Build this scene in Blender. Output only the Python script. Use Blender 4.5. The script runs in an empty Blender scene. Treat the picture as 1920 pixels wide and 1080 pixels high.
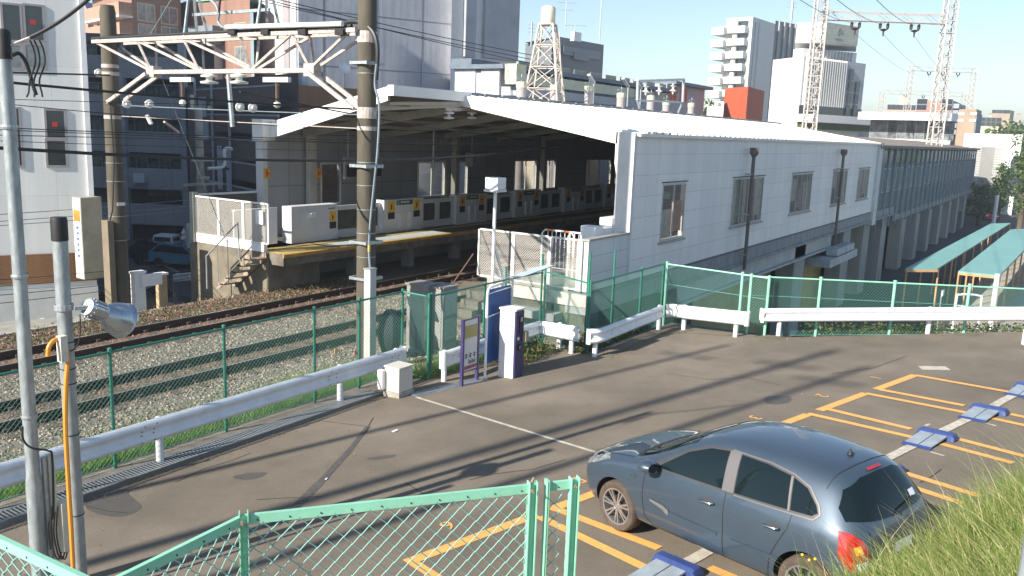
import bpy, bmesh, math, random
from mathutils import Vector, Matrix
from mathutils.bvhtree import BVHTree
random.seed(7)
S = bpy.context.scene
COL = S.collection
R = math.radians
# ---------------------------------------------------------------- camera, sky, sun, exposure
CAMH = 5.2
FPX = 1600.0
PI_, RO, YA = R(10.4), R(-2.1), R(33.0)
_f = Vector((math.cos(YA)*math.cos(PI_), math.sin(YA)*math.cos(PI_), -math.sin(PI_)))
_r = Vector((math.sin(YA), -math.cos(YA), 0))
_d = _f.cross(_r)
CR, CD = _r*math.cos(RO)+_d*math.sin(RO), -_r*math.sin(RO)+_d*math.cos(RO)
cam_d = bpy.data.cameras.new('camera'); cam = bpy.data.objects.new('camera', cam_d); COL.objects.link(cam)
cam_d.sensor_width = 36; cam_d.lens = 36*FPX/1920; cam_d.clip_start = .05; cam_d.clip_end = 6000
cam.matrix_world = Matrix(((CR.x, -CD.x, -_f.x, 0), (CR.y, -CD.y, -_f.y, 0), (CR.z, -CD.z, -_f.z, CAMH), (0, 0, 0, 1)))
S.camera = cam
S.render.resolution_x, S.render.resolution_y = 1024, 576
SUN_EL = R(30); SAZ = math.atan2(.31, -1)          # direction towards the sun in plan
sd = Vector((math.cos(SAZ)*math.cos(SUN_EL), math.sin(SAZ)*math.cos(SUN_EL), math.sin(SUN_EL)))
W = bpy.data.worlds.new('World'); S.world = W; W.use_nodes = True
nt = W.node_tree; bg = nt.nodes['Background']
sky = nt.nodes.new('ShaderNodeTexSky'); sky.sky_type = 'NISHITA'; sky.sun_disc = False
sky.sun_elevation = SUN_EL; sky.sun_rotation = math.atan2(sd.x, sd.y)
sky.altitude = 50; sky.air_density = 1.0; sky.dust_density = .25; sky.ozone_density = 1.6
nt.links.new(sky.outputs[0], bg.inputs[0]); bg.inputs[1].default_value = .084
sl = bpy.data.lights.new('sun', 'SUN'); so = bpy.data.objects.new('sun', sl); COL.objects.link(so)
sl.energy = 4.8; sl.angle = R(.6); sl.color = (1, .93, .82)
so.rotation_euler = sd.to_track_quat('Z', 'Y').to_euler(); so.location = (-20, 20, 40)
S.view_settings.view_transform = 'Standard'; S.view_settings.look = 'None'
S.view_settings.exposure = 1.08; S.view_settings.gamma = 1
S.render.engine = 'CYCLES'
# ---------------------------------------------------------------- rays through the photograph -> world points
O3 = Vector((0, 0, CAMH))
def ray(px, py): return CR*((px-960)/FPX)+CD*((py-540)/FPX)+_f
def onY(px, py, Y): d = ray(px, py); return O3+d*(Y/d.y)
def onX(px, py, X): d = ray(px, py); return O3+d*(X/d.x)
def onZ(px, py, Z): d = ray(px, py); return O3+d*((Z-CAMH)/d.z)
def onH(px, py, D):
    d = ray(px, py); return O3+d*(D/(d.x*math.cos(YA)+d.y*math.sin(YA)))
LA = .068
def lotz(y): return .8-LA*y
def G(px, py, dz=0.0):
    d = ray(px, py); t = (.8+dz-CAMH)/(d.z+LA*d.y); return O3+d*t
# ---------------------------------------------------------------- materials
MATS = {}
def mat(name, col, rough=.6, metal=0., var=.12, scale=2., bump=0., bscale=60., coat=0., streak=0., spec=.5, col2=None, trans=0):
    if name in MATS: return MATS[name]
    m = bpy.data.materials.new(name); m.use_nodes = True; MATS[name] = m
    n = m.node_tree.nodes; L = m.node_tree.links; b = n['Principled BSDF']
    b.inputs['Roughness'].default_value = rough; b.inputs['Metallic'].default_value = metal
    b.inputs['Coat Weight'].default_value = coat; b.inputs['Specular IOR Level'].default_value = spec
    tc = n.new('ShaderNodeTexCoord')
    c = (*col, 1)
    if var > 0 or col2:
        nz = n.new('ShaderNodeTexNoise'); nz.inputs['Scale'].default_value = scale; nz.inputs['Detail'].default_value = 8
        nz.inputs['Roughness'].default_value = .65
        if streak:
            mp = n.new('ShaderNodeMapping'); mp.inputs['Scale'].default_value = (1, 1, streak)
            L.new(tc.outputs['Object'], mp.inputs[0]); L.new(mp.outputs[0], nz.inputs[0])
        else: L.new(tc.outputs['Object'], nz.inputs[0])
        rp = n.new('ShaderNodeValToRGB'); rp.color_ramp.elements[0].position = .3; rp.color_ramp.elements[1].position = .7
        c2 = col2 or tuple(x*(1-2*var) for x in col)
        rp.color_ramp.elements[0].color = (*c2, 1); rp.color_ramp.elements[1].color = (*(col if col2 else tuple(min(1, x*(1+var)) for x in col)), 1)
        L.new(nz.outputs[0], rp.inputs[0]); L.new(rp.outputs[0], b.inputs['Base Color'])
        mr = n.new('ShaderNodeMapRange'); mr.inputs['To Min'].default_value = max(0.02, rough-.12); mr.inputs['To Max'].default_value = min(1, rough+.12)
        L.new(nz.outputs[0], mr.inputs[0]); L.new(mr.outputs[0], b.inputs['Roughness'])
    else: b.inputs['Base Color'].default_value = c
    if bump:
        n2 = n.new('ShaderNodeTexNoise'); n2.inputs['Scale'].default_value = bscale; n2.inputs['Detail'].default_value = 4
        L.new(tc.outputs['Object'], n2.inputs[0])
        bp = n.new('ShaderNodeBump'); bp.inputs['Strength'].default_value = bump; bp.inputs['Distance'].default_value = .02
        L.new(n2.outputs[0], bp.inputs['Height']); L.new(bp.outputs[0], b.inputs['Normal'])
    return m
def panelmat(name, col, w, h, joint=.012, jcol=None, rough=.5, axis='x', var=.06, off=0.):
    """flat cladding: panels w by h with thin joints, laid on object coordinates"""
    m = mat(name, col, rough, var=var, scale=1.6, bump=0, streak=.13)
    n = m.node_tree.nodes; L = m.node_tree.links; b = n['Principled BSDF']
    src = b.inputs['Base Color'].links[0].from_socket
    tc = n.new('ShaderNodeTexCoord'); sp = n.new('ShaderNodeSeparateXYZ'); L.new(tc.outputs['Object'], sp.inputs[0])
    cb = n.new('ShaderNodeCombineXYZ'); L.new(sp.outputs['XYZ'.index(axis.upper())], cb.inputs[0]); L.new(sp.outputs[2], cb.inputs[1])
    br = n.new('ShaderNodeTexBrick'); br.offset = off; br.inputs['Scale'].default_value = 1
    br.inputs['Mortar Size'].default_value = joint; br.inputs['Brick Width'].default_value = w; br.inputs['Row Height'].default_value = h
    br.inputs['Color1'].default_value = (1, 1, 1, 1); br.inputs['Color2'].default_value = (.93, .93, .93, 1)
    j = jcol or .55; br.inputs['Mortar'].default_value = (j, j, j, 1); br.inputs['Mortar Smooth'].default_value = 0
    L.new(cb.outputs[0], br.inputs[0])
    mx = n.new('ShaderNodeMix'); mx.data_type = 'RGBA'; mx.blend_type = 'MULTIPLY'; mx.inputs[0].default_value = 1
    L.new(src, mx.inputs[6]); L.new(br.outputs[0], mx.inputs[7]); L.new(mx.outputs[2], b.inputs['Base Color'])
    return m
def glassmat(name, tint=.75, gloss=.35, col=(.8, .9, .95)):
    m = bpy.data.materials.new(name); m.use_nodes = True; MATS[name] = m
    n = m.node_tree.nodes; L = m.node_tree.links; n.clear()
    o = n.new('ShaderNodeOutputMaterial'); t = n.new('ShaderNodeBsdfTransparent'); g = n.new('ShaderNodeBsdfGlossy')
    t.inputs[0].default_value = (*(c*tint for c in col), 1); g.inputs['Roughness'].default_value = .04
    fr = n.new('ShaderNodeFresnel'); fr.inputs[0].default_value = 1.5
    ma = n.new('ShaderNodeMath'); ma.operation = 'MULTIPLY_ADD'; ma.inputs[1].default_value = .55; ma.inputs[2].default_value = gloss*.1; ma.use_clamp = True
    mx = n.new('ShaderNodeMixShader'); L.new(fr.outputs[0], ma.inputs[0]); L.new(ma.outputs[0], mx.inputs[0])
    L.new(t.outputs[0], mx.inputs[1]); L.new(g.outputs[0], mx.inputs[2]); L.new(mx.outputs[0], o.inputs[0])
    return m
# ---------------------------------------------------------------- mesh builder
class MB:
    def __init__(s): s.v = []; s.f = []; s.mi = []; s.cur = 0
    def add(s, vs, fs):
        b = len(s.v); s.v += [tuple(v) for v in vs]; s.f += [tuple(b+i for i in f) for f in fs]; s.mi += [s.cur]*len(fs); return s
    def quad(s, *p): return s.add(p, [tuple(range(len(p)))])
    def box(s, a, b):
        x0, y0, z0 = a; x1, y1, z1 = b
        if x0 > x1: x0, x1 = x1, x0
        if y0 > y1: y0, y1 = y1, y0
        if z0 > z1: z0, z1 = z1, z0
        return s.add([(x0, y0, z0), (x1, y0, z0), (x1, y1, z0), (x0, y1, z0), (x0, y0, z1), (x1, y0, z1), (x1, y1, z1), (x0, y1, z1)],
                     [(3, 2, 1, 0), (4, 5, 6, 7), (0, 1, 5, 4), (1, 2, 6, 5), (2, 3, 7, 6), (3, 0, 4, 7)])
    def bar(s, p, q, w, h=None, up=(0, 0, 1)):
        p, q = Vector(p), Vector(q); h = h or w; d = (q-p)
        if d.length < 1e-6: return s
        d.normalize(); u = Vector(up)
        if abs(d.dot(u)) > .98: u = Vector((1, 0, 0))
        a = d.cross(u).normalized(); c = a.cross(d).normalized(); a *= w/2; c *= h/2
        vs = [p-a-c, p+a-c, p+a+c, p-a+c, q-a-c, q+a-c, q+a+c, q-a+c]
        return s.add(vs, [(3, 2, 1, 0), (4, 5, 6, 7), (0, 1, 5, 4), (1, 2, 6, 5), (2, 3, 7, 6), (3, 0, 4, 7)])
    def tube(s, pts, r, n=10, cap=True, r2=None):
        pts = [Vector(p) for p in pts]; N = len(pts); vs = []; fs = []
        d0 = (pts[1]-pts[0]).normalized(); u = Vector((0, 0, 1)) if abs(d0.z) < .95 else Vector((1, 0, 0))
        for i, p in enumerate(pts):
            d = (pts[min(i+1, N-1)]-pts[max(i-1, 0)]).normalized()
            a = d.cross(u)
            if a.length < 1e-5: a = d.cross(Vector((0, 1, 0)))
            a.normalize(); c = a.cross(d).normalized(); u = c
            rr = r if isinstance(r, (int, float)) else r[i]
            if r2 is not None: rr = r+(r2-r)*i/(N-1)
            for k in range(n):
                t = 2*math.pi*k/n; vs.append(p+a*(rr*math.cos(t))+c*(rr*math.sin(t)))
        for i in range(N-1):
            for k in range(n):
                k2 = (k+1) % n; fs.append((i*n+k, i*n+k2, (i+1)*n+k2, (i+1)*n+k))
        if cap: fs += [tuple(range(n))[::-1], tuple((N-1)*n+k for k in range(n))]
        return s.add(vs, fs)
    def cyl(s, p, r, h, n=16, r2=None): return s.tube([p, (p[0], p[1], p[2]+h)], r, n, True, r2)
    def lathe(s, prof, o=(0, 0, 0), ax=(0, 0, 1), n=20):
        """prof: list of (radius, height) along axis"""
        ax = Vector(ax).normalized(); u = Vector((1, 0, 0)) if abs(ax.x) < .9 else Vector((0, 1, 0))
        a = ax.cross(u).normalized(); c = ax.cross(a); o = Vector(o); vs = []; fs = []
        for r, h in prof:
            for k in range(n):
                t = 2*math.pi*k/n; vs.append(o+ax*h+a*(r*math.cos(t))+c*(r*math.sin(t)))
        for i in range(len(prof)-1):
            for k in range(n):
                k2 = (k+1) % n; fs.append((i*n+k, i*n+k2, (i+1)*n+k2, (i+1)*n+k))
        return s.add(vs, fs)
    def prism(s, poly, z0, z1):
        """poly: plan points; z0,z1 numbers or functions of (x,y)"""
        n = len(poly)
        ar = sum(poly[i][0]*poly[(i+1) % n][1]-poly[(i+1) % n][0]*poly[i][1] for i in range(n))
        if ar < 0: poly = poly[::-1]
        g0 = z0 if callable(z0) else (lambda x, y: z0); g1 = z1 if callable(z1) else (lambda x, y: z1)
        vs = [(p[0], p[1], g0(p[0], p[1])) for p in poly]+[(p[0], p[1], g1(p[0], p[1])) for p in poly]
        return s.add(vs, [tuple(range(n))[::-1], tuple(range(n, 2*n))]+[(i, (i+1) % n, n+(i+1) % n, n+i) for i in range(n)])
    def extr(s, poly, vec):
        """extrude a 3D polygon along vec"""
        n = len(poly); v = Vector(vec); vs = [Vector(p) for p in poly]+[Vector(p)+v for p in poly]
        return s.add(vs, [tuple(range(n))[::-1], tuple(range(n, 2*n))]+[(i, (i+1) % n, n+(i+1) % n, n+i) for i in range(n)])
    def build(s, name, m, parent=None, smooth=False, local=False, sharp=None):
        vs = s.v
        if parent is not None and not local:
            inv = WM[parent.name].inverted(); vs = [inv @ Vector(v) for v in vs]
        me = bpy.data.meshes.new(name); me.from_pydata([tuple(v) for v in vs], [], s.f)
        for mm in (m if isinstance(m, (list, tuple)) else [m]): me.materials.append(mm)
        if isinstance(m, (list, tuple)): me.polygons.foreach_set('material_index', s.mi)
        if smooth:
            me.polygons.foreach_set('use_smooth', [True]*len(me.polygons))
            me.set_sharp_from_angle(angle=R(sharp or 40))
        me.update(); o = bpy.data.objects.new(name, me); COL.objects.link(o)
        if parent is not None:
            o.parent = parent; WM[o.name] = WM[parent.name]
        else: WM[o.name] = Matrix()
        return o
WM = {}
def tag(o, label=None, cat=None, group=None, kind=None):
    if label: o['label'] = label
    if cat: o['category'] = cat
    if group: o['group'] = group
    if kind: o['kind'] = kind
    return o
def thing(name, loc, label, cat, group=None, rz=0, mtx=None):
    o = bpy.data.objects.new(name, None); COL.objects.link(o); o.empty_display_size = .2
    M = mtx if mtx is not None else Matrix.Translation(Vector(loc)) @ Matrix.Rotation(rz, 4, 'Z')
    o.matrix_world = M; WM[o.name] = M
    return tag(o, label, cat, group)
def struct(mb, name, m, **k): return tag(mb.build(name, m, **k), kind='structure')
def single(mb, name, m, label, cat, group=None, **k):
    """one-mesh thing; origin moved to its base centre"""
    vs = [Vector(v) for v in mb.v]; n = len(vs)
    c = sum(vs, Vector())/n; c.z = min(v.z for v in vs)
    mb.v = [tuple(v-c) for v in vs]; o = mb.build(name, m, **k); o.location = c
    return tag(o, label, cat, group)
def move(o, loc, rz=0):
    M = Matrix.Translation(Vector(loc)) @ Matrix.Rotation(rz, 4, 'Z'); o.matrix_world = M; WM[o.name] = M
def dup(root, loc, rz=0, label=None, mtx=None):
    r = root.copy(); COL.objects.link(r)
    M = mtx if mtx is not None else Matrix.Translation(Vector(loc)) @ Matrix.Rotation(rz, 4, 'Z')
    r.matrix_world = M; WM[r.name] = M
    if label: r['label'] = label
    for ch in list(root.children):
        c = ch.copy(); COL.objects.link(c); c.parent = r
        for g in list(ch.children):
            d = g.copy(); COL.objects.link(d); d.parent = c
    return r
def text_verts(txt, size):
    cu = bpy.data.curves.new('tmp', 'FONT'); cu.body = txt; cu.size = size; cu.align_x = 'CENTER'; cu.align_y = 'CENTER'
    o = bpy.data.objects.new('tmp', cu); COL.objects.link(o); bpy.context.view_layer.update()
    me = o.evaluated_get(bpy.context.evaluated_depsgraph_get()).to_mesh()
    vs = [tuple(v.co) for v in me.vertices]; fs = [tuple(p.vertices) for p in me.polygons]
    o.to_mesh_clear(); bpy.data.objects.remove(o); bpy.data.curves.remove(cu); return vs, fs
# common materials
M_WHITE = mat('white_paint', (.78, .79, .80), .45, var=.05, scale=3)
M_STEEL = mat('galvanised_steel', (.42, .45, .47), .45, metal=.55, var=.12, scale=12)
M_DARK = mat('dark_void', (.02, .02, .022), .8, var=.2)
M_BLACK = mat('black_rubber', (.015, .015, .016), .6, var=0)
M_CONC = mat('concrete', (.36, .34, .30), .9, var=.22, scale=2.5, bump=.3, bscale=30, streak=.5)
M_CONCG = mat('grey_concrete', (.30, .31, .31), .9, var=.15, scale=2, bump=.2, streak=.4)
M_RUST = mat('rusty_steel', (.16, .09, .06), .85, var=.2, scale=8, bump=.2)
M_GREENP = mat('dark_green_paint', (.035, .20, .14), .45, var=.1, scale=6)
M_MINT = mat('mint_green_paint', (.27, .60, .43), .42, var=.06, scale=5, bump=.05)
M_WGREEN = mat('green_coated_wire', (.12, .30, .24), .45, var=0)
M_WMINT = mat('pale_green_wire', (.25, .46, .40), .4, var=0)
# ================================================================ THE SETTING
M_GROUND = mat('street_asphalt', (.07, .072, .075), .85, var=.2, scale=.15, bump=.1)
struct(MB().quad((-900, -1300, -4), (1500, -1300, -4), (1500, 1300, -4), (-900, 1300, -4)), 'ground', M_GROUND)
# far hills on the right horizon
def hills():
    mb = MB(); n = 60; vs = []; fs = []
    for i in range(n+1):
        a = R(-25+75*i/n); h = 14+6*math.sin(i*.5)+4*math.sin(i*1.3)+random.uniform(-1, 1)
        if i < 24: h += 8
        for r_, z in ((650, -6), (700, h*.5), (760, h*.9), (830, h), (1000, -5)):
            vs.append((r_*math.cos(a), r_*math.sin(a), z))
    for i in range(n):
        for k in range(4): fs.append((i*5+k, (i+1)*5+k, (i+1)*5+k+1, i*5+k+1))
    mb.add(vs, fs); struct(mb, 'hills', mat('hill_woods', (.16, .17, .12), .95, var=.35, scale=.05), smooth=True)
hills()
def grass_mb(spots, hmin, hmax, w=.008, segs=3, lean=.5, bend=.6, dirs=None):
    mb = MB()
    for (x, y, z) in spots:
        h = random.uniform(hmin, hmax); a = random.uniform(0, 6.283); t = random.uniform(0, 6.283) if dirs is None else dirs+random.gauss(0, 1.1)
        ln = random.uniform(.1, lean); wx, wy = math.cos(a)*w, math.sin(a)*w; vs = []
        for k in range(segs+1):
            q = k/segs; off = h*ln*(q**1.0)*.6+h*bend*ln*q*q; zz = z+h*q*(1-.35*ln*q)
            ww = 1-q*.92; vs += [(x+math.cos(t)*off-wx*ww, y+math.sin(t)*off-wy*ww, zz), (x+math.cos(t)*off+wx*ww, y+math.sin(t)*off+wy*ww, zz)]
        mb.cur = random.choice((0, 0, 0, 1, 1, 2))
        mb.add(vs, [(2*k, 2*k+1, 2*k+3, 2*k+2) for k in range(segs)])
    return mb
def leafmat(name, col, tr=.35, var=.25):
    m = mat(name, col, .55, var=var, scale=4); n = m.node_tree.nodes; L = m.node_tree.links
    b = n['Principled BSDF']; t = n.new('ShaderNodeBsdfTranslucent'); t.inputs[0].default_value = (col[0]*1.3, col[1]*1.3, col[2]*.7, 1)
    mx = n.new('ShaderNodeMixShader'); mx.inputs[0].default_value = tr
    L.new(b.outputs[0], mx.inputs[1]); L.new(t.outputs[0], mx.inputs[2]); L.new(mx.outputs[0], n['Material Output'].inputs[0]); return m
GRASSM = [leafmat('grass_green', (.11, .24, .04)), leafmat('grass_bright', (.19, .36, .06)), leafmat('grass_dry', (.32, .28, .13))]
def leaves_mb(pts, size, flat=0.):
    mb = MB()
    for p in pts:
        s = random.uniform(.6, 1.3)*size; n = Vector((random.gauss(0, 1), random.gauss(0, 1), random.gauss(0, 1)+flat)).normalized()
        a = n.orthogonal().normalized(); a.rotate(Matrix.Rotation(random.uniform(0, 6.28), 3, n)); c = n.cross(a); p = Vector(p)
        mb.cur = random.randrange(3)
        mb.add([p-a*s, p-c*s*.5+n*s*.1, p+a*s, p+c*s*.5+n*s*.1], [(0, 1, 2, 3)])
    return mb
# ---- car park surface
asp = mat('car_park_asphalt', (.205, .172, .134), .88, var=.10, scale=1.1, bump=.35, bscale=220, spec=.3)
def asphalt_extra():
    n = asp.node_tree.nodes; L = asp.node_tree.links; b = n['Principled BSDF']; src = b.inputs['Base Color'].links[0].from_socket
    tc = n.new('ShaderNodeTexCoord'); v = n.new('ShaderNodeTexNoise'); v.inputs['Scale'].default_value = 130; v.inputs['Detail'].default_value = 3
    L.new(tc.outputs['Object'], v.inputs[0]); mr = n.new('ShaderNodeMapRange'); mr.inputs[1].default_value = .3; mr.inputs[2].default_value = .7; mr.inputs[3].default_value = .68; mr.inputs[4].default_value = 1.28
    L.new(v.outputs[0], mr.inputs[0]); mx = n.new('ShaderNodeMix'); mx.data_type = 'RGBA'; mx.blend_type = 'MULTIPLY'; mx.inputs[0].default_value = 1
    L.new(src, mx.inputs[6]); L.new(mr.outputs[0], mx.inputs[7])
    v2 = n.new('ShaderNodeTexNoise'); v2.inputs['Scale'].default_value = .35; v2.inputs['Detail'].default_value = 5; L.new(tc.outputs['Object'], v2.inputs[0])
    m2 = n.new('ShaderNodeMapRange'); m2.inputs[1].default_value = .35; m2.inputs[2].default_value = .7; m2.inputs[3].default_value = .78; m2.inputs[4].default_value = 1.12
    L.new(v2.outputs[0], m2.inputs[0]); mx2 = n.new('ShaderNodeMix'); mx2.data_type = 'RGBA'; mx2.blend_type = 'MULTIPLY'; mx2.inputs[0].default_value = 1
    L.new(mx.outputs[2], mx2.inputs[6]); L.new(m2.outputs[0], mx2.inputs[7]); L.new(mx2.outputs[2], b.inputs['Base Color'])
asphalt_extra()
LOT = [(-8, -14), (-8, 11.0), (13.35, 11.0), (13.4, 10.75), (17.6, 10.5), (17.3, 8.95), (21.6, 8.75), (21.05, 5.5), (24.5, .4), (28, -6), (28, -14)]
lot = MB().prism(LOT, lambda x, y: lotz(y)-.35, lambda x, y: lotz(y)); struct(lot, 'car_park', asp)
# fill below the car park, a battered retaining wall down to the street
struct(MB().prism([(18, 9.6), (18, 8.9), (21.75, 8.72), (21.2, 5.45), (24.65, .35), (28.2, -6), (28.2, -14), (-8, -14), (-8, 11.2), (13.6, 11.2), (17.6, 10.6)], -4.2, lambda x, y: lotz(y)-.36), 'embankment', M_CONCG)
# concrete edging and ballast bed
struct(MB().prism([(-8, 11.0), (13.3, 11.0), (13.3, 11.62), (-8, 11.62)], -.3, .035), 'kerb', mat('edge_concrete', (.27, .24, .20), .9, var=.2, scale=3, bump=.4))
balm = mat('ballast_stone', (.22, .185, .145), .95, var=.35, scale=28, bump=1.0, bscale=26)
def rusty(m):
    n = m.node_tree.nodes; L = m.node_tree.links; b = n['Principled BSDF']; src = b.inputs['Base Color'].links[0].from_socket
    g = n.new('ShaderNodeNewGeometry'); sp = n.new('ShaderNodeSeparateXYZ'); L.new(g.outputs['Position'], sp.inputs[0]); prev = None
    for y0 in (15.03, 18.43):
        a = n.new('ShaderNodeMath'); a.operation = 'SUBTRACT'; a.inputs[1].default_value = y0; L.new(sp.outputs[1], a.inputs[0])
        c = n.new('ShaderNodeMath'); c.operation = 'ABSOLUTE'; L.new(a.outputs[0], c.inputs[0])
        r_ = n.new('ShaderNodeMapRange'); r_.inputs[1].default_value = .62; r_.inputs[2].default_value = 1.05; r_.inputs[3].default_value = .8; r_.inputs[4].default_value = 0; L.new(c.outputs[0], r_.inputs[0])
        if prev:
            mm = n.new('ShaderNodeMath'); mm.operation = 'MAXIMUM'; L.new(prev, mm.inputs[0]); L.new(r_.outputs[0], mm.inputs[1]); prev = mm.outputs[0]
        else: prev = r_.outputs[0]
    mx = n.new('ShaderNodeMix'); mx.data_type = 'RGBA'; L.new(prev, mx.inputs[0]); L.new(src, mx.inputs[6]); mx.inputs[7].default_value = (.17, .105, .07, 1)
    L.new(mx.outputs[2], b.inputs['Base Color'])
rusty(balm)
struct(MB().prism([(-15, 11.62), (18.5, 11.62), (18.5, 10.6), (22, 10.6), (22, 12.2), (140, 12.2), (140, 24.4), (20.6, 24.4), (20.6, 21.2), (-15, 21.2)], -4.1, -.075), 'track_bed', balm)
struct(MB().box((-15, 21.2, -4.1), (15.1, 34, -.95)), 'lower_ground', mat('yard_concrete', (.3, .29, .26), .9, var=.2))
def stones():
    mb = MB(); n = 0
    def st(x, y, z, s):
        a = random.uniform(0, 6.28); k = random.uniform(.6, 1.0); h = random.uniform(.5, .9)*s; c, d = math.cos(a)*s, math.sin(a)*s
        b = len(mb.v); j = lambda: random.uniform(-.25, .25)*s
        mb.v += [(x+c+j(), y+d+j(), z+j()), (x-d*k+j(), y+c*k+j(), z+j()), (x-c+j(), y-d+j(), z+j()), (x+d*k+j(), y-c*k+j(), z+j()), (x+j(), y+j(), z+h)]
        mi = random.choice((0, 0, 1, 2)); mb.f += [(b, b+1, b+4), (b+1, b+2, b+4), (b+2, b+3, b+4), (b+3, b, b+4)]; mb.mi += [mi]*4
    while n < 42000:
        x = random.uniform(3, 22); y = 11.65+9.5*random.random()**1.25
        if x < 3+(y-11.6)*.42: continue
        if min(abs(y-q) for q in (14.5, 15.57, 17.9, 18.97)) < .09: continue
        st(x, y, -.085+random.uniform(0, .025), random.uniform(.018, .042)); n += 1
    ms = [mat('ballast_stone_%s' % k, c, .9, var=.2, scale=9) for k, c in (('light', (.40, .335, .265)), ('mid', (.27, .22, .17)), ('dark', (.155, .125, .095)))]
    for m in ms: rusty(m)
    tag(mb.build('ballast', ms), 'grey crushed stone ballast around the rails', 'gravel', kind='stuff')
stones()
# rails
M_RAIL = mat('rail_side', (.075, .045, .03), .8, var=.2, scale=20); M_RTOP = mat('rail_top', (.45, .44, .43), .3, metal=.8, var=.1)
for k, (yc, w1, w2) in enumerate(((15.035, 'nearer', 'beside the green fence'), (18.435, 'farther', 'beside the platform with screen gates'))):
    t = thing('railway_track', (10, yc, -.07), '%s railway track on rusty ballast %s' % (w1, w2), 'railway track')
    for s_ in (-1, 1):
        y = yc+s_*.535; m = MB()
        m.box((-15, y-.062, -.06), (135, y+.062, -.035)); m.box((-15, y-.012, -.04), (135, y+.012, .07)); m.box((-15, y-.034, .065), (135, y+.034, .104))
        rl = m.build('rail', M_RAIL, t)
        MB().box((-15, y-.026, .104), (135, y+.026, .1065)).build('rail_top', M_RTOP, rl)
    m = MB(); x = -15
    while x < 60:
        m.box((x, yc-1.0, -.15), (x+.22, yc+1.0, -.058)); x += .62
        for s_ in (-1, 1):
            for q in (-.1, .1): m.box((x+.05, yc+s_*.535+q-.03, -.06), (x+.15, yc+s_*.535+q+.03, .0))
    tag(m.build('sleepers', mat('sleeper', (.11, .08, .06), .9, var=.25, scale=12, bump=.4), t), kind='stuff')
# ---- paint on the car park
M_OR = mat('orange_paint', (.85, .42, .09), .6, var=.12, scale=9, col2=(.60, .32, .11)); M_PALE = mat('pale_paint', (.50, .46, .38), .8, var=.2, scale=9)
def stripe(mb, a, b, w, dz=.006):
    A, B = G(*a), G(*b); d = (B-A); d.z = 0; d.normalize(); n = Vector((-d.y, d.x, 0))*(w/2)
    pts = []
    for p in (A-n, B-n, B+n, A+n): pts.append((p.x, p.y, lotz(p.y)+dz))
    return mb.quad(*pts)
def fr(x): return (x, 703-.369*(x-1717))
STALLS = [(1716, 1643, [(1716, 704, 1940, 744)], [(1650, 731, 1808, 761), (1885, 775, 1975, 794)]),
          (1623, 1536, [(1623, 738, 1820, 776), (1856, 784, 1975, 810)], [(1550, 767, 1708, 805), (1790, 822, 1940, 861)]),
          (1515, 1408, [(1515, 776, 1722, 823), (1765, 833, 1900, 869)], [(1420, 812, 1560, 850), (1672, 880, 1840, 932)]),
          (1390, 1240, [(1390, 824, 1560, 870), (1676, 903, 1805, 945)], [(1250, 873, 1420, 930)]),
          (1215, 1031, [(1215, 888, 1420, 960)], [(1045, 956, 1236, 1029), (1330, 1065, 1420, 1103)]),
          (1005, 762, [(1012, 970, 1215, 1068)], [(775, 1056, 900, 1135)])]
for k, (xa, xb, far, near) in enumerate(STALLS):
    m = MB(); stripe(m, fr(xa), fr(xb), .165)
    for q in far+near: stripe(m, q[:2], q[2:], .13, .009)
    struct(m, 'stall_marking', M_OR)
UD, VD = Vector((.324, .945, 0)), Vector((.959, -.283, 0))
for ch, (px, py) in (('1', (1640, 708)), ('2', (1540, 742)), ('3', (1415, 783)), ('5', (1085, 900)), ('6', (838, 985))):
    vs, fs = text_verts(ch, .34); c = G(px, py); m = MB()
    m.add([(c.x-VD.x*x*-1*-1-UD.x*y, c.y-VD.y*x-UD.y*y, lotz(c.y-VD.y*x-UD.y*y)+.006) for x, y, z in vs], fs); struct(m, 'stall_number', M_OR)
m = MB()
for a, b in (((1288, 1056), (1335, 1030)), ((1640, 872), (1692, 846)), ((1765, 810), (1786, 800)), ((1860, 764), (1880, 752))): stripe(m, a, b, .16, .012)
for a, b in (((1640, 872), (1335, 1030)), ((1692, 846), (1765, 810)), ((1786, 800), (1860, 764)), ((1880, 752), (1935, 724)), ((1288, 1056), (1200, 1100))): stripe(m, a, b, .16, .012)
stripe(m, (780, 745), (1122, 850), .07)
stripe(m, (1725, 690), (1778, 691), .34)
for a, b in (((1745, 848), (1770, 855)), ((1845, 793), (1868, 799)), ((1735, 799), (1743, 795))): stripe(m, a, b, .05)
struct(m, 'cover_strip', M_PALE)
# repaired trench and damp stains
m = MB()
tr = [((690, 800), .09), ((655, 845), .11), ((600, 905), .14), ((560, 945), .13), ((515, 985), .12)]
for (a, w), (b, w2) in zip(tr, tr[1:]): stripe(m, a, b, w, .004)
struct(m, 'trench_repair', mat('new_asphalt', (.095, .088, .08), .85, var=.25, scale=14, bump=.4, bscale=200))
def stain(pts, dz=.003, name='damp_stain'):
    c = Vector((sum(p[0] for p in pts)/len(pts), sum(p[1] for p in pts)/len(pts), 0)); m = MB(); vs = []
    for i in range(len(pts)):
        a, b, c_, d = pts[i-1], pts[i], pts[(i+1) % len(pts)], pts[(i+2) % len(pts)]
        for k in range(6):
            t = k/6; f = lambda j: .5*(2*b[j]+(c_[j]-a[j])*t+(2*a[j]-5*b[j]+4*c_[j]-d[j])*t*t+(3*b[j]-a[j]-3*c_[j]+d[j])*t**3)
            vs.append(G(f(0)+random.uniform(-.5, .5), f(1)+random.uniform(-.3, .3), dz))
    m.quad(*vs); struct(m, name, mat('damp_asphalt', (.085, .078, .07), .7, var=.1, scale=3, bump=.3, bscale=200))
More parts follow.
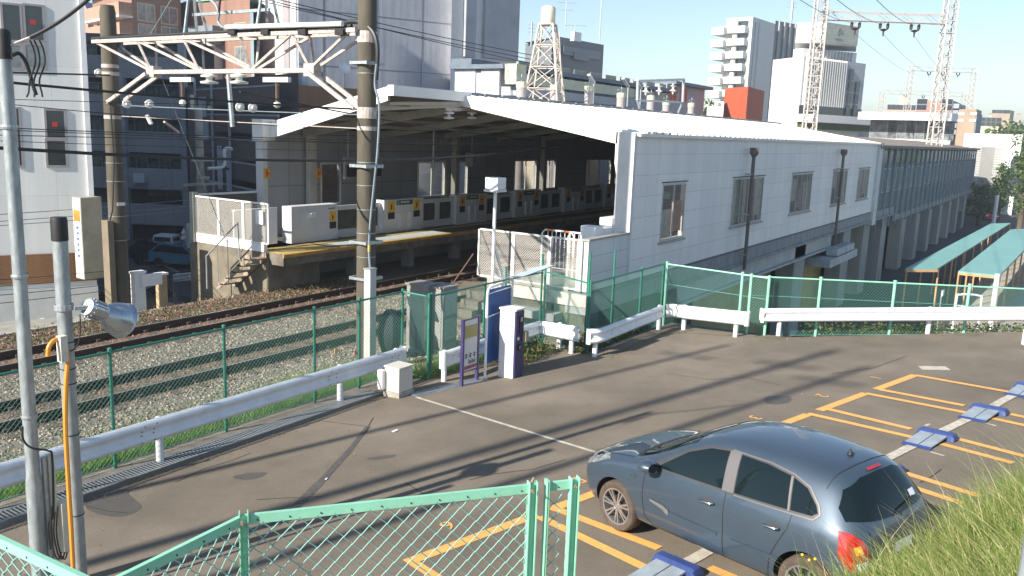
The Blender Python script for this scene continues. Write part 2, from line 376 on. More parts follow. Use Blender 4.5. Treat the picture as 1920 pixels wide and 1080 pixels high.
stain([(158, 930), (200, 918), (243, 918), (240, 926), (262, 945), (262, 955), (235, 967), (200, 967), (165, 955)])
stain([(438, 893), (465, 887), (500, 886), (490, 893), (470, 899), (445, 898)]); stain([(690, 858), (740, 852), (735, 857), (700, 862)])
stain([(1435, 745), (1480, 742), (1478, 755), (1440, 757)])


# thin cracks
m = MB()
for P_ in ([(480, 938), (520, 935), (560, 933), (600, 931)], [(160, 948), (185, 955), (205, 960), (240, 962)], [(700, 783), (690, 800), (686, 812)], [(1725, 905), (1750, 892), (1765, 880)], [(960, 800), (1000, 812), (1035, 822)], [(330, 905), (380, 880), (440, 862), (470, 850)], [(880, 900), (930, 888), (1000, 880), (1060, 862)], [(1250, 700), (1330, 712), (1400, 708), (1460, 722)], [(545, 800), (600, 790), (690, 800)], [(1560, 700), (1640, 690), (1700, 668)], [(760, 905), (800, 930), (870, 940)]):
    for a, b in zip(P_, P_[1:]): stripe(m, (a[0], a[1]+random.uniform(-1, 1)), b, .012, .005)
struct(m, 'asphalt_crack', M_DARK)
# drain grating along the car park edge
t = thing('drain_grating', G(300, 873), 'long steel drain grating sunk along the left edge of the car park', 'drain grating')
A, B = G(-160, 1024), G(705, 735); dv = (B-A); L_ = dv.length; dv.normalize(); nv = Vector((-dv.y, dv.x, 0))
m = MB(); m.bar(A+nv*.0+Vector((0, 0, -.005)), B+Vector((0, 0, -.005)), .30, .02); m.build('channel', M_DARK, t)
m = MB(); k = 0.
m.bar(A+nv*.15, B+nv*.15, .03, .03); m.bar(A-nv*.15, B-nv*.15, .03, .03)
while k < L_: m.bar(A+dv*k+nv*.14, A+dv*k-nv*.14, .02, .028); k += .055
tag(m.build('bars', M_STEEL, t), kind='stuff')
t = thing('drain_grating', G(860, 722), 'short steel drain grating between the white cabinet and the blue notice board', 'drain grating')
A, B = G(775, 742), G(905, 712); m = MB(); m.bar(A+Vector((0, 0, -.004)), B, .28, .016)
for k in range(5):
    o_ = Vector((-.03, .3, 0))*(k/4-.5)*.9; m.bar(A+o_+Vector((0, 0, .01)), B+o_+Vector((0, 0, .01)), .02, .02)
m.build('bars', M_STEEL, t)
# grass verge between the kerb and the ballast
gs = []
for i in range(19000):
    x = random.uniform(3.5, 13.3); y = 11.55+abs(random.gauss(0, .52))
    if random.random() < .45+.55*(.5+.5*math.sin(x*1.7+2)): gs.append((x, y, -.07))
for i in range(1600): gs.append((random.uniform(13.3, 17.0), random.uniform(10.6, 11.6), 0))
for i in range(1200): gs.append((random.uniform(11.4, 13.6), random.uniform(11.6, 12.8), -.07))
tag(grass_mb(gs, .14, .42, w=.006).build('verge_grass', GRASSM), 'green tufts of grass along the foot of the long fence', 'grass', kind='stuff')
# red and green weeds beyond the far track and at the guardrails
WM_ = [mat('weed_red', (.20, .06, .04), .7, var=.3, scale=9), mat('weed_brown', (.17, .115, .06), .8, var=.3, scale=9), leafmat('weed_green', (.12, .17, .05))]
pts = [(random.uniform(8, 21), random.uniform(19.35, 20.9), -.06+abs(random.gauss(0, .06))) for i in range(9000)]
tag(leaves_mb(pts, .032, .5).build('trackside_weeds', WM_), 'low red and brown weeds beyond the farther track', 'weeds', kind='stuff')
pts = []
for i in range(3800):
    x = random.uniform(15.2, 20.5); y = 8.95+abs(random.gauss(0, .22)) if x > 17 else random.uniform(9.6, 10.4)
    pts.append((x, y, lotz(y)+abs(random.gauss(0, .14))))
tag(leaves_mb(pts, .045, .5).build('guardrail_weeds', [leafmat('ivy_dark', (.06, .11, .03)), leafmat('ivy_mid', (.10, .17, .04)), WM_[1]]), 'leafy weeds growing beneath the bent white guardrails', 'weeds', kind='stuff')
pts = []
for i in range(2600):
    k = random.random()
    if k < .45: a, b = (16.9, 8.45), (20.5, 8.45)
    elif k < .75: a, b = (20.35, 8.3), (21.0, 5.6)
    else: a, b = (21.0, 5.6), (24.4, .2)
    q = random.random(); x = a[0]+(b[0]-a[0])*q-abs(random.gauss(0, .12)); y = a[1]+(b[1]-a[1])*q-abs(random.gauss(0, .18)); pts.append((x, y, lotz(y)+.012))
for i in range(900): x = random.uniform(4, 13.2); y = 10.75-abs(random.gauss(0, .2)); pts.append((x, y, lotz(y)+.012))
for i in range(700): x = random.uniform(5, 24); y = random.uniform(-1, 10); pts.append((x, y, lotz(y)+.01))
tag(leaves_mb(pts, .013, 3).build('leaf_litter', [mat('dry_leaf', (.16, .10, .05), .8), mat('dry_leaf_pale', (.28, .21, .12), .8), WM_[2]]), 'small dry leaves and grit scattered along the edges of the car park', 'leaf litter', kind='stuff')
hm = [leafmat('hedge_dark', (.07, .13, .03)), leafmat('hedge_mid', (.14, .2, .05)), leafmat('hedge_yellow', (.26, .26, .08))]
pts = []
for i in range(16000):
    t_ = random.random()**.8; A = Vector((22.1, 5.2, 0)); B = Vector((30, -6.5, 0)); p = A.lerp(B, t_); n_ = Vector((.83, .56, 0)); d_ = random.uniform(.25, .95)
    p += n_*d_; pts.append((p.x, p.y, .15+.35*t_+random.uniform(-.6, .42)*(1-abs(d_-.6))))
tag(leaves_mb(pts, .05, .6).build('low_hedge', hm), 'low yellow green hedge behind the long white guardrail on the right', 'hedge')
# ================================================================ windows (shared mesh data)
M_PANE = mat('dark_window_glass', (.03, .04, .05), .06, var=.3, scale=.7, spec=.8)
M_PANEB = mat('curtained_glass', (.22, .25, .26), .12, var=.4, scale=1.5, spec=.8)
M_CLEAR = glassmat('clear_glass', 1.0, .35, (.95, .97, .97)); M_ALU = mat('aluminium_frame', (.36, .34, .33), .4, metal=.3, var=.05)
WC = {}
def window(parent, p, ang, w, h, fm=M_ALU, pm=M_PANE, fw=.06, mull=1, sub=True, dep=.02):
    """frame + pane with its base centre at p, outward normal = local -y rotated by ang"""
    k = (w, h, fm.name, pm.name, mull, fw)
    if k not in WC:
        m = MB()
        m.box((-w/2-fw, -dep, -fw), (w/2+fw, .02, 0)); m.box((-w/2-fw, -dep, h), (w/2+fw, .02, h+fw))
        m.box((-w/2-fw, -dep, 0), (-w/2, .02, h)); m.box((w/2, -dep, 0), (w/2+fw, .02, h))
        for i in range(mull): x = -w/2+w*(i+1)/(mull+1); m.box((x-fw*.45, -dep*.8, 0), (x+fw*.45, .02, h))
        me = m.build('window', fm); g = MB().box((-w/2, -.012, 0), (w/2, -.004, h)).build('pane', pm)
        WC[k] = (me.data, g.data); bpy.data.objects.remove(me); bpy.data.objects.remove(g)
    d = WC[k]; o = bpy.data.objects.new('window', d[0]); COL.objects.link(o); o.parent = parent
    M = WM[parent.name].inverted() @ Matrix.Translation(Vector(p)) @ Matrix.Rotation(ang, 4, 'Z'); o.matrix_local = M
    g = bpy.data.objects.new('pane', d[1]); COL.objects.link(g); g.parent = o
    return o
def bx(parent, name, m, a, b): return MB().box(a, b).build(name, m, parent)
# ================================================================ STATION, nearer side
YN, YF, YR, ZE, ZR = 10.3, 24.0, 16.4, 5.27, 6.26
M_CLAD = panelmat('pale_cladding', (.88, .845, .815), 3.62, .6, .007, .62, rough=.42)
M_CLADW = mat('cladding_plain', (.62, .62, .61), .5, var=.06)
M_ROOF = mat('white_roof_sheet', (.82, .81, .78), .45, var=.05, scale=.6)
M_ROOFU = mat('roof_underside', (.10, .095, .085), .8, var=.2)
t = thing('station_hall', (38, YN, 1.1), 'white clad station hall with a shallow pitched roof over both tracks', 'station building')
def wall_with_holes(name, m, y, x0, x1, z0, z1, holes, th, parent, sgn=1):
    """wall in plane Y=y with rectangular openings (xa,xb,za,zb), sorted"""
    b = MB(); xs = x0
    for xa, xb, za, zb in holes:
        b.box((xs, y, z0), (xa, y+th*sgn, z1)); b.box((xa, y, z0), (xb, y+th*sgn, za)); b.box((xa, y, zb), (xb, y+th*sgn, z1)); xs = xb
    b.box((xs, y, z0), (x1, y+th*sgn, z1)); return b.build(name, m, parent)
NW = [(23.93, 25.72), (30.22, 33.8), (37.82, 41.2), (45.2, 48.45), (51.25, 54.25)]
wn = wall_with_holes('wall', M_CLAD, YN, 21.93, 56, 1.14, ZE, [(a, b, 2.12, 3.79) for a, b in NW], .14, t)
for i, (a, b) in enumerate(NW):
    window(t, ((a+b)/2, YN, 2.12), 0, round(b-a, 2)-.08, 1.64, pm=M_CLEAR, mull=(1 if i == 0 else 3), fw=.04, fm=mat('light_frame', (.50, .49, .47), .4, metal=.3, var=.05))
    for k, (q0, q1, zz0, zz1, cc) in enumerate((((.0, .45, 0, .55, 0), (.5, .95, .1, .7, 2), (.1, .4, .75, .9, 1)), ((.02, .3, 0, 1, 0), (.36, .46, 0, 1, 0), (.74, .98, .1, 1, 0), (.55, .7, .0, .4, 1)), ((.05, .3, .3, .9, 0), (.4, .55, .1, .6, 3), (.3, .4, 0, .25, 2), (.65, .9, .0, .8, 0)), ((.05, .35, .5, 1, 0), (.55, .98, 0, 1, 0)), ((.02, .45, 0, 1, 0), (.52, .98, .1, 1, 0)))[i]):
        bx(wn, 'bright_view_board', mat('board_%d' % cc, ((.82, .76, .62), (.12, .40, .22), (.75, .30, .12), (.6, .35, .5))[cc], .6, var=.2, scale=5), (a+(b-a)*q0, YN+.025+.01*k, 2.14+1.6*zz0), (a+(b-a)*q1, YN+.03+.01*k, 2.14+1.6*zz1))  # boards added behind the glass in place of the bright view inside
    bx(wn, 'sill', M_ALU, (a-.1, YN-.09, 2.0), (b+.1, YN+.0, 2.055)); bx(wn, 'hood', M_BLACK, (a-.08, YN-.06, 3.845), (b+.08, YN+.0, 3.87))
bx(t, 'corner_trim', M_CLADW, (21.78, YN-.012, 1.14), (21.925, YN+.5, ZE+.02))
bx(t, 'base_flashing', mat('dark_flashing', (.12, .13, .14), .6), (19.4, YN-.03, 1.07), (56, YN+.1, 1.135))
# low wall beside the end of the platform
pw = bx(t, 'low_wall', panelmat('low_cladding', (.66, .67, .67), 2.45, .48, .009, .6), (19.42, YN-.002, 1.14), (21.775, YN+.14, 2.47))
bx(pw, 'coping', mat('coping', (.34, .33, .31), .5), (19.38, YN-.04, 2.473), (21.775, YN+.2, 2.53))
bx(t, 'end_post', mat('warm_cladding', (.62, .60, .55), .6), (19.36, YN+.145, 1.142), (19.5, YN+.3, 2.46))
# concrete edge beam and its brackets
bm = MB(); bm.box((19.4, YN-.02, .52), (64, YN+.6, 1.065)); bm.box((24, YN-.12, .5), (63.9, YN-.022, .62)); bm.build('edge_beam', M_CONCG, t)
g = MB(); g.box((26, YN+.15, -.15), (47, YN+.5, .5)); g.box((26, YN+.02, -.25), (47, YN+.55, -.16)); g.build('girder', mat('girder_paint', (.44, .47, .46), .6, var=.15), t)
# roof
def roof_z(y): return ZR-(ZR-ZE)*(YR-y)/(YR-YN+.15) if y < YR else ZR-(ZR-5.1)*(y-YR)/(24.3-YR)
m = MB(); z0 = roof_z(YN-.15)
m.extr([(21.86, YN-.15, z0), (21.86, YR, ZR), (21.86, YR, ZR-.09), (21.86, YN-.15, z0-.09)], (34.2, 0, 0))
r1 = m.build('roof', M_ROOF, t)
m = MB(); x = 22.1
while x < 56: m.bar((x, YN-.17, z0+.02), (x, YR, ZR+.02), .035, .05); x += .5
tag(m.build('standing_seams', M_ROOF, r1), kind='stuff')
x = 22.2; MSG = mat('snow_guard', (.5, .47, .38), .6); q = MB().box((x, YN-.2, z0+.0), (x+.09, YN-.13, z0+.06)).build('snow_guard', MSG, r1); q0 = q
while x < 55:
    x += .52; q = q0.copy(); COL.objects.link(q); q.parent = r1; q.location.x = x-22.2
m = MB(); x = 22.0
while x < 56: m.box((x, YR-.18, ZR+.015), (x+.9, YR+.12, ZR+.1)); x += 1.0
m.build('ridge_cap', mat('ridge_grey', (.20, .21, .24), .6), r1)
m = MB(); m.extr([(21.84, 10.85, roof_z(10.85)-.02), (21.84, YR, ZR-.02), (21.84, YR, ZR-.33), (21.84, 10.85, roof_z(10.85)-.42)], (.06, 0, 0))
m.extr([(21.84, 10.3, 5.25), (21.84, 10.9, 5.30), (21.84, 10.9, 4.42), (21.84, 10.3, 4.42)], (.06, 0, 0))
m.extr([(21.84, 10.44, 4.42), (21.84, 10.9, 4.42), (21.84, 10.44, 2.53)], (.05, 0, 0)); m.build('gable_fascia', M_ROOF, t)
# farther roof half, its front edge runs diagonally
def xf(y): return 18.55+(y-YR)*(21.0-18.55)/(24.3-YR)
m = MB(); ey = 24.35
pl = [(xf(YR), YR), (56, YR), (56, ey), (xf(ey), ey)]
m.prism(pl, lambda x, y: roof_z(y)-.12, lambda x, y: roof_z(y)+.02); r2 = m.build('roof', M_ROOF, t)
m = MB()
for (ya, yb) in ((YR, ey),):
    a, b = Vector((xf(ya)-.05, ya, 0)), Vector((xf(yb)-.05, yb, 0))
    m.quad((a.x, a.y, roof_z(ya)+.05), (b.x, b.y, roof_z(yb)+.05), (b.x, b.y, roof_z(yb)-.52), (a.x, a.y, roof_z(ya)-.34))
    m.quad((a.x+.1, a.y, roof_z(ya)+.05), (b.x+.1, b.y, roof_z(yb)+.05), (b.x+.1, b.y, roof_z(yb)-.52), (a.x+.1, a.y, roof_z(ya)-.34))
    m.quad((a.x, a.y, roof_z(ya)+.05), (b.x, b.y, roof_z(yb)+.05), (b.x+.1, b.y, roof_z(yb)+.05), (a.x+.1, a.y, roof_z(ya)+.05))
m.build('gable_fascia', M_ROOF, r2)
MB().box((xf(YR)-.05, YR-.22, ZR-.2), (22.2, YR+.0, ZR+.09)).build('ridge_fascia', M_ROOF, r2)
MB().box((20.44, 23.85, 4.55), (21.0, 24.4, 5.3)).build('gutter_box', M_ROOF, r2)
# underside and beams
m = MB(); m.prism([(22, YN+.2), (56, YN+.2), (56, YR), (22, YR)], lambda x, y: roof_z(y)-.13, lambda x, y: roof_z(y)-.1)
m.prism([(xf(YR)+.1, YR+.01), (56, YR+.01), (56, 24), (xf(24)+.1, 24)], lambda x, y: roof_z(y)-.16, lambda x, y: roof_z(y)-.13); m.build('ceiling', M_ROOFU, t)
BEAM = mat('roof_beam', (.42, .40, .35), .6, var=.1)
for x in [22.4+4.2*i for i in range(9)]:
    m = MB(); m.bar((x, YN+.1, roof_z(YN+.1)-.3), (x, YR, ZR-.3), .16, .26); m.bar((x, YR, ZR-.3), (x, 23.9, roof_z(23.9)-.3), .16, .26)
    m.build('rafter', BEAM, t)
m = MB()
for y in (12, 13.6, 15.2, 17.6, 19.2, 20.8, 22.4): m.bar((xf(max(y, YR)) + (3.4 if y < YR else .15), y, roof_z(y)-.2), (56, y, roof_z(y)-.2), .09, .12)
m.build('purlins', BEAM, t)
m = MB(); m.bar((19.9, YR+2.2, 5.75), (22.0, YR+.1, 6.0), .14, .22); m.bar((19.2, YR+1.6, 5.86), (22, YR, 6.0), .07, .1); m.build('gable_brace', M_ROOF, t)
# farther wall
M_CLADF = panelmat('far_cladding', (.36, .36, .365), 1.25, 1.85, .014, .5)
FW = [(23.35, 24.35), (29.1, 31.0), (31.9, 32.75), (36.8, 38.9), (39.6, 40.9), (44.5, 47.6), (48.6, 49.6), (53, 55)]
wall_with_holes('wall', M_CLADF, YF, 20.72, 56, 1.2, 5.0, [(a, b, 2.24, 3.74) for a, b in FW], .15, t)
for a, b in FW: window(t, ((a+b)/2, YF, 2.24), 0, round(b-a, 2)-.06, 1.46, fm=mat('pale_frame', (.80, .77, .70), .5), pm=M_CLEAR, mull=(1 if b-a > 1.2 else 0), fw=.075)
bx(t, 'corner_trim', M_CLADW, (20.5, YF-.06, 1.9), (20.715, YF+.3, 5.0))
for x in (22.6, 31.45, 39.2, 48.1): bx(t, 'column', mat('station_column', (.45, .43, .38), .6, var=.1), (x-.14, YF-.4, 1.2), (x+.14, YF-.12, 5.0))
for (px, py) in ((501, 325), (598, 325)):
    p = onY(px, py, YF-.42); q = bx(t, 'alarm_plate', mat('alarm_orange', (.75, .36, .03), .5), (p.x-.13, p.y, p.z-.17), (p.x+.13, p.y+.02, p.z+.17))
    m = MB(); m.box((p.x-.05, p.y-.008, p.z-.12), (p.x+.0, p.y-.004, p.z+.12)); m.box((p.x-.02, p.y-.009, p.z-.03), (p.x+.09, p.y-.005, p.z+.03)); m.build('mark', mat('alarm_red', (.6, .05, .02), .5), q)
# older part of the station
X0, X1 = 56.0, 117.0
t = thing('old_station', (86, YN, 1.1), 'older grey blue station part with rows of windows, beyond the white hall', 'station building')
M_OLD = panelmat('old_cladding', (.12, .155, .18), 1.3, .5, .03, .6, var=.4)
bx(t, 'end_pilaster', M_CLADW, (56.02, YN-.15, .3), (57.0, YN+.3, ZE+.05))
holes = []; x = 59.0
while x < 114: holes.append((x, x+2.6, 2.2, 3.7)); x += 4.6
wall_with_holes('wall', M_OLD, YN+.05, 57.0, X1, .4, 5.0, holes, .14, t)
for a, b, c, d in holes: window(t, ((a+b)/2, YN+.05, 2.2), 0, 2.5, 1.46, pm=M_PANEB, mull=2, fw=.06, fm=mat('old_frame', (.42, .45, .45), .5))
m = MB(); x = 57.6
while x < X1: m.box((x, YN-.08, -.2), (x+.14, YN+.05, 5.05)); x += 2.3
m.build('mullions', mat('old_mullion', (.24, .30, .34), .5), t)
x = 58.
while x < X1-2: bx(t, 'louvre', M_PANE, (x-.9, YN-.0, 3.95), (x+3.5, YN+.04, 4.85)); x += 4.6
m = MB(); m.prism([(56.1, YN-.2), (X1, YN-.2), (X1, 16.4), (56.1, 16.4)], lambda x, y: 5.12+(y-YN)*.10, lambda x, y: 5.2+(y-YN)*.10)
m.prism([(56.1, 16.41), (X1, 16.41), (X1, 24.4), (56.1, 24.4)], lambda x, y: 5.7-(y-16.4)*.07, lambda x, y: 5.8-(y-16.4)*.07)
m.box((56.1, YN-.25, 5.0), (X1, YN-.16, 5.17)); m.build('roof', mat('brown_roof', (.24, .20, .165), .8, var=.15, scale=.4), t)
bx(t, 'far_wall', M_CLADF, (56.1, YF, .6), (X1, YF+.15, 5.2)); bx(t, 'end_wall', M_DARK, (X1-.2, YN+.3, .6), (X1, YF, 5.0))
bx(t, 'floor_beam', M_CONCG, (64.0, YN+.0, .0), (X1, YN+.6, .4))
# viaduct below
t = thing('viaduct', (60, 11, -4), 'grey concrete viaduct piers beneath the station with ochre walls between them', 'viaduct')
M_OCH = mat('ochre_wall', (.42, .32, .12), .8, var=.2, scale=.6); M_PIER = mat('pier_concrete', (.36, .37, .35), .9, var=.15, scale=1, streak=.3)
xs = [41.0, 50.8, 56.2, 62.0, 70.0, 77, 84, 91, 98, 105, 112]
for x in xs: bx(t, 'pier', M_PIER, (x-.9, YN+.15, -4), (x+.9, YN+1.0, .5 if x < 64 else .0))
for a, b, c in zip(xs, xs[1:], 'oodogddgdd'): bx(t, 'infill_wall', {'o': M_OCH, 'd': M_DARK, 'g': M_PIER}[c], (a+.9, YN+1.2, -4), (b-.9, YN+1.4, .5 if a < 64 else 0))
bx(t, 'infill_wall', M_OCH, (30, YN+1.2, -4), (40.1, YN+1.4, -.2)); bx(t, 'infill_wall', M_DARK, (20, YN+1.1, -4), (30, YN+1.3, .5))
m = MB(); m.box((44, YN-.6, -.95), (50.2, YN+1, -.55)); m.box((45.5, YN-.55, -.5), (49.5, YN-.0, -.15)); m.build('canopy', mat('canopy_grey', (.42, .47, .48), .6, var=.15), t)
bx(t, 'deck', M_CONCG, (19, YN+.7, .3), (117, 13.5, .5))
# ---- rain pipes on the long wall
for i, (px, ya, yb, w) in enumerate(((1415, 277, 505, 'nearer'), (1583, 280, 455, 'farther'))):
    a = onY(px, ya, YN-.25); b = onY(1396 if i == 0 else 1568, yb, YN-.25); t = thing('drain_pipe', (a.x, YN-.25, b.z), '%s of two brown rain pipes with a square hopper standing before the long white wall' % w, 'drain pipe')
    MP = mat('brown_pipe', (.14, .12, .10), .5, var=.1); MB().tube([(a.x, a.y, b.z), (a.x, a.y, a.z-.2)], .07).build('pipe', MP, t)
    m = MB(); m.lathe([(.0, -.3), (.08, -.24), (.17, -.1), (.17, .1), (0, .1)], (a.x, a.y, a.z-.1), n=4); m.build('hopper', MP, t)
    for z in (a.z-1, a.z-2.5, a.z-4): bx(t, 'bracket', M_STEEL, (a.x-.1, a.y-.02, z), (a.x+.1, YN, z+.05))
# ---- platforms
struct(MB().box((19.55, YN+.62, .5), (117, 13.55, 1.13)), 'platform', M_CONC)
m = MB(); m.box((17.95, 20.1, .84), (117, 24.2, 1.2)); struct(m, 'platform', mat('platform_edge', (.17, .15, .12), .9, var=.3, scale=3, bump=.3))
m = MB(); x = 19
while x < 117: m.box((x, 21.0, -4), (x+.3, 21.4, .84)); x += 3
m.box((19, 22.4, -4), (117, 22.6, .84)); struct(m, 'platform_base', M_CONCG)
# end block of the farther platform with its cut away foot
m = MB(); fx = 17.9
prof = [(20.75, -.1), (20.75, 1.2), (24.2, 1.2), (24.6, 1.1), (24.6, -.9), (23.0, -1.7), (22.4, -1.7)]
m.extr([(fx, y, z) for y, z in prof], (2.2, 0, 0)); struct(m, 'platform_end', mat('stained_concrete', (.25, .21, .145), .95, var=.3, scale=1.6, bump=.4, bscale=20, col2=(.11, .10, .085)))
struct(MB().cyl((18.6, 24.0, -4), .25, 2.8), 'platform_end_post', M_CONCG)
bxw = MB().box((fx-.02, 20.9, 1.205), (fx+.12, 24.25, 1.45)); struct(bxw, 'platform_end_curb', M_WHITE)
# platform markings
M_YEL = mat('yellow_tile', (.60, .42, .12), .7, var=.15, scale=10); M_BLUG = mat('bluegrey_tile', (.42, .47, .46), .7, var=.15, scale=5)
m = MB(); m.box((18, 20.12, 1.202), (117, 20.24, 1.208)); m.box((18, 21.2, 1.202), (117, 21.5, 1.209)); m.box((18, 20.3, 1.202), (20.2, 21.1, 1.206)); struct(m, 'tactile_line', M_YEL)
struct(MB().box((20.8, 20.3, 1.202), (26.5, 21.1, 1.206)), 'platform_patch', M_BLUG)
m = MB(); m.box((17.94, 20.06, 1.1), (117, 20.1, 1.2)); struct(m, 'platform_nosing', mat('nosing', (.5, .27, .05), .7, var=.2))
# ---- perforated screens on both platform ends
M_SCR = mat('pale_mesh', (.66, .63, .58), .6, var=.05); M_SFR = mat('screen_frame', (.74, .72, .68), .5, var=.04)
def mesh_panel(x, y0, y1, z0, z1, pitch=.05, w=.0105):
    """expanded mesh in plane X=x"""
    m = MB(); L_, H = abs(y1-y0), z1-z0; ya = min(y0, y1)
    for sgn in (1, -1):
        c = -H if sgn > 0 else 0
        e = L_ if sgn > 0 else L_+H
        while c < e:
            # s = c + sgn*z  -> clip
            zA, zB = 0, H; sA, sB = c+sgn*zA, c+sgn*zB
            lo, hi = 0., H
            if sgn > 0: lo = max(0, -c); hi = min(H, L_-c)
            else: lo = max(0, c-L_); hi = min(H, c)
            if hi > lo+.005:
                a = (c+sgn*lo, lo); b = (c+sgn*hi, hi); k = w*.7
                m.add([(x, ya+a[0]-k, z0+a[1]), (x, ya+a[0]+k, z0+a[1]), (x, ya+b[0]+k, z0+b[1]), (x, ya+b[0]-k, z0+b[1])], [(0, 1, 2, 3)])
            c += pitch*1.4
    return m
def screen(x, ys, z0, z1, label, lbl):
    t = thing('mesh_screen', (x, (ys[0]+ys[-1])/2, z0), label, 'screen')
    for a, b in zip(ys, ys[1:]):
        m = MB()
        for z in (z0, z1): m.bar((x, a, z), (x, b, z), .05, .05)
        for y in (a+.03, b-.03): m.bar((x, y, z0), (x, y, z1), .05, .05)
        f = m.build('frame', M_SFR, t); tag(mesh_panel(x+.01, a+.05, b-.05, z0+.03, z1-.03).build('mesh', M_SCR, f), kind='stuff')
    return t
screen(fx, [24.2, 23.05, 21.85, 20.72], 1.48, 2.72, 'white framed mesh screen closing the end of the farther platform', '')
t = thing('corner_post', (fx, 24.35, 1.2), 'grey green square post at the outer corner of the farther platform end', 'post')
bx(t, 'post', mat('post_greygreen', (.33, .34, .29), .7), (fx-.1, 24.22, 1.2), (fx+.1, 24.42, 2.85))
t = thing('parapet', (19.4, 24.3, 1.2), 'low dark parapet running from the corner post back to the farther wall', 'parapet')
bx(t, 'panel', mat('parapet_dark', (.10, .095, .09), .8, var=.2), (fx+.1, 24.28, 1.2), (20.7, 24.4, 2.72)); bx(t, 'rail', M_SFR, (fx+.1, 24.24, 2.725), (20.7, 24.42, 2.78))
screen(19.58, [13.85, 12.72, 11.6], 1.14, 2.46, 'two white framed mesh panels on the near platform end beside the track', '')
screen(19.58, [11.5, 10.5], 1.14, 2.46, 'single white mesh panel on the near platform end beside the clad wall', '')
# white board and lock on the far screen
t = thing('notice_plate', (fx-.06, 21.0, 2.2), 'small white plate on the mesh screen of the farther platform', 'plate'); bx(t, 'plate', M_WHITE, (fx-.07, 20.86, 2.08), (fx-.05, 21.2, 2.5))
# concrete block under the near platform end
m = MB(); m.box((19.45, YN+.02, -.2), (20.2, 13.3, 1.05)); struct(m, 'platform_end', mat('stained_base', (.15, .135, .10), .95, var=.3, scale=2.2, bump=.5, bscale=14, col2=(.055, .05, .038)))
struct(MB().box((19.37, YN-.035, .73), (19.44, 13.35, 1.06)), 'platform_end_band', mat('pale_band', (.56, .53, .47), .85, var=.2, scale=3))
# ================================================================ FENCES
def onLine(px, py, a, b):
    """ray meets the vertical plane through plan points a, b"""
    d = ray(px, py); n = Vector((-(b[1]-a[1]), b[0]-a[0], 0)); t = (Vector((a[0], a[1], 0))-O3).dot(n)/d.dot(n); return O3+d*t
def chain(a, b, z0, z1, pitch=.075, r=.0035, z0b=None, z1b=None):
    m = MB(); a = Vector((a[0], a[1], 0)); b = Vector((b[0], b[1], 0)); L_ = (b-a).length; dv = (b-a)/L_; z0b = z0 if z0b is None else z0b; z1b = z1 if z1b is None else z1b
    lo0, lo1 = z0, z0b
    zb = min(z0, z0b); H = max(z1, z1b)-zb
    def P(s_, z): return a+dv*s_+Vector((0, 0, zb+z))
    def top(s_): return z1+(z1b-z1)*s_/L_-zb
    def bot(s_): return z0+(z0b-z0)*s_/L_-zb
    for sg in (1, -1):
        c = -H if sg > 0 else 0; e = L_ if sg > 0 else L_+H
        while c < e:
            lo, hi = 0., H
            if sg > 0: lo = max(lo, -c); hi = min(hi, L_-c)
            else: lo = max(lo, c-L_); hi = min(hi, c)
            for _ in range(2):
                if hi > lo:
                    hi = min(hi, top(c+sg*hi)); lo = max(lo, bot(c+sg*lo))
            if hi > lo+.02: m.bar(P(c+sg*lo, lo), P(c+sg*hi, hi), r*2, r*2)
            c += pitch
    return m
def fence(label, pts, ztop, zbot, mids=(), name='chain_link_fence', pm=M_GREENP, wm=M_WGREEN, pr_=.027, tall={}, pitch=.082, r=.0021, group=None):
    """pts plan points (one post each); ztop const; zbot(x,y)"""
    x0, y0 = pts[0]; t = thing(name, (x0, y0, zbot(x0, y0)), label, 'fence', group)
    for i, (x, y) in enumerate(pts):
        h = tall.get(i, ztop+.03); m = MB(); m.tube([(x, y, zbot(x, y)-.1), (x, y, h)], pr_, 8); m.lathe([(pr_*1.2, 0), (pr_*1.2, .03), (0, .045)], (x, y, h), n=8); m.build('post', pm, t)
    for i in range(len(pts)-1):
        (xa, ya), (xb, yb) = pts[i], pts[i+1]; m = MB()
        MB().tube([(xa, ya, ztop), (xb, yb, ztop)], .021, 8).build('top_rail', pm, t)
        for z in mids: MB().tube([(xa, ya, z), (xb, yb, z)], .008, 5).build('middle_rail', wm, t)
        m.tube([(xa, ya, zbot(xa, ya)+.06), (xb, yb, zbot(xb, yb)+.06)], .008, 5); m.build('tension_wire', wm, t)
        tag(chain((xa, ya), (xb, yb), zbot(xa, ya)+.06, ztop-.01, pitch, r, zbot(xb, yb)+.06, ztop-.01).build('mesh', wm, t), kind='stuff')
    return t
zf = lambda x, y: .03
fence('long green chain link fence running beside the tracks behind the left guardrail', [(-3.1, 11.45), (-1.1, 11.45), (.9, 11.45), (2.9, 11.45), (4.9, 11.45), (6.92, 11.45), (8.93, 11.45), (10.95, 11.45), (12.15, 11.45), (13.45, 11.45), (13.42, 10.72)], 1.82, zf)
fence('green chain link fence behind the blue boards and the payment machine', [(13.5, 10.72), (15.4, 10.72), (16.2, 10.7), (17.75, 10.66)], 1.82, lambda x, y: lotz(y), tall={3: 2.25, 2: 2.1})
fence('short green fence in front of the stained end of the near platform', [(17.8, 10.6), (17.12, 9.02)], 1.84, lambda x, y: lotz(y)-.1, tall={1: 2.5})
fence('green chain link fence running along the foot of the white clad wall', [(17.14, 8.98), (18.3, 8.98), (19.9, 8.98), (21.3, 8.98)], 1.84, lambda x, y: lotz(y)-.1, mids=(1.55,), tall={1: 2.45})
zt = lambda x, y: lotz(y)-.12
A5, B5 = (21.33, 8.9), (21.02, 5.9)
fence('green chain link fence in front of the ochre wall under the station', [A5, (21.1, 6.75), (21.04, 6.05)], 1.84, zt, mids=(1.3,), pm=M_MINT, pr_=.036)
A6, B6 = (21.5, 5.75), (25.6, -1.5)
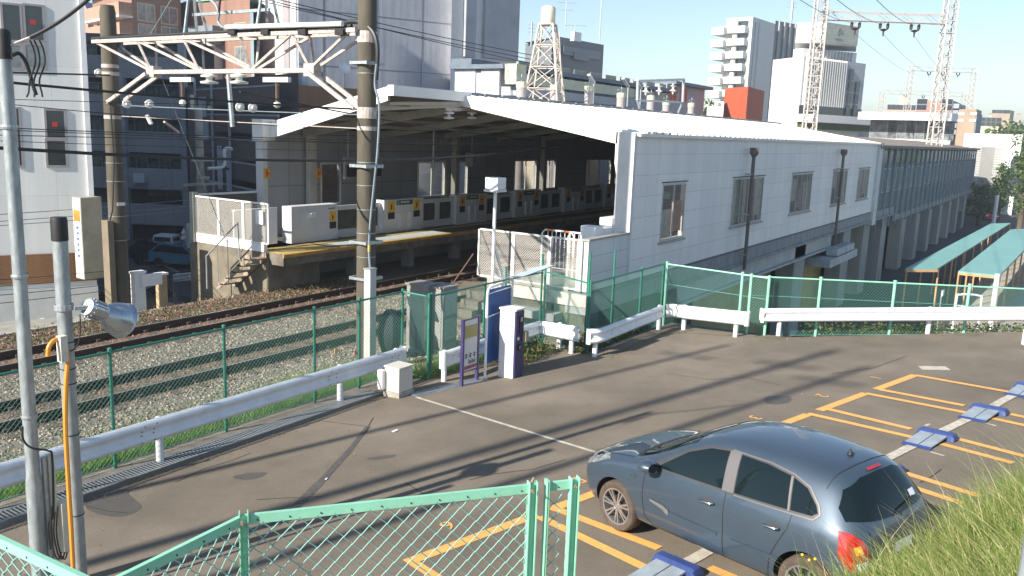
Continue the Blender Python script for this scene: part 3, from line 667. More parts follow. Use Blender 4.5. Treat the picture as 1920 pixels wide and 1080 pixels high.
pp = [onLine(px, 509, A6, B6) for px in (1410, 1541, 1681, 1822, 1975)]
fence('long pale green chain link fence behind the wide guardrail on the right', [(p.x, p.y) for p in pp]+[(27.5, -5), (29, -8)], 1.83, zt, mids=(1.35,), pm=M_MINT, pr_=.038)
# ---- near fence beside the camera: pressed mint rails, true zigzag mesh
def zigzag(a, b, zt_, zb, pitch=.072, r=.0025):
    m = MB(); a, b = Vector(a), Vector(b); L_ = (b-a).length; dv = (b-a)/L_; nv = Vector((-dv.y, dv.x, 0)); n = int(L_/(pitch/2))
    for i in range(n):
        s0 = i*pitch/2; pts = []; z = zt_; k = 0
        while z > zb:
            s_ = s0+(pitch/2 if (k+i) % 2 else 0)*1.06; jit = random.uniform(-.0012, .0012)
            pts.append(a+dv*(s_+jit)+nv*(.004 if (k+i) % 2 else -.004)+Vector((0, 0, z))); z -= pitch*.5; k += 1
        for p_, q_ in zip(pts, pts[1:]): e_ = (q_-p_)*.04; m.tube([p_-e_, q_+e_], r, 5, False)
    return m
t = thing('chain_link_fence', (2.1, 2.6, 2.4), 'pale mint green fence with slotted flat rails in the foreground', 'fence')
Pa, Pb, Pc, Pd, Pe, Pf = Vector((1.40, 3.9, 0)), Vector((1.47, 2.55, 0)), Vector((2.10, 2.60, 0)), Vector((3.07, 1.853, 0)), Vector((3.13, 1.806, 0)), Vector((3.235, 1.725, 0))
Zt = 3.65
for a, b in ((Pa, Pb), (Pb, Pc), (Pc, Pd), (Pe, Pf)):
    dv = (b-a).normalized(); nv = Vector((dv.y, -dv.x, 0)); m = MB()
    if nv.dot(Vector((-1, -1, 0))) < 0: nv = -nv
    up = Vector((0, 0, 1))
    m.extr([a+up*(Zt-.034)+nv*.004, a+up*(Zt-.034), a+up*Zt, a+up*(Zt+.0)+nv*.0-nv*.018, a+up*(Zt+.004)-nv*.018, a+up*(Zt+.006)+nv*.004], b-a)
    rl = m.build('top_rail', M_MINT, t); k = .05; m = MB()
    while k < (b-a).length-.03:
        p = a+dv*k+nv*.0055+up*(Zt-.013); m.extr([p, p+dv*.005-up*.002, p+dv*.007-up*.008, p+dv*.001-up*.009], nv*.001); k += .125
    if m.v: tag(m.build('slots', M_DARK, rl), kind='stuff')
    if b is not Pf: tag(zigzag(a+up*0, b, Zt-.03, 2.5).build('mesh', M_WMINT, t), kind='stuff')
tag(zigzag(Pe, Pf-(Pf-Pe).normalized()*.03, Zt-.06, 2.5).build('mesh', M_WMINT, t), kind='stuff')
for p, w in ((Pc, .036), (Pd+Vector((.005, -.004, 0)), .040), (Pe, .012), (Pf, .042)):
    m = MB(); z1 = Zt+.02; dv = (Pd-Pc).normalized(); nv = Vector((-dv.y, dv.x, 0))
    for o_ in (-1, 1): m.extr([p+dv*(w/2*o_)-nv*.02, p+dv*(w/2*o_)+nv*.02, p+dv*(w/2*o_-.004*o_)+nv*.02, p+dv*(w/2*o_-.004*o_)-nv*.02], (0, 0, z1))
    m.extr([p-dv*w/2+nv*.003, p+dv*w/2+nv*.003, p+dv*w/2+nv*.0, p-dv*w/2+nv*.0], (0, 0, z1-.01)); m.build('post', M_MINT, t)
M_BOLT = mat('weathered_bolt', (.28, .22, .14), .7, metal=.3)
for p in (Pc, Pd, Pf):
    m = MB(); q = p+Vector((-.022, -.02, Zt-.012)); m.lathe([(0, 0), (.010, 0), (.010, .008), (0, .008)], q, (-.6, -.75, 0), 6); m.lathe([(.004, 0), (.004, .022), (0, .022)], q, (-.6, -.75, 0), 6); m.build('bolt', M_BOLT, t)
MB().bar(Pd+Vector((0, 0, Zt+.012)), Pd+Vector((.02, 0, Zt+.03)), .008).build('wire_tie', M_BOLT, t)
# ================================================================ GUARDRAILS
M_GR = mat('guardrail_white', (.74, .76, .78), .38, var=.06, scale=5, streak=.3)
PROF = [(0, .175), (-.012, .172), (-.05, .15), (-.075, .115), (-.075, .085), (-.03, .045), (-.012, .02), (-.012, -.02), (-.03, -.045), (-.075, -.085), (-.075, -.115), (-.05, -.15), (-.012, -.172), (0, -.175)]
def guardrail(label, pts, posts, hz=.52, face=1, endcap=(0, 0), splices=()):
    """pts plan path; face=+1: ridges bulge to the right of travel"""
    p0 = pts[0]; t = thing('guardrail', (p0[0], p0[1], lotz(p0[1])), label, 'guardrail')
    V = [Vector((x, y, 0)) for x, y in pts]; m = MB(); N = len(V); np_ = len(PROF); vs = []; fs = []
    for i, p in enumerate(V):
        d = (V[min(i+1, N-1)]-V[max(i-1, 0)]).normalized(); n = Vector((d.y, -d.x, 0))*face
        zc = lotz(p.y)+hz
        for th in (0, 1):
            for o_, z in PROF: vs.append(p+n*(-o_-.004*th)+Vector((0, 0, zc+z)))
    for i in range(N-1):
        a, b = i*2*np_, (i+1)*2*np_
        for k in range(np_-1):
            fs.append((a+k, a+k+1, b+k+1, b+k)); fs.append((a+np_+k+1, a+np_+k, b+np_+k, b+np_+k+1))
        fs.append((a, b, b+np_, a+np_)); fs.append((a+np_-1, a+2*np_-1, b+2*np_-1, b+np_-1))
    m.add(vs, fs); bmh = m.build('beam', M_GR, t, smooth=True, sharp=50)
    for e, i, j in ((0, 0, 1), (1, N-1, N-2)):
        if endcap[e]:
            p, q = V[i], V[j]; d = (p-q).normalized(); n = Vector((d.y, -d.x, 0))*face*(1 if e else -1); zc = lotz(p.y)+hz; mm = MB(); pr = []
            for k in range(9):
                a_ = math.pi*k/8; pr.append((math.sin(a_)*.09, -math.cos(a_)*.085))
            rows = []
            for z in (-.178, .178): rows.append([p+d*(s_-.005)+n*(o_-.01)+Vector((0, 0, zc+z)) for s_, o_ in pr])
            k = len(pr); mm.add(rows[0]+rows[1], [(i_, i_+1, k+i_+1, k+i_) for i_ in range(k-1)]); o_ = mm.build('end_cap', M_GR, t, smooth=True)
    for (x, y) in posts:
        zb = lotz(y); m = MB(); m.tube([(x, y, zb-.1), (x, y, zb+hz+.14)], .058, 14); m.lathe([(.058, 0), (.04, .02), (0, .03)], (x, y, zb+hz+.14), n=14); m.build('post', M_GR, t, smooth=True)
    for (x, y) in splices:
        i = min(range(N-1), key=lambda k: (V[k]-Vector((x, y, 0))).length+(V[k+1]-Vector((x, y, 0))).length); d = (V[i+1]-V[i]).normalized(); n = Vector((d.y, -d.x, 0))*face
        for s_ in (-.1, .1):
            for z in (.12, -.12, .03, -.03):
                c = Vector((x, y, lotz(y)+hz+z))+d*(s_+z*.2)+n*(.075 if abs(z) > .1 else .022); MB().lathe([(.012, 0), (.012, .008), (0, .012)], c, n, 8).build('bolt', M_BOLT, bmh)
    return t
guardrail('long white guardrail on the left, running beside the drain grating to the white cabinet', [(-6, 11.05), (2, 11.05), (13.0, 11.05)], [(-.1, 11.14), (3.66, 11.14), (7.46, 11.14), (11.3, 11.14), (12.9, 11.14)], .56, 1, (0, 1), [(11.0, 11.05), (7.2, 11.05), (3.3, 11.05), (12.75, 11.05)])
guardrail('short white guardrail behind the blue notice board, starting beside the drain', [(13.3, 10.22), (17.05, 10.28)], [(13.45, 10.32), (16.3, 10.4)], .5, 1, (1, 0), [(13.7, 10.23), (16.4, 10.3)])
guardrail('short white guardrail facing left below the mesh screen, between two corners', [(17.08, 10.24), (17.0, 9.8), (16.78, 8.98)], [(17.15, 9.75), (16.95, 9.3)], .5, 1, (0, 0), [(17.0, 9.7), (16.85, 9.3)])
guardrail('white guardrail rising to the right at the foot of the clad wall', [(16.74, 8.72), (16.82, 8.60), (16.95, 8.56), (20.4, 8.58)], [(16.9, 8.66), (20.5, 8.68)], .5, 1, (1, 0), [(17.3, 8.56), (20.1, 8.58)])
guardrail('white guardrail before the ochre wall, ending at a gap on its right', [(20.6, 8.55), (20.72, 8.4), (20.6, 7.9), (20.42, 6.35)], [(20.8, 8.1), (20.52, 6.62)], .5, 1, (0, 1))
guardrail('longest white guardrail on the right, reaching the right edge of the view', [(20.95, 6.1), (21.05, 5.95), (22.9, 2.58), (24.8, -.95), (26.5, -4.2)], [(21.22, 5.75), (23.05, 2.6), (24.7, -.6), (26.3, -3.6)], .52, 1, (1, 0))
# small white end of another guardrail at the right edge
t = thing('guardrail', G(1925, 662), 'white curved guardrail end cut by the right edge of the photo', 'guardrail')
c = G(1925, 655); m = MB(); pr = [(c.x+.0, c.y+.12), (c.x-.08, c.y+.06), (c.x-.1, c.y-.05), (c.x-.06, c.y-.6)]
for i in range(3): m.quad((*pr[i], c.z+.1), (*pr[i+1], c.z+.1), (*pr[i+1], c.z+.45), (*pr[i], c.z+.45))
m.build('beam', M_GR, t)
# ================================================================ THINGS ON THE CAR PARK EDGE
M_IND = mat('indigo_paint', (.045, .035, .12), .35, var=.08)
t = thing('payment_machine', (14.46, 9.37, .16), 'white and indigo parking payment machine standing before the guardrail', 'payment machine')
bx(t, 'body', mat('machine_white', (.70, .70, .72), .4, var=.04), (14.31, 9.2, .14), (14.62, 9.56, 1.6))
fr_ = bx(t, 'front_panel', M_IND, (14.33, 9.17, .15), (14.625, 9.198, 1.58)); bx(t, 'lid', M_WHITE, (14.29, 9.155, 1.602), (14.64, 9.575, 1.635))
bx(fr_, 'coin_unit', M_BLACK, (14.45, 9.155, 1.12), (14.57, 9.169, 1.48)); bx(fr_, 'display', mat('label_cream', (.5, .46, .34), .5), (14.47, 9.147, 1.36), (14.54, 9.154, 1.45))
bx(fr_, 'ticket_slot', M_WHITE, (14.39, 9.15, .98), (14.44, 9.169, 1.04)); bx(fr_, 'return_tray', M_BLACK, (14.43, 9.15, .76), (14.52, 9.169, .88)); bx(fr_, 'label', mat('label_cream', (.5, .46, .34), .5), (14.45, 9.148, .79), (14.49, 9.1495, .85))
bx(fr_, 'shelf', mat('card_box', (.35, .28, .2), .7), (14.58, 9.08, .93), (14.68, 9.16, 1.13))
m = MB(); MGR = mat('mark_green', (.06, .36, .16), .5)
for i in range(9):
    if i != 4: m.box((14.306, 9.24+i*.034, 1.43), (14.309, 9.258+i*.034, 1.455))
m.box((14.305, 9.23, 1.26), (14.309, 9.54, 1.275)); m.box((14.305, 9.23, 1.235), (14.309, 9.25, 1.262)); m.box((14.305, 9.52, 1.235), (14.309, 9.54, 1.262)); m.build('lettering', MGR, t)
t = thing('notice_board', (13.55, 9.76, .15), 'indigo framed tariff board on two legs, left of the payment machine', 'notice board')
for x in (13.30, 13.82): bx(t, 'leg', M_IND, (x-.028, 9.73, .12), (x+.028, 9.79, 1.5 if x < 13.5 else 1.53))
pn = bx(t, 'panel', mat('board_white', (.60, .60, .62), .4, var=.03), (13.335, 9.745, .42), (13.79, 9.775, 1.48))
bx(t, 'frame_bar', M_IND, (13.32, 9.738, 1.47), (13.80, 9.742, 1.50)); bx(t, 'frame_bar', M_IND, (13.32, 9.738, .41), (13.80, 9.742, .43))
bx(pn, 'map', mat('map_olive', (.30, .33, .07), .5, var=.25, scale=9, col2=(.42, .28, .12)), (13.36, 9.739, 1.10), (13.77, 9.744, 1.36))
bx(pn, 'footer', mat('footer_red', (.30, .06, .08), .5), (13.36, 9.739, .46), (13.77, 9.744, .53))
m = MB()
for i in range(3):
    x = 13.37+i*.14; m.box((x, 9.740, .75), (x+.09, 9.744, .765)); m.box((x, 9.740, .71), (x+.07, 9.744, .725)); m.box((x+.035, 9.740, .68), (x+.05, 9.744, .79))
m.box((13.36, 9.7435, .70), (13.77, 9.7445, .703)); m.build('lettering', M_BLACK, pn)
m = MB()
for i in range(7): m.box((13.50+i*.035, 9.740, .56), (13.515+i*.035, 9.744, .66-.02*(i % 3)))
m.build('small_print', M_BLACK, pn)
# blue machine shelter
t = thing('booth_shelter', (14.4, 9.75, .14), 'white framed shelter with a deep blue back panel and a thin curved awning', 'shelter')
fm = MB(); fm.tube([(14.03, 9.70, .1), (14.03, 9.70, 1.92), (14.06, 9.70, 2.02), (14.14, 9.70, 2.06), (14.95, 9.70, 2.12)], .028, 8); fm.tube([(14.95, 9.70, .1), (14.95, 9.70, 2.12)], .026, 8); fm.tube([(14.05, 9.68, 1.93), (14.95, 9.68, 1.97)], .012, 6); fm.tube([(14.05, 9.68, 1.45), (14.95, 9.68, 1.52)], .012, 6)
fm.build('frame', M_WHITE, t, smooth=True); bx(t, 'back_panel', mat('deep_blue_panel', (.02, .09, .30), .35, var=.08), (14.07, 9.72, .45), (14.93, 9.74, 2.0))
m = MB(); vs = []
for k in range(7):
    q = k/6; y = 9.78-.62*q; z = 2.14+.16*math.sin(q*1.6); vs += [(14.5, y, z), (15.75, y, z+.09)]
m.add(vs, [(2*k, 2*k+1, 2*k+3, 2*k+2) for k in range(6)]); m.add([(x, y, z-.02) for x, y, z in vs], [(2*k+2, 2*k+3, 2*k+1, 2*k) for k in range(6)])
m.build('awning', mat('awning_sheet', (.55, .66, .74), .3, var=.05), t, smooth=True)
# cabinets
M_CAB = mat('cream_cabinet', (.60, .56, .49), .5, var=.05)
t = thing('control_cabinet', (12.2, 10.45, .1), 'small cream white cabinet on a concrete foot at the end of the left guardrail', 'cabinet')
bx(t, 'foot', M_CONC, (11.98, 10.26, .06), (12.42, 10.66, .2)); bx(t, 'body', M_CAB, (12.0, 10.28, .202), (12.4, 10.64, .66)); bx(t, 'lid', M_CAB, (11.985, 10.265, .662), (12.415, 10.655, .69)); bx(t, 'side_box', M_WHITE, (11.9, 10.62, .22), (11.999, 10.74, .6))
bx(t, 'door', M_CAB, (12.03, 10.272, .23), (12.37, 10.279, .64))
M_GC = mat('grey_cabinet', (.27, .265, .25), .5, var=.1, scale=3)
for (px, w, hh, l) in ((792, .5, 1.55, 'left of two tall grey signalling cabinets behind the fence corner'), (830, .55, 1.5, 'right of two tall grey signalling cabinets behind the fence corner')):
    p = onZ(px, 652, .0); t = thing('signal_cabinet', (p.x, p.y, -.05), l, 'cabinet')
    bx(t, 'body', M_GC, (p.x-w/2, p.y-.2, 0), (p.x+w/2, p.y+.3, hh)); bx(t, 'foot', M_CONCG, (p.x-w/2-.04, p.y-.24, -.08), (p.x+w/2+.04, p.y+.34, 0)); bx(t, 'lid', M_GC, (p.x-w/2-.03, p.y-.23, hh+.002), (p.x+w/2+.03, p.y+.33, hh+.04))
    for zz in (.25, .85): bx(t, 'door', M_STEEL, (p.x-w/2+.05, p.y-.212, zz), (p.x+w/2-.05, p.y-.202, zz+.5))
    bx(t, 'side_door', M_GC, (p.x-w/2-.012, p.y-.15, .1), (p.x-w/2-.002, p.y+.25, hh-.1))
p = onY(693, 690, 12.45); q = onY(694, 505, 12.45)
t = thing('cable_riser', (p.x, 12.45, -.05), 'tall pale square cable riser box in front of the concrete mast', 'riser box')
bx(t, 'body', mat('riser_grey', (.50, .48, .46), .5, var=.08), (p.x-.095, 12.36, -.06), (p.x+.095, 12.54, q.z)); bx(t, 'cap', M_STEEL, (p.x-.11, 12.345, q.z+.002), (p.x+.11, 12.555, q.z+.03))
p = onZ(680, 652, 0); t = thing('wrapped_equipment', (p.x-.1, 12.9, -.05), 'black net wrapped equipment case leaning behind the fence beside the mast', 'equipment')
m = MB(); m.lathe([(0, 0), (.12, .02), (.26, .35), (.30, .6), (.24, .95), (.12, 1.12), (0, 1.14)], (p.x-.12, 12.75, -.05), (0.05, 0, 1), 10); m.build('cover', mat('black_net', (.03, .035, .045), .7, var=.4, scale=30, bump=.6), t)
t = thing('trackside_marker', onY(746, 640, 12.6), 'thin dark trackside post with a small yellow head between mast and fence corner', 'marker post')
q = onY(746, 590, 12.6); q.z = .75; MB().tube([(q.x, q.y, -.1), (q.x, q.y, q.z)], .03, 8).build('post', M_BLACK, t); bx(t, 'head', M_DARK, (q.x-.1, q.y-.05, q.z), (q.x+.12, q.y+.08, q.z+.18))
for (px, py, c, w) in ((630, 665, (.8, .35, .03), 'orange'), (667, 668, (.7, .08, .2), 'pink')):
    p = onZ(px, py+6, 0); t = thing('marker_flag', p, 'tiny %s marker peg in the grass below the fence' % w, 'marker peg'); MB().tube([p, p+Vector((0, 0, .22))], .008, 5).build('peg', M_BLACK, t)
    MB().box((p.x-.05, p.y-.01, p.z+.12), (p.x+.06, p.y+.01, p.z+.2)).build('ribbon', mat(w+'_ribbon', c, .5), t)
# lamp box pole in front of the near platform end
p = onY(922, 520, 13.0); a = onY(929, 356, 13.0)
t = thing('box_lamp_post', (p.x, 13.0, 0), 'white pole carrying a square white box above the near platform end', 'lamp post')
m = MB(); m.tube([(a.x, 13.0, -.05), (a.x, 13.0, a.z)], .045, 12); m.build('pole', M_WHITE, t); h = onY(914, 332, 13.0); bx(t, 'head', M_WHITE, (a.x-.2, 12.8, a.z+.02), (a.x+.2, 13.2, h.z-.02)); bx(t, 'base_plate', M_CLADW, (a.x-.24, 12.78, a.z-.05), (a.x+.22, 13.22, a.z+.015))
m = MB(); m.bar((a.x, 13.0, 1.5), (a.x+.55, 12.75, .9), .05); m.bar((a.x, 13.0, 2.2), (a.x+.5, 12.9, .9), .06); m.build('stay', M_WHITE, t)
# platform end stairs
def stairs(label, x0, x1, y, z0, z1, n, mm, w=.9, rail=True):
    t = thing('service_stairs', (x0, y, z0), label, 'stairs')
    for s_ in (0, w): MB().extr([(x0, y+s_, z0), (x0+.2, y+s_, z0), (x1, y+s_, z1-.12), (x1, y+s_, z1), (x1-.12, y+s_, z1)], (0, .04, 0)).build('stringer', mm, t)
    for i in range(n):
        q = (i+.5)/n; bx(t, 'tread', mm, (x0+(x1-x0)*q-.13, y, z0+(z1-z0)*q), (x0+(x1-x0)*q+.13, y+w+.04, z0+(z1-z0)*q+.035))
    if rail:
        m = MB(); m.tube([(x0-.05, y-.04, z0-.1), (x0-.05, y-.04, z0+.95), (x1, y-.04, z1+.95), (x1+.02, y-.04, z1)], .022, 8); m.build('handrail', M_STEEL, t)
        for q in (.35, .7): MB().tube([(x0+(x1-x0)*q, y-.04, z0+(z1-z0)*q), (x0+(x1-x0)*q, y-.04, z0+(z1-z0)*q+.95)], .014, 6).build('baluster', M_STEEL, t)
    return t
M_RS = mat('worn_step', (.32, .26, .19), .8, var=.25, scale=8)
# steps climb sideways along the block face, towards the tracks
t = thing('service_stairs', (17.4, 21.9, 0), 'worn steel steps with a tube handrail against the end of the farther platform', 'stairs')
for i in range(5):
    y = 22.15-i*.32; z = .1+i*.23; bx(t, 'tread', M_RS, (17.2, y-.15, z), (17.85, y+.15, z+.04))
for x in (17.2, 17.83): MB().extr([(x, 22.4, -.05), (x, 22.25, -.05), (x, 20.75, 1.02), (x, 20.75, 1.2), (x, 20.9, 1.2)], (.04, 0, 0)).build('stringer', M_RS, t)
m = MB(); m.tube([(17.15, 22.75, -.1), (17.15, 22.75, .95), (17.15, 21.2, 2.15), (17.15, 21.15, 1.0)], .026, 8); m.build('handrail', M_STEEL, t)
for y in (22.2, 21.7): MB().tube([(17.15, y, .2), (17.15, y, 1.3+(22.2-y)*.6)], .014, 6).build('baluster', M_STEEL, t)
t = thing('service_stairs', (18.9, 13.6, 0), 'short worn concrete steps with a slanting rail at the near platform end', 'stairs')
for i in range(4): bx(t, 'step', mat('old_step', (.17, .15, .12), .9, var=.3, scale=6, bump=.4), (18.3+i*.28, 13.35, -.05), (19.42, 13.95, .1+i*.22))
MB().tube([(18.2, 13.98, -.1), (18.2, 13.98, .75), (19.45, 13.98, 1.75)], .02, 8).build('handrail', M_RUST, t)
# ---- screen gates on the farther platform
M_GATE = mat('gate_white', (.62, .63, .66), .45, var=.04); M_POST = mat('poster_yellow', (.78, .42, .02), .5, var=.05); M_DG = mat('plate_green', (.02, .07, .05), .5)
gx = [(24.4, 26.75), (28.95, 31.2), (33.5, 35.8), (38.1, 40.4), (42.7, 45.0), (47.3, 49.6)]
WORDS = ['first', 'second', 'third', 'fourth', 'fifth', 'sixth']
def gate(x0, x1, label, plate=True):
    t = thing('screen_gate', ((x0+x1)/2, 21.9, 1.2), label, 'platform gate', 'screen gates along the farther platform')
    b = bx(t, 'body', M_GATE, (x0, 21.75, 1.22), (x1, 22.15, 2.46)); bx(t, 'foot', M_STEEL, (x0+.1, 21.7, 1.202), (x1-.1, 22.1, 1.218))
    for xx in (x0+.22, x1-.62):
        q = bx(b, 'poster', M_POST, (xx, 21.742, 2.0), (xx+.38, 21.748, 2.4)); bx(b, 'poster_text', M_BLACK, (xx, 21.742, 1.72), (xx+.38, 21.748, 1.98))
        m = MB(); m.box((xx+.15, 21.736, 2.1), (xx+.22, 21.741, 2.28)); m.lathe([(.03, 0), (.03, .004)], (xx+.185, 21.741, 2.33), (0, -1, 0), 8); m.bar((xx+.18, 21.739, 2.22), (xx+.31, 21.739, 2.17), .025, .004); m.bar((xx+.17, 21.739, 2.12), (xx+.09, 21.739, 2.04), .03, .004); m.build('pictogram', M_BLACK, b)
    if plate:
        q = bx(b, 'name_plate', M_DG, (x0+.7, 21.742, 2.24), (x1-.68, 21.748, 2.42)); bx(b, 'plate_mark', mat('plate_teal', (.1, .4, .3), .5), (x0+.74, 21.737, 2.26), (x0+.86, 21.741, 2.40))
        m = MB()
        for i in range(6): m.box((x0+.95+i*.09, 21.737, 2.31), (x0+1.01+i*.09, 21.741, 2.37))
        m.build('plate_lettering', M_WHITE, b)
    for xx in (x0+.85, x1-.95): bx(b, 'rib', M_GATE, (xx, 21.66, 1.3), (xx+.14, 21.748, 1.95))
    return t
for i, (a, b) in enumerate(gx): gate(a, b, '%s white screen gate with paired yellow posters, counting from the left platform end' % WORDS[i], i != 4)
t = thing('screen_gate', (20.8, 21.9, 1.2), 'white end gate with one yellow poster and a small box, leftmost on the farther platform', 'platform gate', 'screen gates along the farther platform')
b = bx(t, 'body', M_GATE, (19.75, 21.7, 1.22), (21.9, 22.15, 2.46)); bx(b, 'box', M_WHITE, (20.5, 21.55, 2.05), (20.72, 21.698, 2.22)); bx(b, 'poster', M_POST, (21.5, 21.692, 1.85), (21.82, 21.698, 2.2)); bx(b, 'poster_text', M_BLACK, (21.5, 21.692, 1.6), (21.82, 21.698, 1.84)); bx(b, 'top_label', M_BLACK, (21.45, 21.692, 2.3), (21.78, 21.698, 2.33))
m = MB(); m.box((21.62, 21.686, 1.92), (21.67, 21.691, 2.08)); m.bar((21.65, 21.689, 2.03), (21.76, 21.689, 1.97), .025, .004); m.build('pictogram', M_BLACK, b)
t = thing('low_barrier', (19.0, 22.0, 1.2), 'plain pale barrier panel between the mesh screen and the end gate', 'barrier'); bx(t, 'panel', mat('barrier_grey', (.5, .5, .51), .5), (18.05, 22.5, 1.21), (19.7, 22.56, 2.35)); bx(t, 'rail', M_WHITE, (18.05, 22.46, 2.352), (19.7, 22.6, 2.38)); bx(t, 'door', M_WHITE, (18.0, 20.75, 1.46), (18.3, 20.79, 2.6))
def gdoor(xa, xb, label, n=2):
    t = thing('platform_door', ((xa+xb)/2, 22.0, 1.2), label, 'platform door', 'glazed doors between the screen gates'); w = (xb-xa)/n
    for i in range(n):
        x0, x1 = xa+w*i+.02, xa+w*(i+1)-.02; m = MB(); m.box((x0, 21.9, 1.22), (x1, 21.98, 1.5)); m.box((x0, 21.9, 2.2), (x1, 21.98, 2.36)); m.box((x0, 21.9, 1.5), (x0+.12, 21.98, 2.2)); m.box((x1-.12, 21.9, 1.5), (x1, 21.98, 2.2)); f = m.build('leaf', M_GATE, t)
        bx(f, 'pane', mat('gate_glass', (.10, .10, .09), .15, var=.2), (x0+.12, 21.93, 1.5), (x1-.12, 21.945, 2.2))
gdoor(21.92, 24.38, 'single wide glazed panel left of the first screen gate', 1)
for i in range(5): gdoor(gx[i][1]+.02, gx[i+1][0]-.02, 'pair of glazed doors between the %s and %s screen gates' % (WORDS[i], WORDS[i+1]))
# hanging displays and lights
t = thing('hanging_display', (24.6, 22.5, 3.2), 'black platform display in a pale frame, hanging behind the concrete mast', 'display')
a = onY(647, 300, 22.5); b = onY(718, 330, 22.5); bx(t, 'frame', M_STEEL, (a.x, 22.5, b.z-.05), (b.x, 22.6, a.z+.1)); bx(t, 'screen', M_BLACK, (a.x+.08, 22.49, b.z), (b.x-.08, 22.499, a.z-.2))
for x in (a.x+.2, b.x-.2): MB().tube([(x, 22.55, a.z+.1), (x, 22.55, 5.0)], .025, 6).build('hanger', M_STEEL, t)
t = thing('speaker_box', (33, 22.6, 3.4), 'grey square box hanging above the second pair of platform doors', 'speaker'); a = onY(883, 287, 22.6); b = onY(907, 312, 22.6); bx(t, 'box', M_STEEL, (a.x, 22.5, b.z), (b.x, 22.9, a.z)); MB().tube([(a.x+.2, 22.7, a.z), (a.x+.2, 22.7, 5.1)], .03, 6).build('hanger', M_STEEL, t)
t = thing('hanging_bracket', (26, 20, 5), 'tall thin grey hanger dropping from the station roof to the windows', 'hanger'); a = onY(814, 230, 22.0); b = onY(814, 320, 22); MB().tube([(a.x, 22, 5.3), (a.x, 22, b.z)], .05, 8).build('tube', M_STEEL, t); bx(t, 'plate', M_WHITE, (a.x-.12, 21.95, b.z-.5), (a.x+.12, 21.99, b.z))
# blocks and barriers on the near platform
for i, (px, w) in enumerate(((1046, 'orange and white tube barrier, left of two on the near platform end'), (1093, 'plain steel tube barrier, right of two on the near platform end'))):
    a = onZ(px, 470, 1.13); xx = 20.9; p = onX(px, 440, xx); t = thing('tube_barrier', (xx, p.y, 1.14), w, 'barrier'); hw = .52-.07*i
    z1 = 2.47; m = MB(); m.tube([(xx, p.y-hw, 1.14), (xx, p.y-hw, z1-.1), (xx, p.y-hw+.1, z1), (xx, p.y+hw-.1, z1), (xx, p.y+hw, z1-.1), (xx, p.y+hw, 1.14)], .025, 8); m.build('tube', M_WHITE, t, smooth=True)
    m = MB()
    for k in range(6): m.tube([(xx, p.y-hw+.15+k*.14, z1-.03), (xx, p.y-hw+.15+k*.14, 1.4)], .012, 6)
    m.tube([(xx, p.y-hw, 1.4), (xx, p.y+hw, 1.4)], .015, 6); m.build('bars', M_WHITE, t)
    if i == 0:
        for q in (-.3, .25): MB().tube([(xx-.004, p.y+q-.09, z1), (xx-.004, p.y+q+.09, z1)], .029, 8).build('band', mat('barrier_orange', (.85, .2, .03), .5), t)
t = thing('platform_cabinet', (21.6, 12.2, 1.13), 'stepped white cabinets behind the coping of the low clad wall', 'cabinet')
bx(t, 'small_body', M_WHITE, (20.6, 10.75, 1.13), (21.05, 11.2, 2.72)); bx(t, 'low_body', M_WHITE, (21.06, 10.8, 1.13), (22.6, 11.15, 2.62)); bx(t, 'tall_body', M_WHITE, (21.9, 10.9, 2.63), (24.5, 11.3, 2.86))
# ================================================================ POLES, GANTRY, WIRES
M_CPOLE = mat('concrete_pole', (.125, .108, .08), .9, var=.25, scale=3, bump=.3, bscale=40, streak=.25, col2=(.05, .044, .033))
M_ZINC = mat('zinc_pole', (.36, .40, .41), .42, metal=.35, var=.18, scale=14, streak=.4)
M_TRUSS = mat('chipped_truss_paint', (.57, .54, .51), .6, var=.1, scale=9, col2=(.33, .24, .20)); M_CABLE = mat('black_cable', (.02, .02, .022), .5, var=0)
M_INS = mat('insulator_white', (.70, .70, .66), .2, var=.05)
P1, P2 = (4.30, 8.60), (4.52, 8.23)
z1, z2 = onY(10, 60, 8.6).z, onY(121, 412, 8.23).z
t = thing('lamp_pole', (*P1, lotz(P1[1])), 'taller of two galvanised poles at the left, jointed near its foot', 'pole')
MB().tube([(*P1, .1), (*P1, 1.42), (*P1, 1.55), (*P1, z1)], [.082, .08, .067, .060], 20).build('pole', M_ZINC, t, smooth=True)
MB().lathe([(.064, 0), (.066, .24), (.05, .27), (0, .28)], (*P1, z1-.25), n=18).build('cap', M_BLACK, t, smooth=True)
for z in (1.0, 2.15, 3.6, z1-.9): MB().lathe([(.075, 0), (.078, .02), (.075, .04)], (*P1, z), n=18).build('band', M_STEEL, t)
def curve(pts, n=8):
    out = []; P = [Vector(p) for p in pts]; P = [P[0]*2-P[1]]+P+[P[-1]*2-P[-2]]
    for i in range(1, len(P)-2):
        for k in range(n):
            q = k/n; a, b, c, d = P[i-1:i+3]; out.append(.5*(2*b+(c-a)*q+(2*a-5*b+4*c-d)*q*q+(3*b-a-3*c+d)*q**3))
    out.append(P[-2]); return out
def pxc(Y, *ps): return curve([onY(px, py, Y) for px, py in ps])
bk = bx(t, 'meter_strip', mat('ivory_plastic', (.62, .60, .5), .5), (P1[0]+.13, P1[1]-.07, .45), (P1[0]+.19, P1[1]-.01, 1.72)); bx(t, 'junction_box', mat('ivory_plastic', (.62, .60, .5), .5), (P1[0]+.19, P1[1]-.15, .62), (P1[0]+.34, P1[1]-.02, 1.18))
MB().tube([(P1[0]+.10, P1[1]-.03, .5), (P1[0]+.10, P1[1]-.03, 1.7)], .03, 8).build('conduit', M_STEEL, t)
MB().tube(pxc(8.5, (42, 800), (44, 825), (60, 840), (90, 845), (98, 860), (100, 960), (92, 985), (95, 1030)), .011, 6).build('cable', M_CABLE, t, smooth=True)
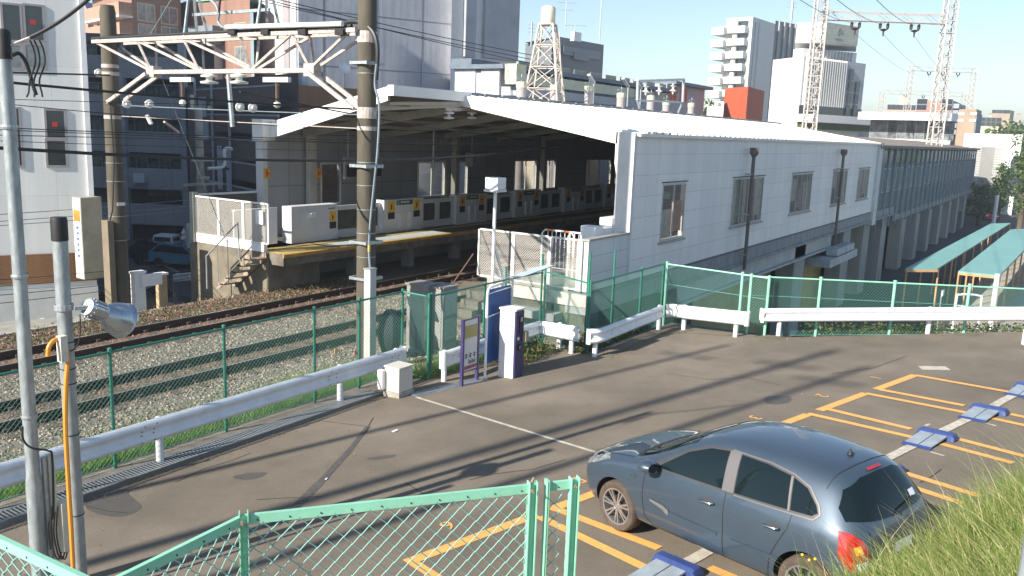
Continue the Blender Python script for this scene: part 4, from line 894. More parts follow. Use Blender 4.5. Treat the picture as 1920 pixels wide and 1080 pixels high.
for a in ((97, 950), (103, 960), (108, 950)): MB().tube(pxc(8.38, a, (a[0]-2, 1000), (a[0]+6, 1040), (a[0]+14, 1048), (a[0]+18, 1035)), .008, 6).build('cable', M_CABLE, t, smooth=True)
t = thing('floodlight_pole', (*P2, lotz(P2[1])), 'shorter galvanised pole with a black cap carrying the silver floodlight and an orange cable', 'pole')
MB().tube([(*P2, .1), (*P2, z2)], .071, 20).build('pole', M_ZINC, t, smooth=True)
MB().lathe([(.077, 0), (.077, .2), (.07, .23), (0, .235)], (*P2, z2-.2), n=18).build('cap', M_BLACK, t, smooth=True)
MB().tube(pxc(8.1, (90, 668), (92, 650), (104, 637), (118, 640), (125, 655), (127, 680), (124, 720), (123, 800), (128, 900), (134, 1000), (137, 1060), (138, 1090)), .023, 8).build('orange_conduit', mat('orange_conduit', (.75, .28, .03), .5, var=.05), t, smooth=True)
p = onY(114, 640, 8.1); bx(t, 'splice_box', mat('ivory_plastic', (.62, .60, .5), .5), (p.x-.035, 8.04, p.z-.2), (p.x+.035, 8.12, p.z+.06))
for y in (578, 640, 655, 690, 718, 815, 968):
    p = onY(139, y, 8.2); MB().lathe([(.076, 0), (.079, .005), (.076, .012)], (*P2, p.z), n=18).build('strap', M_BLACK if y > 600 else M_STEEL, t)
MB().tube(pxc(8.1, (150, 590), (151, 620), (146, 645), (138, 655)), .006, 6).build('lamp_lead', M_CABLE, t, smooth=True)
# floodlight head: dome reflector
c0 = onY(163, 575, 8.05); ax = (onY(240, 594, 8.0)-c0).normalized(); ax = (ax+Vector((0, .25, -.12))).normalized()
t = thing('floodlight', c0, 'silver dome floodlight clamped to the shorter galvanised pole', 'floodlight')
bp = onY(139, 578, 8.1); MB().bar(bp, c0+ax*.02, .05, .035).build('bracket', M_ZINC, t); m = MB(); m.lathe([(.078, -.03), (.09, -.03), (.09, .03), (.078, .03)], (*P2, bp.z), n=16); m.build('clamp', M_STEEL, t)
M_SILV = mat('spun_aluminium', (.50, .54, .57), .28, metal=.75, var=.08, scale=5)
m = MB(); m.lathe([(0, 0), (.085, 0), (.09, .02), (.09, .19), (.085, .21), (0, .21)], c0, ax, 24); m.build('ballast_housing', M_SILV, t, smooth=True, sharp=35)
m = MB()
for k in range(14):
    a = 2*math.pi*k/14; u = ax.orthogonal().normalized(); u.rotate(Matrix.Rotation(a, 3, ax)); m.bar(c0+ax*.03+u*.093, c0+ax*.19+u*.093, .012, .02, up=u)
tag(m.build('cooling_fins', M_SILV, t), kind='stuff')
pr = [(.07, .21), (.09, .235), (.125, .28), (.155, .34), (.175, .41), (.183, .47), (.190, .475), (.190, .485), (.178, .485), (.168, .41), (.12, .29), (.06, .25), (0, .25)]
MB().lathe(pr, c0, ax, 32).build('reflector', M_SILV, t, smooth=True, sharp=50); MB().lathe([(0, .47), (.17, .47)], c0, ax, 28).build('lens', M_CLEAR, t)
# concrete masts
tm1 = thing('concrete_mast', (14, 22.45, -.1), 'mossy concrete mast under the left end of the catenary truss', 'mast')
MB().tube([(14, 22.45, -4), (14, 22.45, 7.95), (14, 22.45, 8.15)], [.26, .205, .17], 20).build('shaft', M_CPOLE, tm1, smooth=True)
tm2 = thing('concrete_mast', (14.0, 13.0, -.1), 'tall banded concrete mast under the right end of the catenary truss', 'mast')
MB().tube([(14.0, 13, -.2), (14.0, 13, 13)], [.215, .19], 22).build('shaft', M_CPOLE, tm2, smooth=True)
def band(t, x, y, z, r, h=.14, m_=None): MB().lathe([(r, 0), (r+.012, .003), (r+.012, h-.003), (r, h)], (x, y, z), n=20).build('band', m_ or M_TRUSS, t)
for y, h in ((70, .24), (212, .24), (241, .09)): band(tm2, 14, 13, onY(688, y, 13).z-h/2, .2, h)
for y in (139, 305, 348, 393, 437, 481): band(tm2, 14, 13, onY(688, y, 13).z, .2, .02, M_STEEL)
for y in (119, 311, 453, 520):
    z = onY(688, y, 13).z; m = MB()
    for s_ in (-.22, .22): m.bar((13.72, 13+s_, z), (14.28, 13+s_, z), .05, .07)
    m.bar((13.74, 12.8, z), (13.74, 13.2, z), .03, .06); m.bar((14.26, 12.8, z), (14.26, 13.2, z), .03, .06); m.build('crossarm_clamp', M_STEEL, tm2)
for y, h in ((125, .1), (139, .1), (220, .1)): band(tm1, 14, 22.45, onY(215, y, 22.4).z-h/2, .21, h)
for y in (306, 340, 405, 450): band(tm1, 14, 22.45, onY(230, y, 22.4).z, .225, .02, M_STEEL)
bx(tm1, 'number_plate', M_WHITE, (13.86, 22.2, onY(223, 386, 22.2).z), (14.1, 22.21, onY(223, 380, 22.2).z))
bx(tm1, 'cable_duct', mat('duct_brown', (.20, .16, .11), .7, var=.1), (13.55, 22.2, -.3), (13.72, 22.5, onY(206, 413, 22.3).z))
MB().tube([onY(206, 413, 22.2), onY(211, 395, 22.1), onY(214, 300, 22.1), onY(207, 200, 22.1)], .02, 6).build('cable', M_CABLE, tm1)
MB().tube(curve([onX(690+dx, y, 13.9) for dx, y in ((-50, 44), (-20, 41), (2, 52), (14, 70), (18, 100), (15, 150))]), .05, 8).build('feeder_cable', M_CABLE, tm2, smooth=True)
MB().tube(curve([onX(x, y, 13.75) for x, y in ((706, 120), (703, 160), (711, 200), (708, 280), (702, 340), (694, 420), (692, 470), (694, 505))]), .025, 7).build('feeder_cable', mat('grey_cable', (.20, .25, .28), .5), tm2, smooth=True)
MB().lathe([(.03, 0), (.03, .15)], onX(692, 472, 13.72), n=8).build('cable_tag', M_YEL, tm2)
# truss
tt = thing('catenary_truss', (14, 17.7, 6.3), 'pale peeling paint truss gantry spanning both tracks between the two concrete masts', 'gantry')
def ty(px): return onX(px, 135, 14).y
ZT, ZB_ = 7.18, 6.38
T = [22.6, 20.75, 18.85, 16.75, 15.0, 13.25]; Bn = [20.5, 18.55, 16.6, 14.65]
for x in (13.72, 14.28):
    MB().bar((x, 22.75, ZT), (x, 13.05, ZT), .09, .09).build('top_chord', M_TRUSS, tt)
    m = MB()
for x in (13.92, 14.08): MB().bar((x, Bn[0]+.1, ZB_), (x, Bn[3]-.1, ZB_), .06, .10).build('bottom_chord', M_TRUSS, tt)
MB().tube([(14.2, 22.8, ZT+.09), (14.2, 13.2, ZT+.09)], .035, 8).build('cable', M_CABLE, tt)
MB().tube([(13.74, 22.8, ZT+.08), (13.74, 18, ZT+.085), (13.74, 13.2, ZT+.08)], .045, 8).build('cable', M_CABLE, tt)
for a, b in ((0, 0), (1, 0), (1, 1), (2, 1), (2, 2), (3, 2), (4, 2), (4, 3), (5, 3)):
    for x in (13.72, 14.28): MB().bar((x, T[a], ZT-.02), (14.0+(x-14)*.25, Bn[b], ZB_+.03), .05, .06).build('diagonal', M_TRUSS, tt)
for y in T: MB().bar((13.72, y, ZT), (14.28, y, ZT), .05, .05).build('tie', M_TRUSS, tt)
for y in (Bn[0], Bn[3]): bx(tt, 'gusset', M_TRUSS, (13.88, y-.16, ZB_-.13), (14.12, y+.16, ZB_+.15))
for x in (13.8, 14.2):
    MB().bar((x, Bn[0]+.05, ZB_-.05), (x, 22.35, 5.58), .06, .09).build('knee_brace', M_TRUSS, tt); MB().bar((x, Bn[3]-.05, ZB_-.05), (x, 13.2, 5.55), .06, .09).build('knee_brace', M_TRUSS, tt)
for px, la, lb in ((360, 352, 374), (498, 484, 511)):
    ap = onX(px, -60, 14)
    for l in (la, lb): b = onX(l, 66, 14); MB().bar((14.28, b.y, ZT), (14, ap.y, ap.z), .06, .06).build('top_strut', M_ZINC, tt)
    b = onX((la+lb)/2, 66, 14); MB().bar((13.72, b.y, ZT), (14, ap.y, ap.z), .05, .05).build('top_strut', M_ZINC, tt)
a, b = onX(362, 28, 14), onX(505, 18, 14); MB().bar(a, b, .05, .07).build('top_crossbar', M_ZINC, tt)
a, b = onX(424, 51, 13.6), onX(642, 45, 13.6); MB().tube([a, b], .055, 10).build('cable_pipe', M_WHITE, tt, smooth=True)
for px in (438, 500, 570, 640):
    p = onX(px, 57, 13.68); bx(tt, 'pipe_saddle', M_DARK, (13.6, p.y-.12, p.z-.1), (13.8, p.y+.12, p.z+.02))
MB().tube(curve([onX(x, y, 13.7) for x, y in ((395, 0), (405, 10), (410, 25), (409, 40), (416, 50), (425, 52))]), .035, 7).build('cable', mat('grey_cable', (.20, .25, .28), .5), tt, smooth=True)
MB().tube(curve([onX(x, y, 13.7) for x, y in ((415, -20), (412, 5), (410, 25))]), .03, 7).build('cable', M_CABLE, tt, smooth=True)
for px, py in ((392, 150), (448, 150)):
    p = onX(px, 143, 13.9); MB().lathe([(.05, .05), (.05, 0), (.2, -.05), (.2, -.09), (.08, -.1), (.08, -.17), (.22, -.2), (.2, -.25), (.06, -.27), (0, -.27)], (13.9, p.y, ZB_-.05), n=16).build('insulator', M_INS, tt, smooth=True)
a = onX(428, 140, 13.9); b = onX(436, 238, 13.9); MB().tube([a, b], .055, 8).build('drop_tube', M_ZINC, tt)
for px in (341, 519):
    p = onX(px, 149, 13.9); bx(tt, 'hanger_plate', M_INS, (13.85, p.y-.42, p.z-.06), (13.95, p.y+.42, p.z+.05)); MB().tube([(13.9, p.y, p.z), (13.9, p.y, p.z-.55)], .035, 6).build('hanger_rod', M_RUST, tt)
    MB().lathe([(.02, 0), (.08, -.03), (.09, -.1), (.03, -.15)], (13.9, p.y, p.z-.5), n=10).build('insulator', M_INS, tt)
# portal insulators in the station mouth
t = thing('insulator_bracket', (21.0, 16.2, 5.5), 'white bracket with two hanging disc insulators under the roof gable', 'insulator'); a, b = onY(835, 205, 16.3), onY(893, 205, 16.3)
MB().bar(a, b, .09, .1).build('bar', M_TRUSS, t)
for px in (842, 885):
    p = onY(px, 208, 16.3); MB().lathe([(.04, 0), (.16, -.05), (.16, -.09), (.05, -.1), (.05, -.16), (.17, -.2), (.16, -.24), (0, -.26)], p, n=14).build('insulator', M_INS, t, smooth=True)
def wire(label, a, b, r=.012, sag=.0, m_=None, n=10, name='overhead_wire', group=None):
    a, b = Vector(a), Vector(b); pts = [a.lerp(b, k/n)-Vector((0, 0, 4*sag*(k/n)*(1-k/n))) for k in range(n+1)]
    o = a.copy(); m = MB(); m.tube([p-o for p in pts], r, 6); ob = m.build(name, m_ or M_CABLE, smooth=True); ob.location = o; return tag(ob, label, 'wire', group)
Y_ = onY
GREYC = mat('grey_cable', (.20, .25, .28), .5)
wire('thick black cable crossing the picture from the left edge into the station mouth', Y_(-60, 274, 12.9), Y_(1058, 272, 15), .03, .35)
wire('black cable passing behind the insulators of the truss', Y_(-60, 147, 12.6), Y_(700, 206, 13.3), .022, .05)
wire('black cable entering the station under the gable', Y_(450, 172, 15), Y_(1000, 262, 16), .018, .12)
wire('thin wire strung with white discs below the truss', onX(205, 196, 14), onX(672, 215, 14), .012, .02, GREYC)
wire('thin span wire between the masts below the discs', onX(228, 218, 14), onX(672, 241, 14), .012, .0, M_TRUSS)
for i, (ya, yb, Yp, sg, r) in enumerate(((184, 206, 18.45, 0, .008), (237, 262, 15.05, .05, .010), (241, 266, 15.05, .05, .008), (252, 268, 18.4, 0, .010), (188, 232, 18.45, .3, .01), (262, 276, 18.45, .1, .008))):
    wire('%s of six thin dark wires running along the tracks at the left edge' % ('highest', 'third', 'fourth', 'fifth', 'second', 'lowest')[i], Y_(-60, ya, Yp), Y_(1000, yb+8, Yp), r, sg, group='thin wires running along the tracks')
wire('short tarred cable dead ended on the left mast', Y_(-60, 134, 22), Y_(206, 141, 22.2), .025, 0)
for ya, yb, w_ in ((404, 376, 'uppermost'), (417, 388, 'middle'), (425, 396, 'lowest')): wire('%s of three bluish wires sloping up past the left mast to the small pole' % w_, Y_(-30, ya, 23.5), Y_(372, yb-3, 29), .012, .03, GREYC, group='bluish wires behind the left mast')
for ya, yb, w_ in ((527, 489, 'uppermost'), (539, 503, 'second highest'), (556, 513, 'second lowest'), (572, 520, 'lowest')): wire('%s of four dark wires crossing the foot of the left building' % w_, Y_(-30, ya, 20.9), Y_(366, yb, 27), .010, .05, group='low wires at the left building')
wire('thin guy wire slanting from the truss down to the mesh screen', onX(305, 150, 14.3), onX(428, 460, 17.5), .012, 0, GREYC)
wire('thin stay rising from the truss to the top of the picture', onX(282, 64, 14), onX(345, -40, 14), .012, 0, GREYC)
wire('thick twisted service cable rising to the right from the taller pole', Y_(57, 70, 8.4), onH(215, -50, 8.2), .017, .06)
wire('pale stay clip wire between the taller pole and the service cable', Y_(20, 84, 8.55), Y_(57, 70, 8.4), .012, 0, M_TRUSS)
for k, x in enumerate((62, 70, 80)): tag(MB().tube(pxc(8.4, (x-6, 75), (x+2, 95), (x+4, 120), (x-6, 150), (x-8+k*3, 172), (x-12+k*6, 182)), .008, 6).build('cable_tail', M_CABLE, smooth=True), '%s of three loose black cable tails hanging beside the taller pole' % ('left', 'middle', 'right')[k], 'wire', 'loose cable tails')
tag(MB().tube(pxc(8.45, (22, 104), (35, 100), (46, 112), (55, 135), (62, 160), (68, 178)), .018, 8).build('cable_tail', M_CABLE, smooth=True), 'thick black cable curving out of the taller pole below its cap', 'wire')
for k, (a, b) in enumerate((((430, -12), (1000, 112)), ((450, -14), (1000, 120)), ((500, -6), (1000, 104)))): wire('%s of three fine wires slanting across the scaffold sheets' % ('middle', 'lowest', 'highest')[k], onH(*a, 45), onH(*b, 60), .025, .1, group='fine wires before the scaffold')
# strain insulators
for i, (px, py, l) in enumerate(((185, 137, 'leftmost'), (238, 195, 'second from the left'), (280, 195, 'third from the left'), (450, 201, 'fourth from the left'), (474, 202, 'rightmost'))):
    p = onX(px, py, 13.95); tag_ = MB().lathe([(0, -.06), (.03, -.06), (.045, -.02), (.105, -.012), (.115, .0), (.1, .012), (.045, .02), (.03, .06), (0, .06)], (0, 0, 0), (0.35, 1, 0), 18).build('disc_insulator', M_INS, smooth=True); tag_.location = p
    tag(tag_, '%s of the five white disc insulators strung below the truss' % l, 'insulator')
for i, (px, py, w) in enumerate(((275, 215, 'left'), (1, 1, ''))):
    if w: p = onX(px, py, 14.3); m = MB(); m.lathe([(0, 0), (.06, .02), (.06, .28), (0, .3)], (0, 0, 0), (.2, -.4, -.9), 10); o = m.build('guy_insulator', M_INS, smooth=True); o.location = p; tag(o, 'small white capsule insulator on the slanting guy wire', 'insulator')
# arm on the wires
t = thing('steady_arm', onX(310, 232, 14.4), 'short slanting pale steady arm on the span wire right of the left mast', 'arm'); MB().tube([onX(308, 228, 14.1), onX(335, 248, 14.8)], .035, 6).build('arm', M_TRUSS, t)
# distribution pole between buildings with a transformer
px_ = 381; pb = onY(381, 380, 30); pt = onY(372, 200, 30)
t = thing('utility_pole', (pt.x, 30, -4), 'thin pale distribution pole with short crossarms rising behind the mesh screen', 'utility pole'); MB().tube([(pt.x, 30, -4), (pt.x, 30, pt.z)], [.22, .14], 12).build('shaft', mat('pale_pole', (.40, .38, .32), .8, var=.2), t, smooth=True)
for y, w in ((255, .4), (300, .9), (333, .5), (345, 1.6)):
    p = onY(376, y, 30); bx(t, 'crossarm', M_STEEL, (p.x-w*.6, 29.8, p.z-.05), (p.x+w*.6, 29.9, p.z+.05))
MB().tube(curve([onY(x, y, 29.8) for x, y in ((390, 316), (415, 314), (421, 305), (420, 285), (425, 278), (435, 280))]), .07, 8).build('goose_arm', M_INS, t, smooth=True)
t = thing('transformer', (pt.x, 29, 0), 'grey pole transformer with a white bushing beside the platform end', 'transformer'); a, b = onY(352, 425, 29), onY(374, 463, 29); MB().lathe([(0, 0), (.33, 0), (.33, a.z-b.z), (.28, a.z-b.z+.1), (0, a.z-b.z+.1)], ((a.x+b.x)/2+.05, 29, b.z), n=16).build('tank', mat('transformer_grey', (.55, .58, .58), .4), t, smooth=True)
q = onY(344, 432, 29); MB().lathe([(0, 0), (.09, .02), (.13, .1), (.06, .2), (.1, .3), (.04, .4), (0, .5)], (q.x, 29, q.z-.4), n=10).build('bushing', M_INS, t)
bx(t, 'bracket', M_STEEL, (a.x+.5, 28.95, b.z+.3), (pt.x, 29.9, b.z+.4))
# ================================================================ BUILDINGS ROUND ABOUT
def building(name, label, corners, ytop, m, zb=-4., cat='building', back=12, ztop=None, roof=None, parapet=.0):
    """corners: list of (px, forward distance) along the visible facades, left to right; the hidden back is closed behind"""
    P_ = [onH(px, 200, d) for px, d in corners]; P_ = [Vector((p.x, p.y, 0)) for p in P_]
    zt_ = ztop if ztop is not None else onH(corners[0][0], ytop, corners[0][1]).z
    F = Vector((math.cos(YA), math.sin(YA), 0)); a, b = P_[0], P_[-1]
    ka, kb = 1+back/a.length, 1+back/b.length; poly = [(p.x, p.y) for p in P_]+[(b.x*kb, b.y*kb), (a.x*ka, a.y*ka)]
    c = sum(P_, Vector())/len(P_); t = thing(name, (c.x, c.y, zb), label, cat)
    MB().prism(poly, zb, zt_).build('wall', m, t)
    if roof: MB().prism([(x, y) for x, y in poly], zt_+.01, zt_+.35).build('roof', roof, t)
    t['_'] = 0; del t['_']; return t, P_, zt_
def fac(a, b):
    d = (b-a); L_ = d.length; d = d/L_; return d, L_, math.atan2(d.y, d.x)
def wins(t, a, b, rows, cols, w, h, fm=M_ALU, pm=M_PANE, s0=.1, s1=.9, mull=1, skip=None, fw=.06):
    d, L_, an = fac(a, b); n = Vector((d.y, -d.x, 0))
    for z in rows:
        for i in range(cols):
            if skip and (i, z) in skip: continue
            q = s0+(s1-s0)*(i/(cols-1) if cols > 1 else .5); p = a+d*L_*q+n*.01; window(t, (p.x, p.y, z), an, w, h, fm, pm, fw, mull)
def fbox(t, name, m, a, b, s0, s1, z0, z1, out, inn=0.):
    """box against facade a-b from s0..s1 metres"""
    d, L_, an = fac(a, b); n = Vector((d.y, -d.x, 0)); p, q = a+d*s0, a+d*s1
    return MB().prism([((p+n*out).x, (p+n*out).y), ((q+n*out).x, (q+n*out).y), ((q-n*inn).x, (q-n*inn).y), ((p-n*inn).x, (p-n*inn).y)], z0, z1).build(name, m, t)
# left white panel building
M_LP = panelmat('left_panels', (.76, .77, .75), .95, 1.9, .006, .75)
LBC = Vector((14.93, 25.2, 0)); LBW = Vector((-math.cos(R(25)), math.sin(R(25)), 0))
def LB(px, py):
    p = onLine(px, py, LBC, LBC+LBW); d = (Vector((p.x, p.y, 0))-LBC).dot(LBW); return Vector((14.93-d, 25.2, p.z))
t = thing('panel_building', (14.93, 25.2, -1), 'white panelled building with a brown brick band at the left edge, beside the tracks', 'building')
bx(t, 'wall', M_LP, (9.0, 25.2, 0), (14.93, 34, 8.75)); bx(t, 'plinth', mat('plinth_white', (.52, .54, .53), .6, var=.06), (8.98, 25.17, -3.9), (14.95, 33, -.005))
M_BRB = panelmat('brown_brick', (.21, .105, .045), .22, .07, .008, 1.3, var=.15, off=.5)
z_a, z_b = LB(100, 475).z, LB(100, 529).z; bx(t, 'brick_band', M_BRB, (9.0, 25.14, z_b), (14.92, 25.165, z_a)); bx(t, 'corner_trim', M_WHITE, (14.82, 25.13, z_a+.02), (14.97, 25.4, 8.75))
M_LF = mat('left_frame', (.33, .31, .32), .5)
def winpx(t, x0, y0, x1, y1, Y, **k):
    a, b = LB(x0, y0), LB(x1, y1); return window(t, ((a.x+b.x)/2, Y, b.z), 0, b.x-a.x, a.z-b.z, **k)
winpx(t, 4, 8, 40, 76, 25.185, fm=M_LF, mull=0); winpx(t, 46, 10, 82, 76, 25.185, fm=M_LF, mull=0); winpx(t, 6, 84, 41, 128, 25.185, fm=M_LF, mull=0, pm=M_PANEB); winpx(t, 47, 84, 84, 128, 25.185, fm=M_LF, mull=0, pm=M_PANEB)
winpx(t, 30, 204, 41, 310, 25.185, fm=M_LF, mull=0); winpx(t, 86, 207, 122, 258, 25.185, fm=M_LF, mull=0); winpx(t, 88, 264, 124, 310, 25.185, fm=M_LF, mull=0)
for px, py in ((63, 42), (104, 233)): p = LB(px, py); bx(t, 'red_mark', mat('red_mark', (.5, .03, .03), .5), (p.x-.09, 25.13, p.z-.07), (p.x+.05, 25.15, p.z+.07))
m = MB(); p = LB(81, 603); m.lathe([(.12, 0), (.12, .03), (0, .05)], (p.x, 25.16, p.z), (0, -1, 0), 14); m.build('vent_cap', M_WHITE, t)
move(t, (14.93, 25.2, -1), R(-25))
struct(MB().box((2, 20.95, -.4), (13.6, 21.15, -.02)), 'kerb', M_CONC)
# projecting vertical sign board
a, b = onY(155, 370, 24.7), onY(170, 522, 24.7); SX, SY = 1.12, 2.1
t = thing('vertical_sign', (13.45+SX, 24.5, b.z), 'tall narrow vertical sign with an orange patch at the corner of the left building', 'sign')
bd = bx(t, 'board', mat('sign_metal', (.45, .42, .33), .35, metal=.3), (14.2, 24.6, b.z), (14.85, 25.05, a.z)); bx(bd, 'face', mat('sign_face', (.75, .75, .76), .4, var=0), (14.188, 24.63, b.z+.03), (14.198, 25.02, a.z-.03)); bx(bd, 'orange_patch', mat('sign_orange', (.8, .25, .04), .5), (14.178, 24.66, a.z-.72), (14.187, 24.99, a.z-.38))
m = MB()
for i in range(6): m.box((14.178, 24.77, a.z-.95-i*.17), (14.187, 24.88, a.z-.87-i*.17))
m.box((14.1872, 24.82, a.z-1.8), (14.1876, 24.83, a.z-.87)); m.build('lettering', mat('sign_blue', (.1, .15, .35), .5), bd)
for z in (a.z-.4, b.z+.5): bx(t, 'arm', M_STEEL, (14.4, 25.05, z), (14.5, 25.13, z+.06))
# posts and odds by the platform foot
p = onY(300, 570, 23.5); 
for px, w, mcol, y0, lab in ((258, .35, M_WHITE, 512, 'pale grey roadside cabinet between the left mast and the wooden post'), (302, .26, mat('post_wood', (.42, .32, .18), .8), 515, 'short thick ochre post with a white sign arm by the lower yard')):
    a = onY(px, y0, 22.5); t = thing('yard_post', (a.x, 22.5, -3), lab, 'post'); bx(t, 'post', mcol, (a.x-w/2, 22.4, -3.5), (a.x+w/2, 22.6, a.z)); bx(t, 'cap', M_WHITE, (a.x-w/2-.03, 22.37, a.z), (a.x+w/2+.03, 22.63, a.z+.06))
    if px == 302: bx(t, 'sign_arm', M_WHITE, (a.x-.75, 22.3, a.z-.25), (a.x-.1, 22.38, a.z+.1))
# dark apartment block in shade
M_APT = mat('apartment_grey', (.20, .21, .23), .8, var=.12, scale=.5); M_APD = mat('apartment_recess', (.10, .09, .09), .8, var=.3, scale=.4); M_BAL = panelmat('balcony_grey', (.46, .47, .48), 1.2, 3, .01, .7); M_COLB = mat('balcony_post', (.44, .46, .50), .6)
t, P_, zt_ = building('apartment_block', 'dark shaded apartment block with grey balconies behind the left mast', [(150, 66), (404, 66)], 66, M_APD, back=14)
a, b = P_; L_ = (b-a).length
zs = [onH(250, y, 66).z for y in (140, 211, 276, 343, 408)]
fbox(t, 'cornice', M_APT, a, b, 0, L_, zt_-.5, zt_+.1, 1.0)
for k, z in enumerate(zs):
    fbox(t, 'balcony', M_BAL, a, b, 0, L_*.81, z-.15, z+1.25, 1.5, -1.4); fbox(t, 'slab', M_COLB, a, b, 0, L_*.81, z-.32, z-.16, 1.55, 0)
for s_ in (0.0, .36, .8): fbox(t, 'column', M_COLB, a, b, L_*s_, L_*s_+.45, -4, zt_-.2, 1.75, -1.2)
for k, z in enumerate([zs[0]+2.8]+zs[:-1]): wins(t, a, b, [z+.1-(2.9 if k == 0 else 0)], 5, 1.7, 2.0, fm=M_COLB, pm=M_PANEB, s0=.06, s1=.74, mull=1, fw=.05)
wins(t, a, b, [-.6], 2, 2.8, 2.2, pm=mat('shutter_grey', (.3, .3, .28), .6), s0=.62, s1=.80)
for q, z in ((.47, zs[3]+.3),): fbox(t, 'air_conditioner', M_WHITE, a, b, L_*q, L_*q+.8, z-.1, z+.6, 2.3, -1.6)
# slate building part with stair tower and dark balconies right of it
M_BRN = mat('brown_grey_wall', (.17, .145, .15), .8, var=.12, scale=.6)
t, P_, zt_ = building('stair_tower_block', 'brown grey tower block with small square windows next to the dark balconies', [(352, 62), (402, 60)], 162, M_BRN, back=9)
wins(t, P_[0], P_[1], [zt_-1.6], 3, .55, 1.0, pm=M_PANEB, s0=.2, s1=.85, mull=0, fm=M_COLB)
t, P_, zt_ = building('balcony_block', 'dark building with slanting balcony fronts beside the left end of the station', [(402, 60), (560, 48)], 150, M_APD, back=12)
a, b = P_; L_ = (b-a).length
for y0 in (163, 213, 258, 300, 345, 390):
    z = onH(480, y0+6, 54).z; fbox(t, 'balcony', mat('brown_balcony', (.16, .125, .12), .8, var=.1), a, b, 0, L_, z-1.0, z+.0, 1.2, -1.1); fbox(t, 'rail', M_COLB, a, b, 0, L_, z+.02, z+.12, 1.22, -1.1)
for s_ in (.01, .25, .48): fbox(t, 'pole', M_COLB, a, b, L_*s_, L_*s_+.12, -4, zt_, 1.4, -1.28)
for y0, s_, w in ((168, .05, 1.6), (213, .1, 1.2), (258, .3, .9), (258, .42, .6), (300, .3, .9), (300, .42, .8)): fbox(t, 'hanging_sheet', mat('pale_laundry', (.5, .55, .6), .8), a, b, L_*s_, L_*s_+w, onH(440, y0+18, 57).z-1.2, onH(440, y0+18, 57).z+.1, 1.3, -1.25)
# brown tiled apartments behind, with pale balconies
M_TILE = panelmat('brick_tile', (.30, .17, .125), .6, .3, .01, .8, var=.08); M_TILB = mat('tile_pink', (.42, .25, .18), .7, var=.08)
t, P_, zt_ = building('brick_apartments', 'brown tiled apartment building with corner balconies, above the dark block at top left', [(183, 92), (255, 84), (345, 88)], -30, M_TILE, back=14)
z = onH(230, 10, 88).z
for y in (8, 45, 85): z = onH(230, y, 86).z; fbox(t, 'balcony', M_TILB, P_[0], P_[1], 1.2, (P_[1]-P_[0]).length, z-1.3, z-.1, 1.2, 0); fbox(t, 'slab', M_WHITE, P_[0], P_[1], 1.1, (P_[1]-P_[0]).length+.2, z-1.5, z-1.31, 1.3, 0)
for y in (24, 62): z = onH(300, y, 86).z; wins(t, P_[1], P_[2], [z-.9], 2, 1.6, 1.5, fm=mat('cream_frame', (.55, .48, .38), .5), pm=M_PANEB, s0=.28, s1=.75, fw=.12)
MB().prism([((P_[0]+Vector((-.8, -.5, 0))).x, P_[0].y-.5), (P_[1].x, P_[1].y-1.3), (P_[1].x+1.5, P_[1].y+2), (P_[0].x, P_[0].y+3)], onH(183, -4, 90).z, onH(183, -4, 90).z+.4).build('eaves', M_WHITE, t)
t, P_, zt_ = building('small_gable_house', 'small orange brown gabled house in the gap at the top left', [(158, 110), (173, 108), (184, 112)], 22, M_TILB, back=8)
MB().extr([P_[0]+Vector((0, 0, zt_)), P_[1]+Vector((0, 0, zt_)), (P_[0]+P_[1])/2+Vector((0, 0, zt_+1.2))], Vector((math.cos(YA), math.sin(YA), 0))*8).build('roof', mat('house_roof', (.25, .26, .3), .7), t)
# green roofed block with sloping slate part
M_SLATE = mat('slate_blue', (.19, .23, .27), .6, var=.08)
t, P_, zt_ = building('green_roof_block', 'brown building with a mint green roof and grey balconies behind the truss', [(345, 90), (392, 88), (472, 84)], 6, M_TILE, back=12)
a, b = P_[0], P_[2]
MB().extr([P_[0]+Vector((0, 0, zt_)), P_[2]+Vector((0, 0, zt_)), (P_[0]*.25+P_[2]*.75)+Vector((0, 0, zt_+1.3))], Vector((math.cos(YA), math.sin(YA), 0))*9).build('roof', mat('verdigris_roof', (.20, .42, .33), .6), t)
for k, y in enumerate((50, 95, 140, 178)):
    z = onH(400, y, 84).z; fbox(t, 'balcony', M_SLATE if k == 0 else M_BAL, P_[0], P_[1], 0, (P_[1]-P_[0]).length+2.5, z-1.5, z+.3, 1.4, 0)
    wins(t, P_[1], P_[2], [z-.9], 1, 1.6, 1.4, fm=mat('cream_frame', (.55, .48, .38), .5), pm=M_PANEB, s0=.75, s1=.8)
# scaffolded tower, sheets in two tones
def sheetmat(name, col):
    m = mat(name, col, .65, var=.1, scale=.35); n = m.node_tree.nodes; L = m.node_tree.links; b = n['Principled BSDF']; tc = n.new('ShaderNodeTexCoord'); mp = n.new('ShaderNodeMapping'); mp.inputs['Scale'].default_value = (1.2, 1.2, .08); nz = n.new('ShaderNodeTexNoise'); nz.inputs['Scale'].default_value = 1.6; nz.inputs['Detail'].default_value = 6
    L.new(tc.outputs['Object'], mp.inputs[0]); L.new(mp.outputs[0], nz.inputs[0]); bp = n.new('ShaderNodeBump'); bp.inputs['Strength'].default_value = .7; bp.inputs['Distance'].default_value = .06; L.new(nz.outputs[0], bp.inputs['Height']); L.new(bp.outputs[0], b.inputs['Normal']); return m
M_SHEET = sheetmat('scaffold_sheet', (.36, .38, .43)); M_TWR = mat('tower_white', (.70, .68, .67), .6, var=.04)
t, P_, zt_ = building('scaffold_tower', 'tall white tower wrapped in grey scaffold sheets behind the station roof', [(478, 92), (556, 80), (843, 88)], -40, M_TWR, back=16)
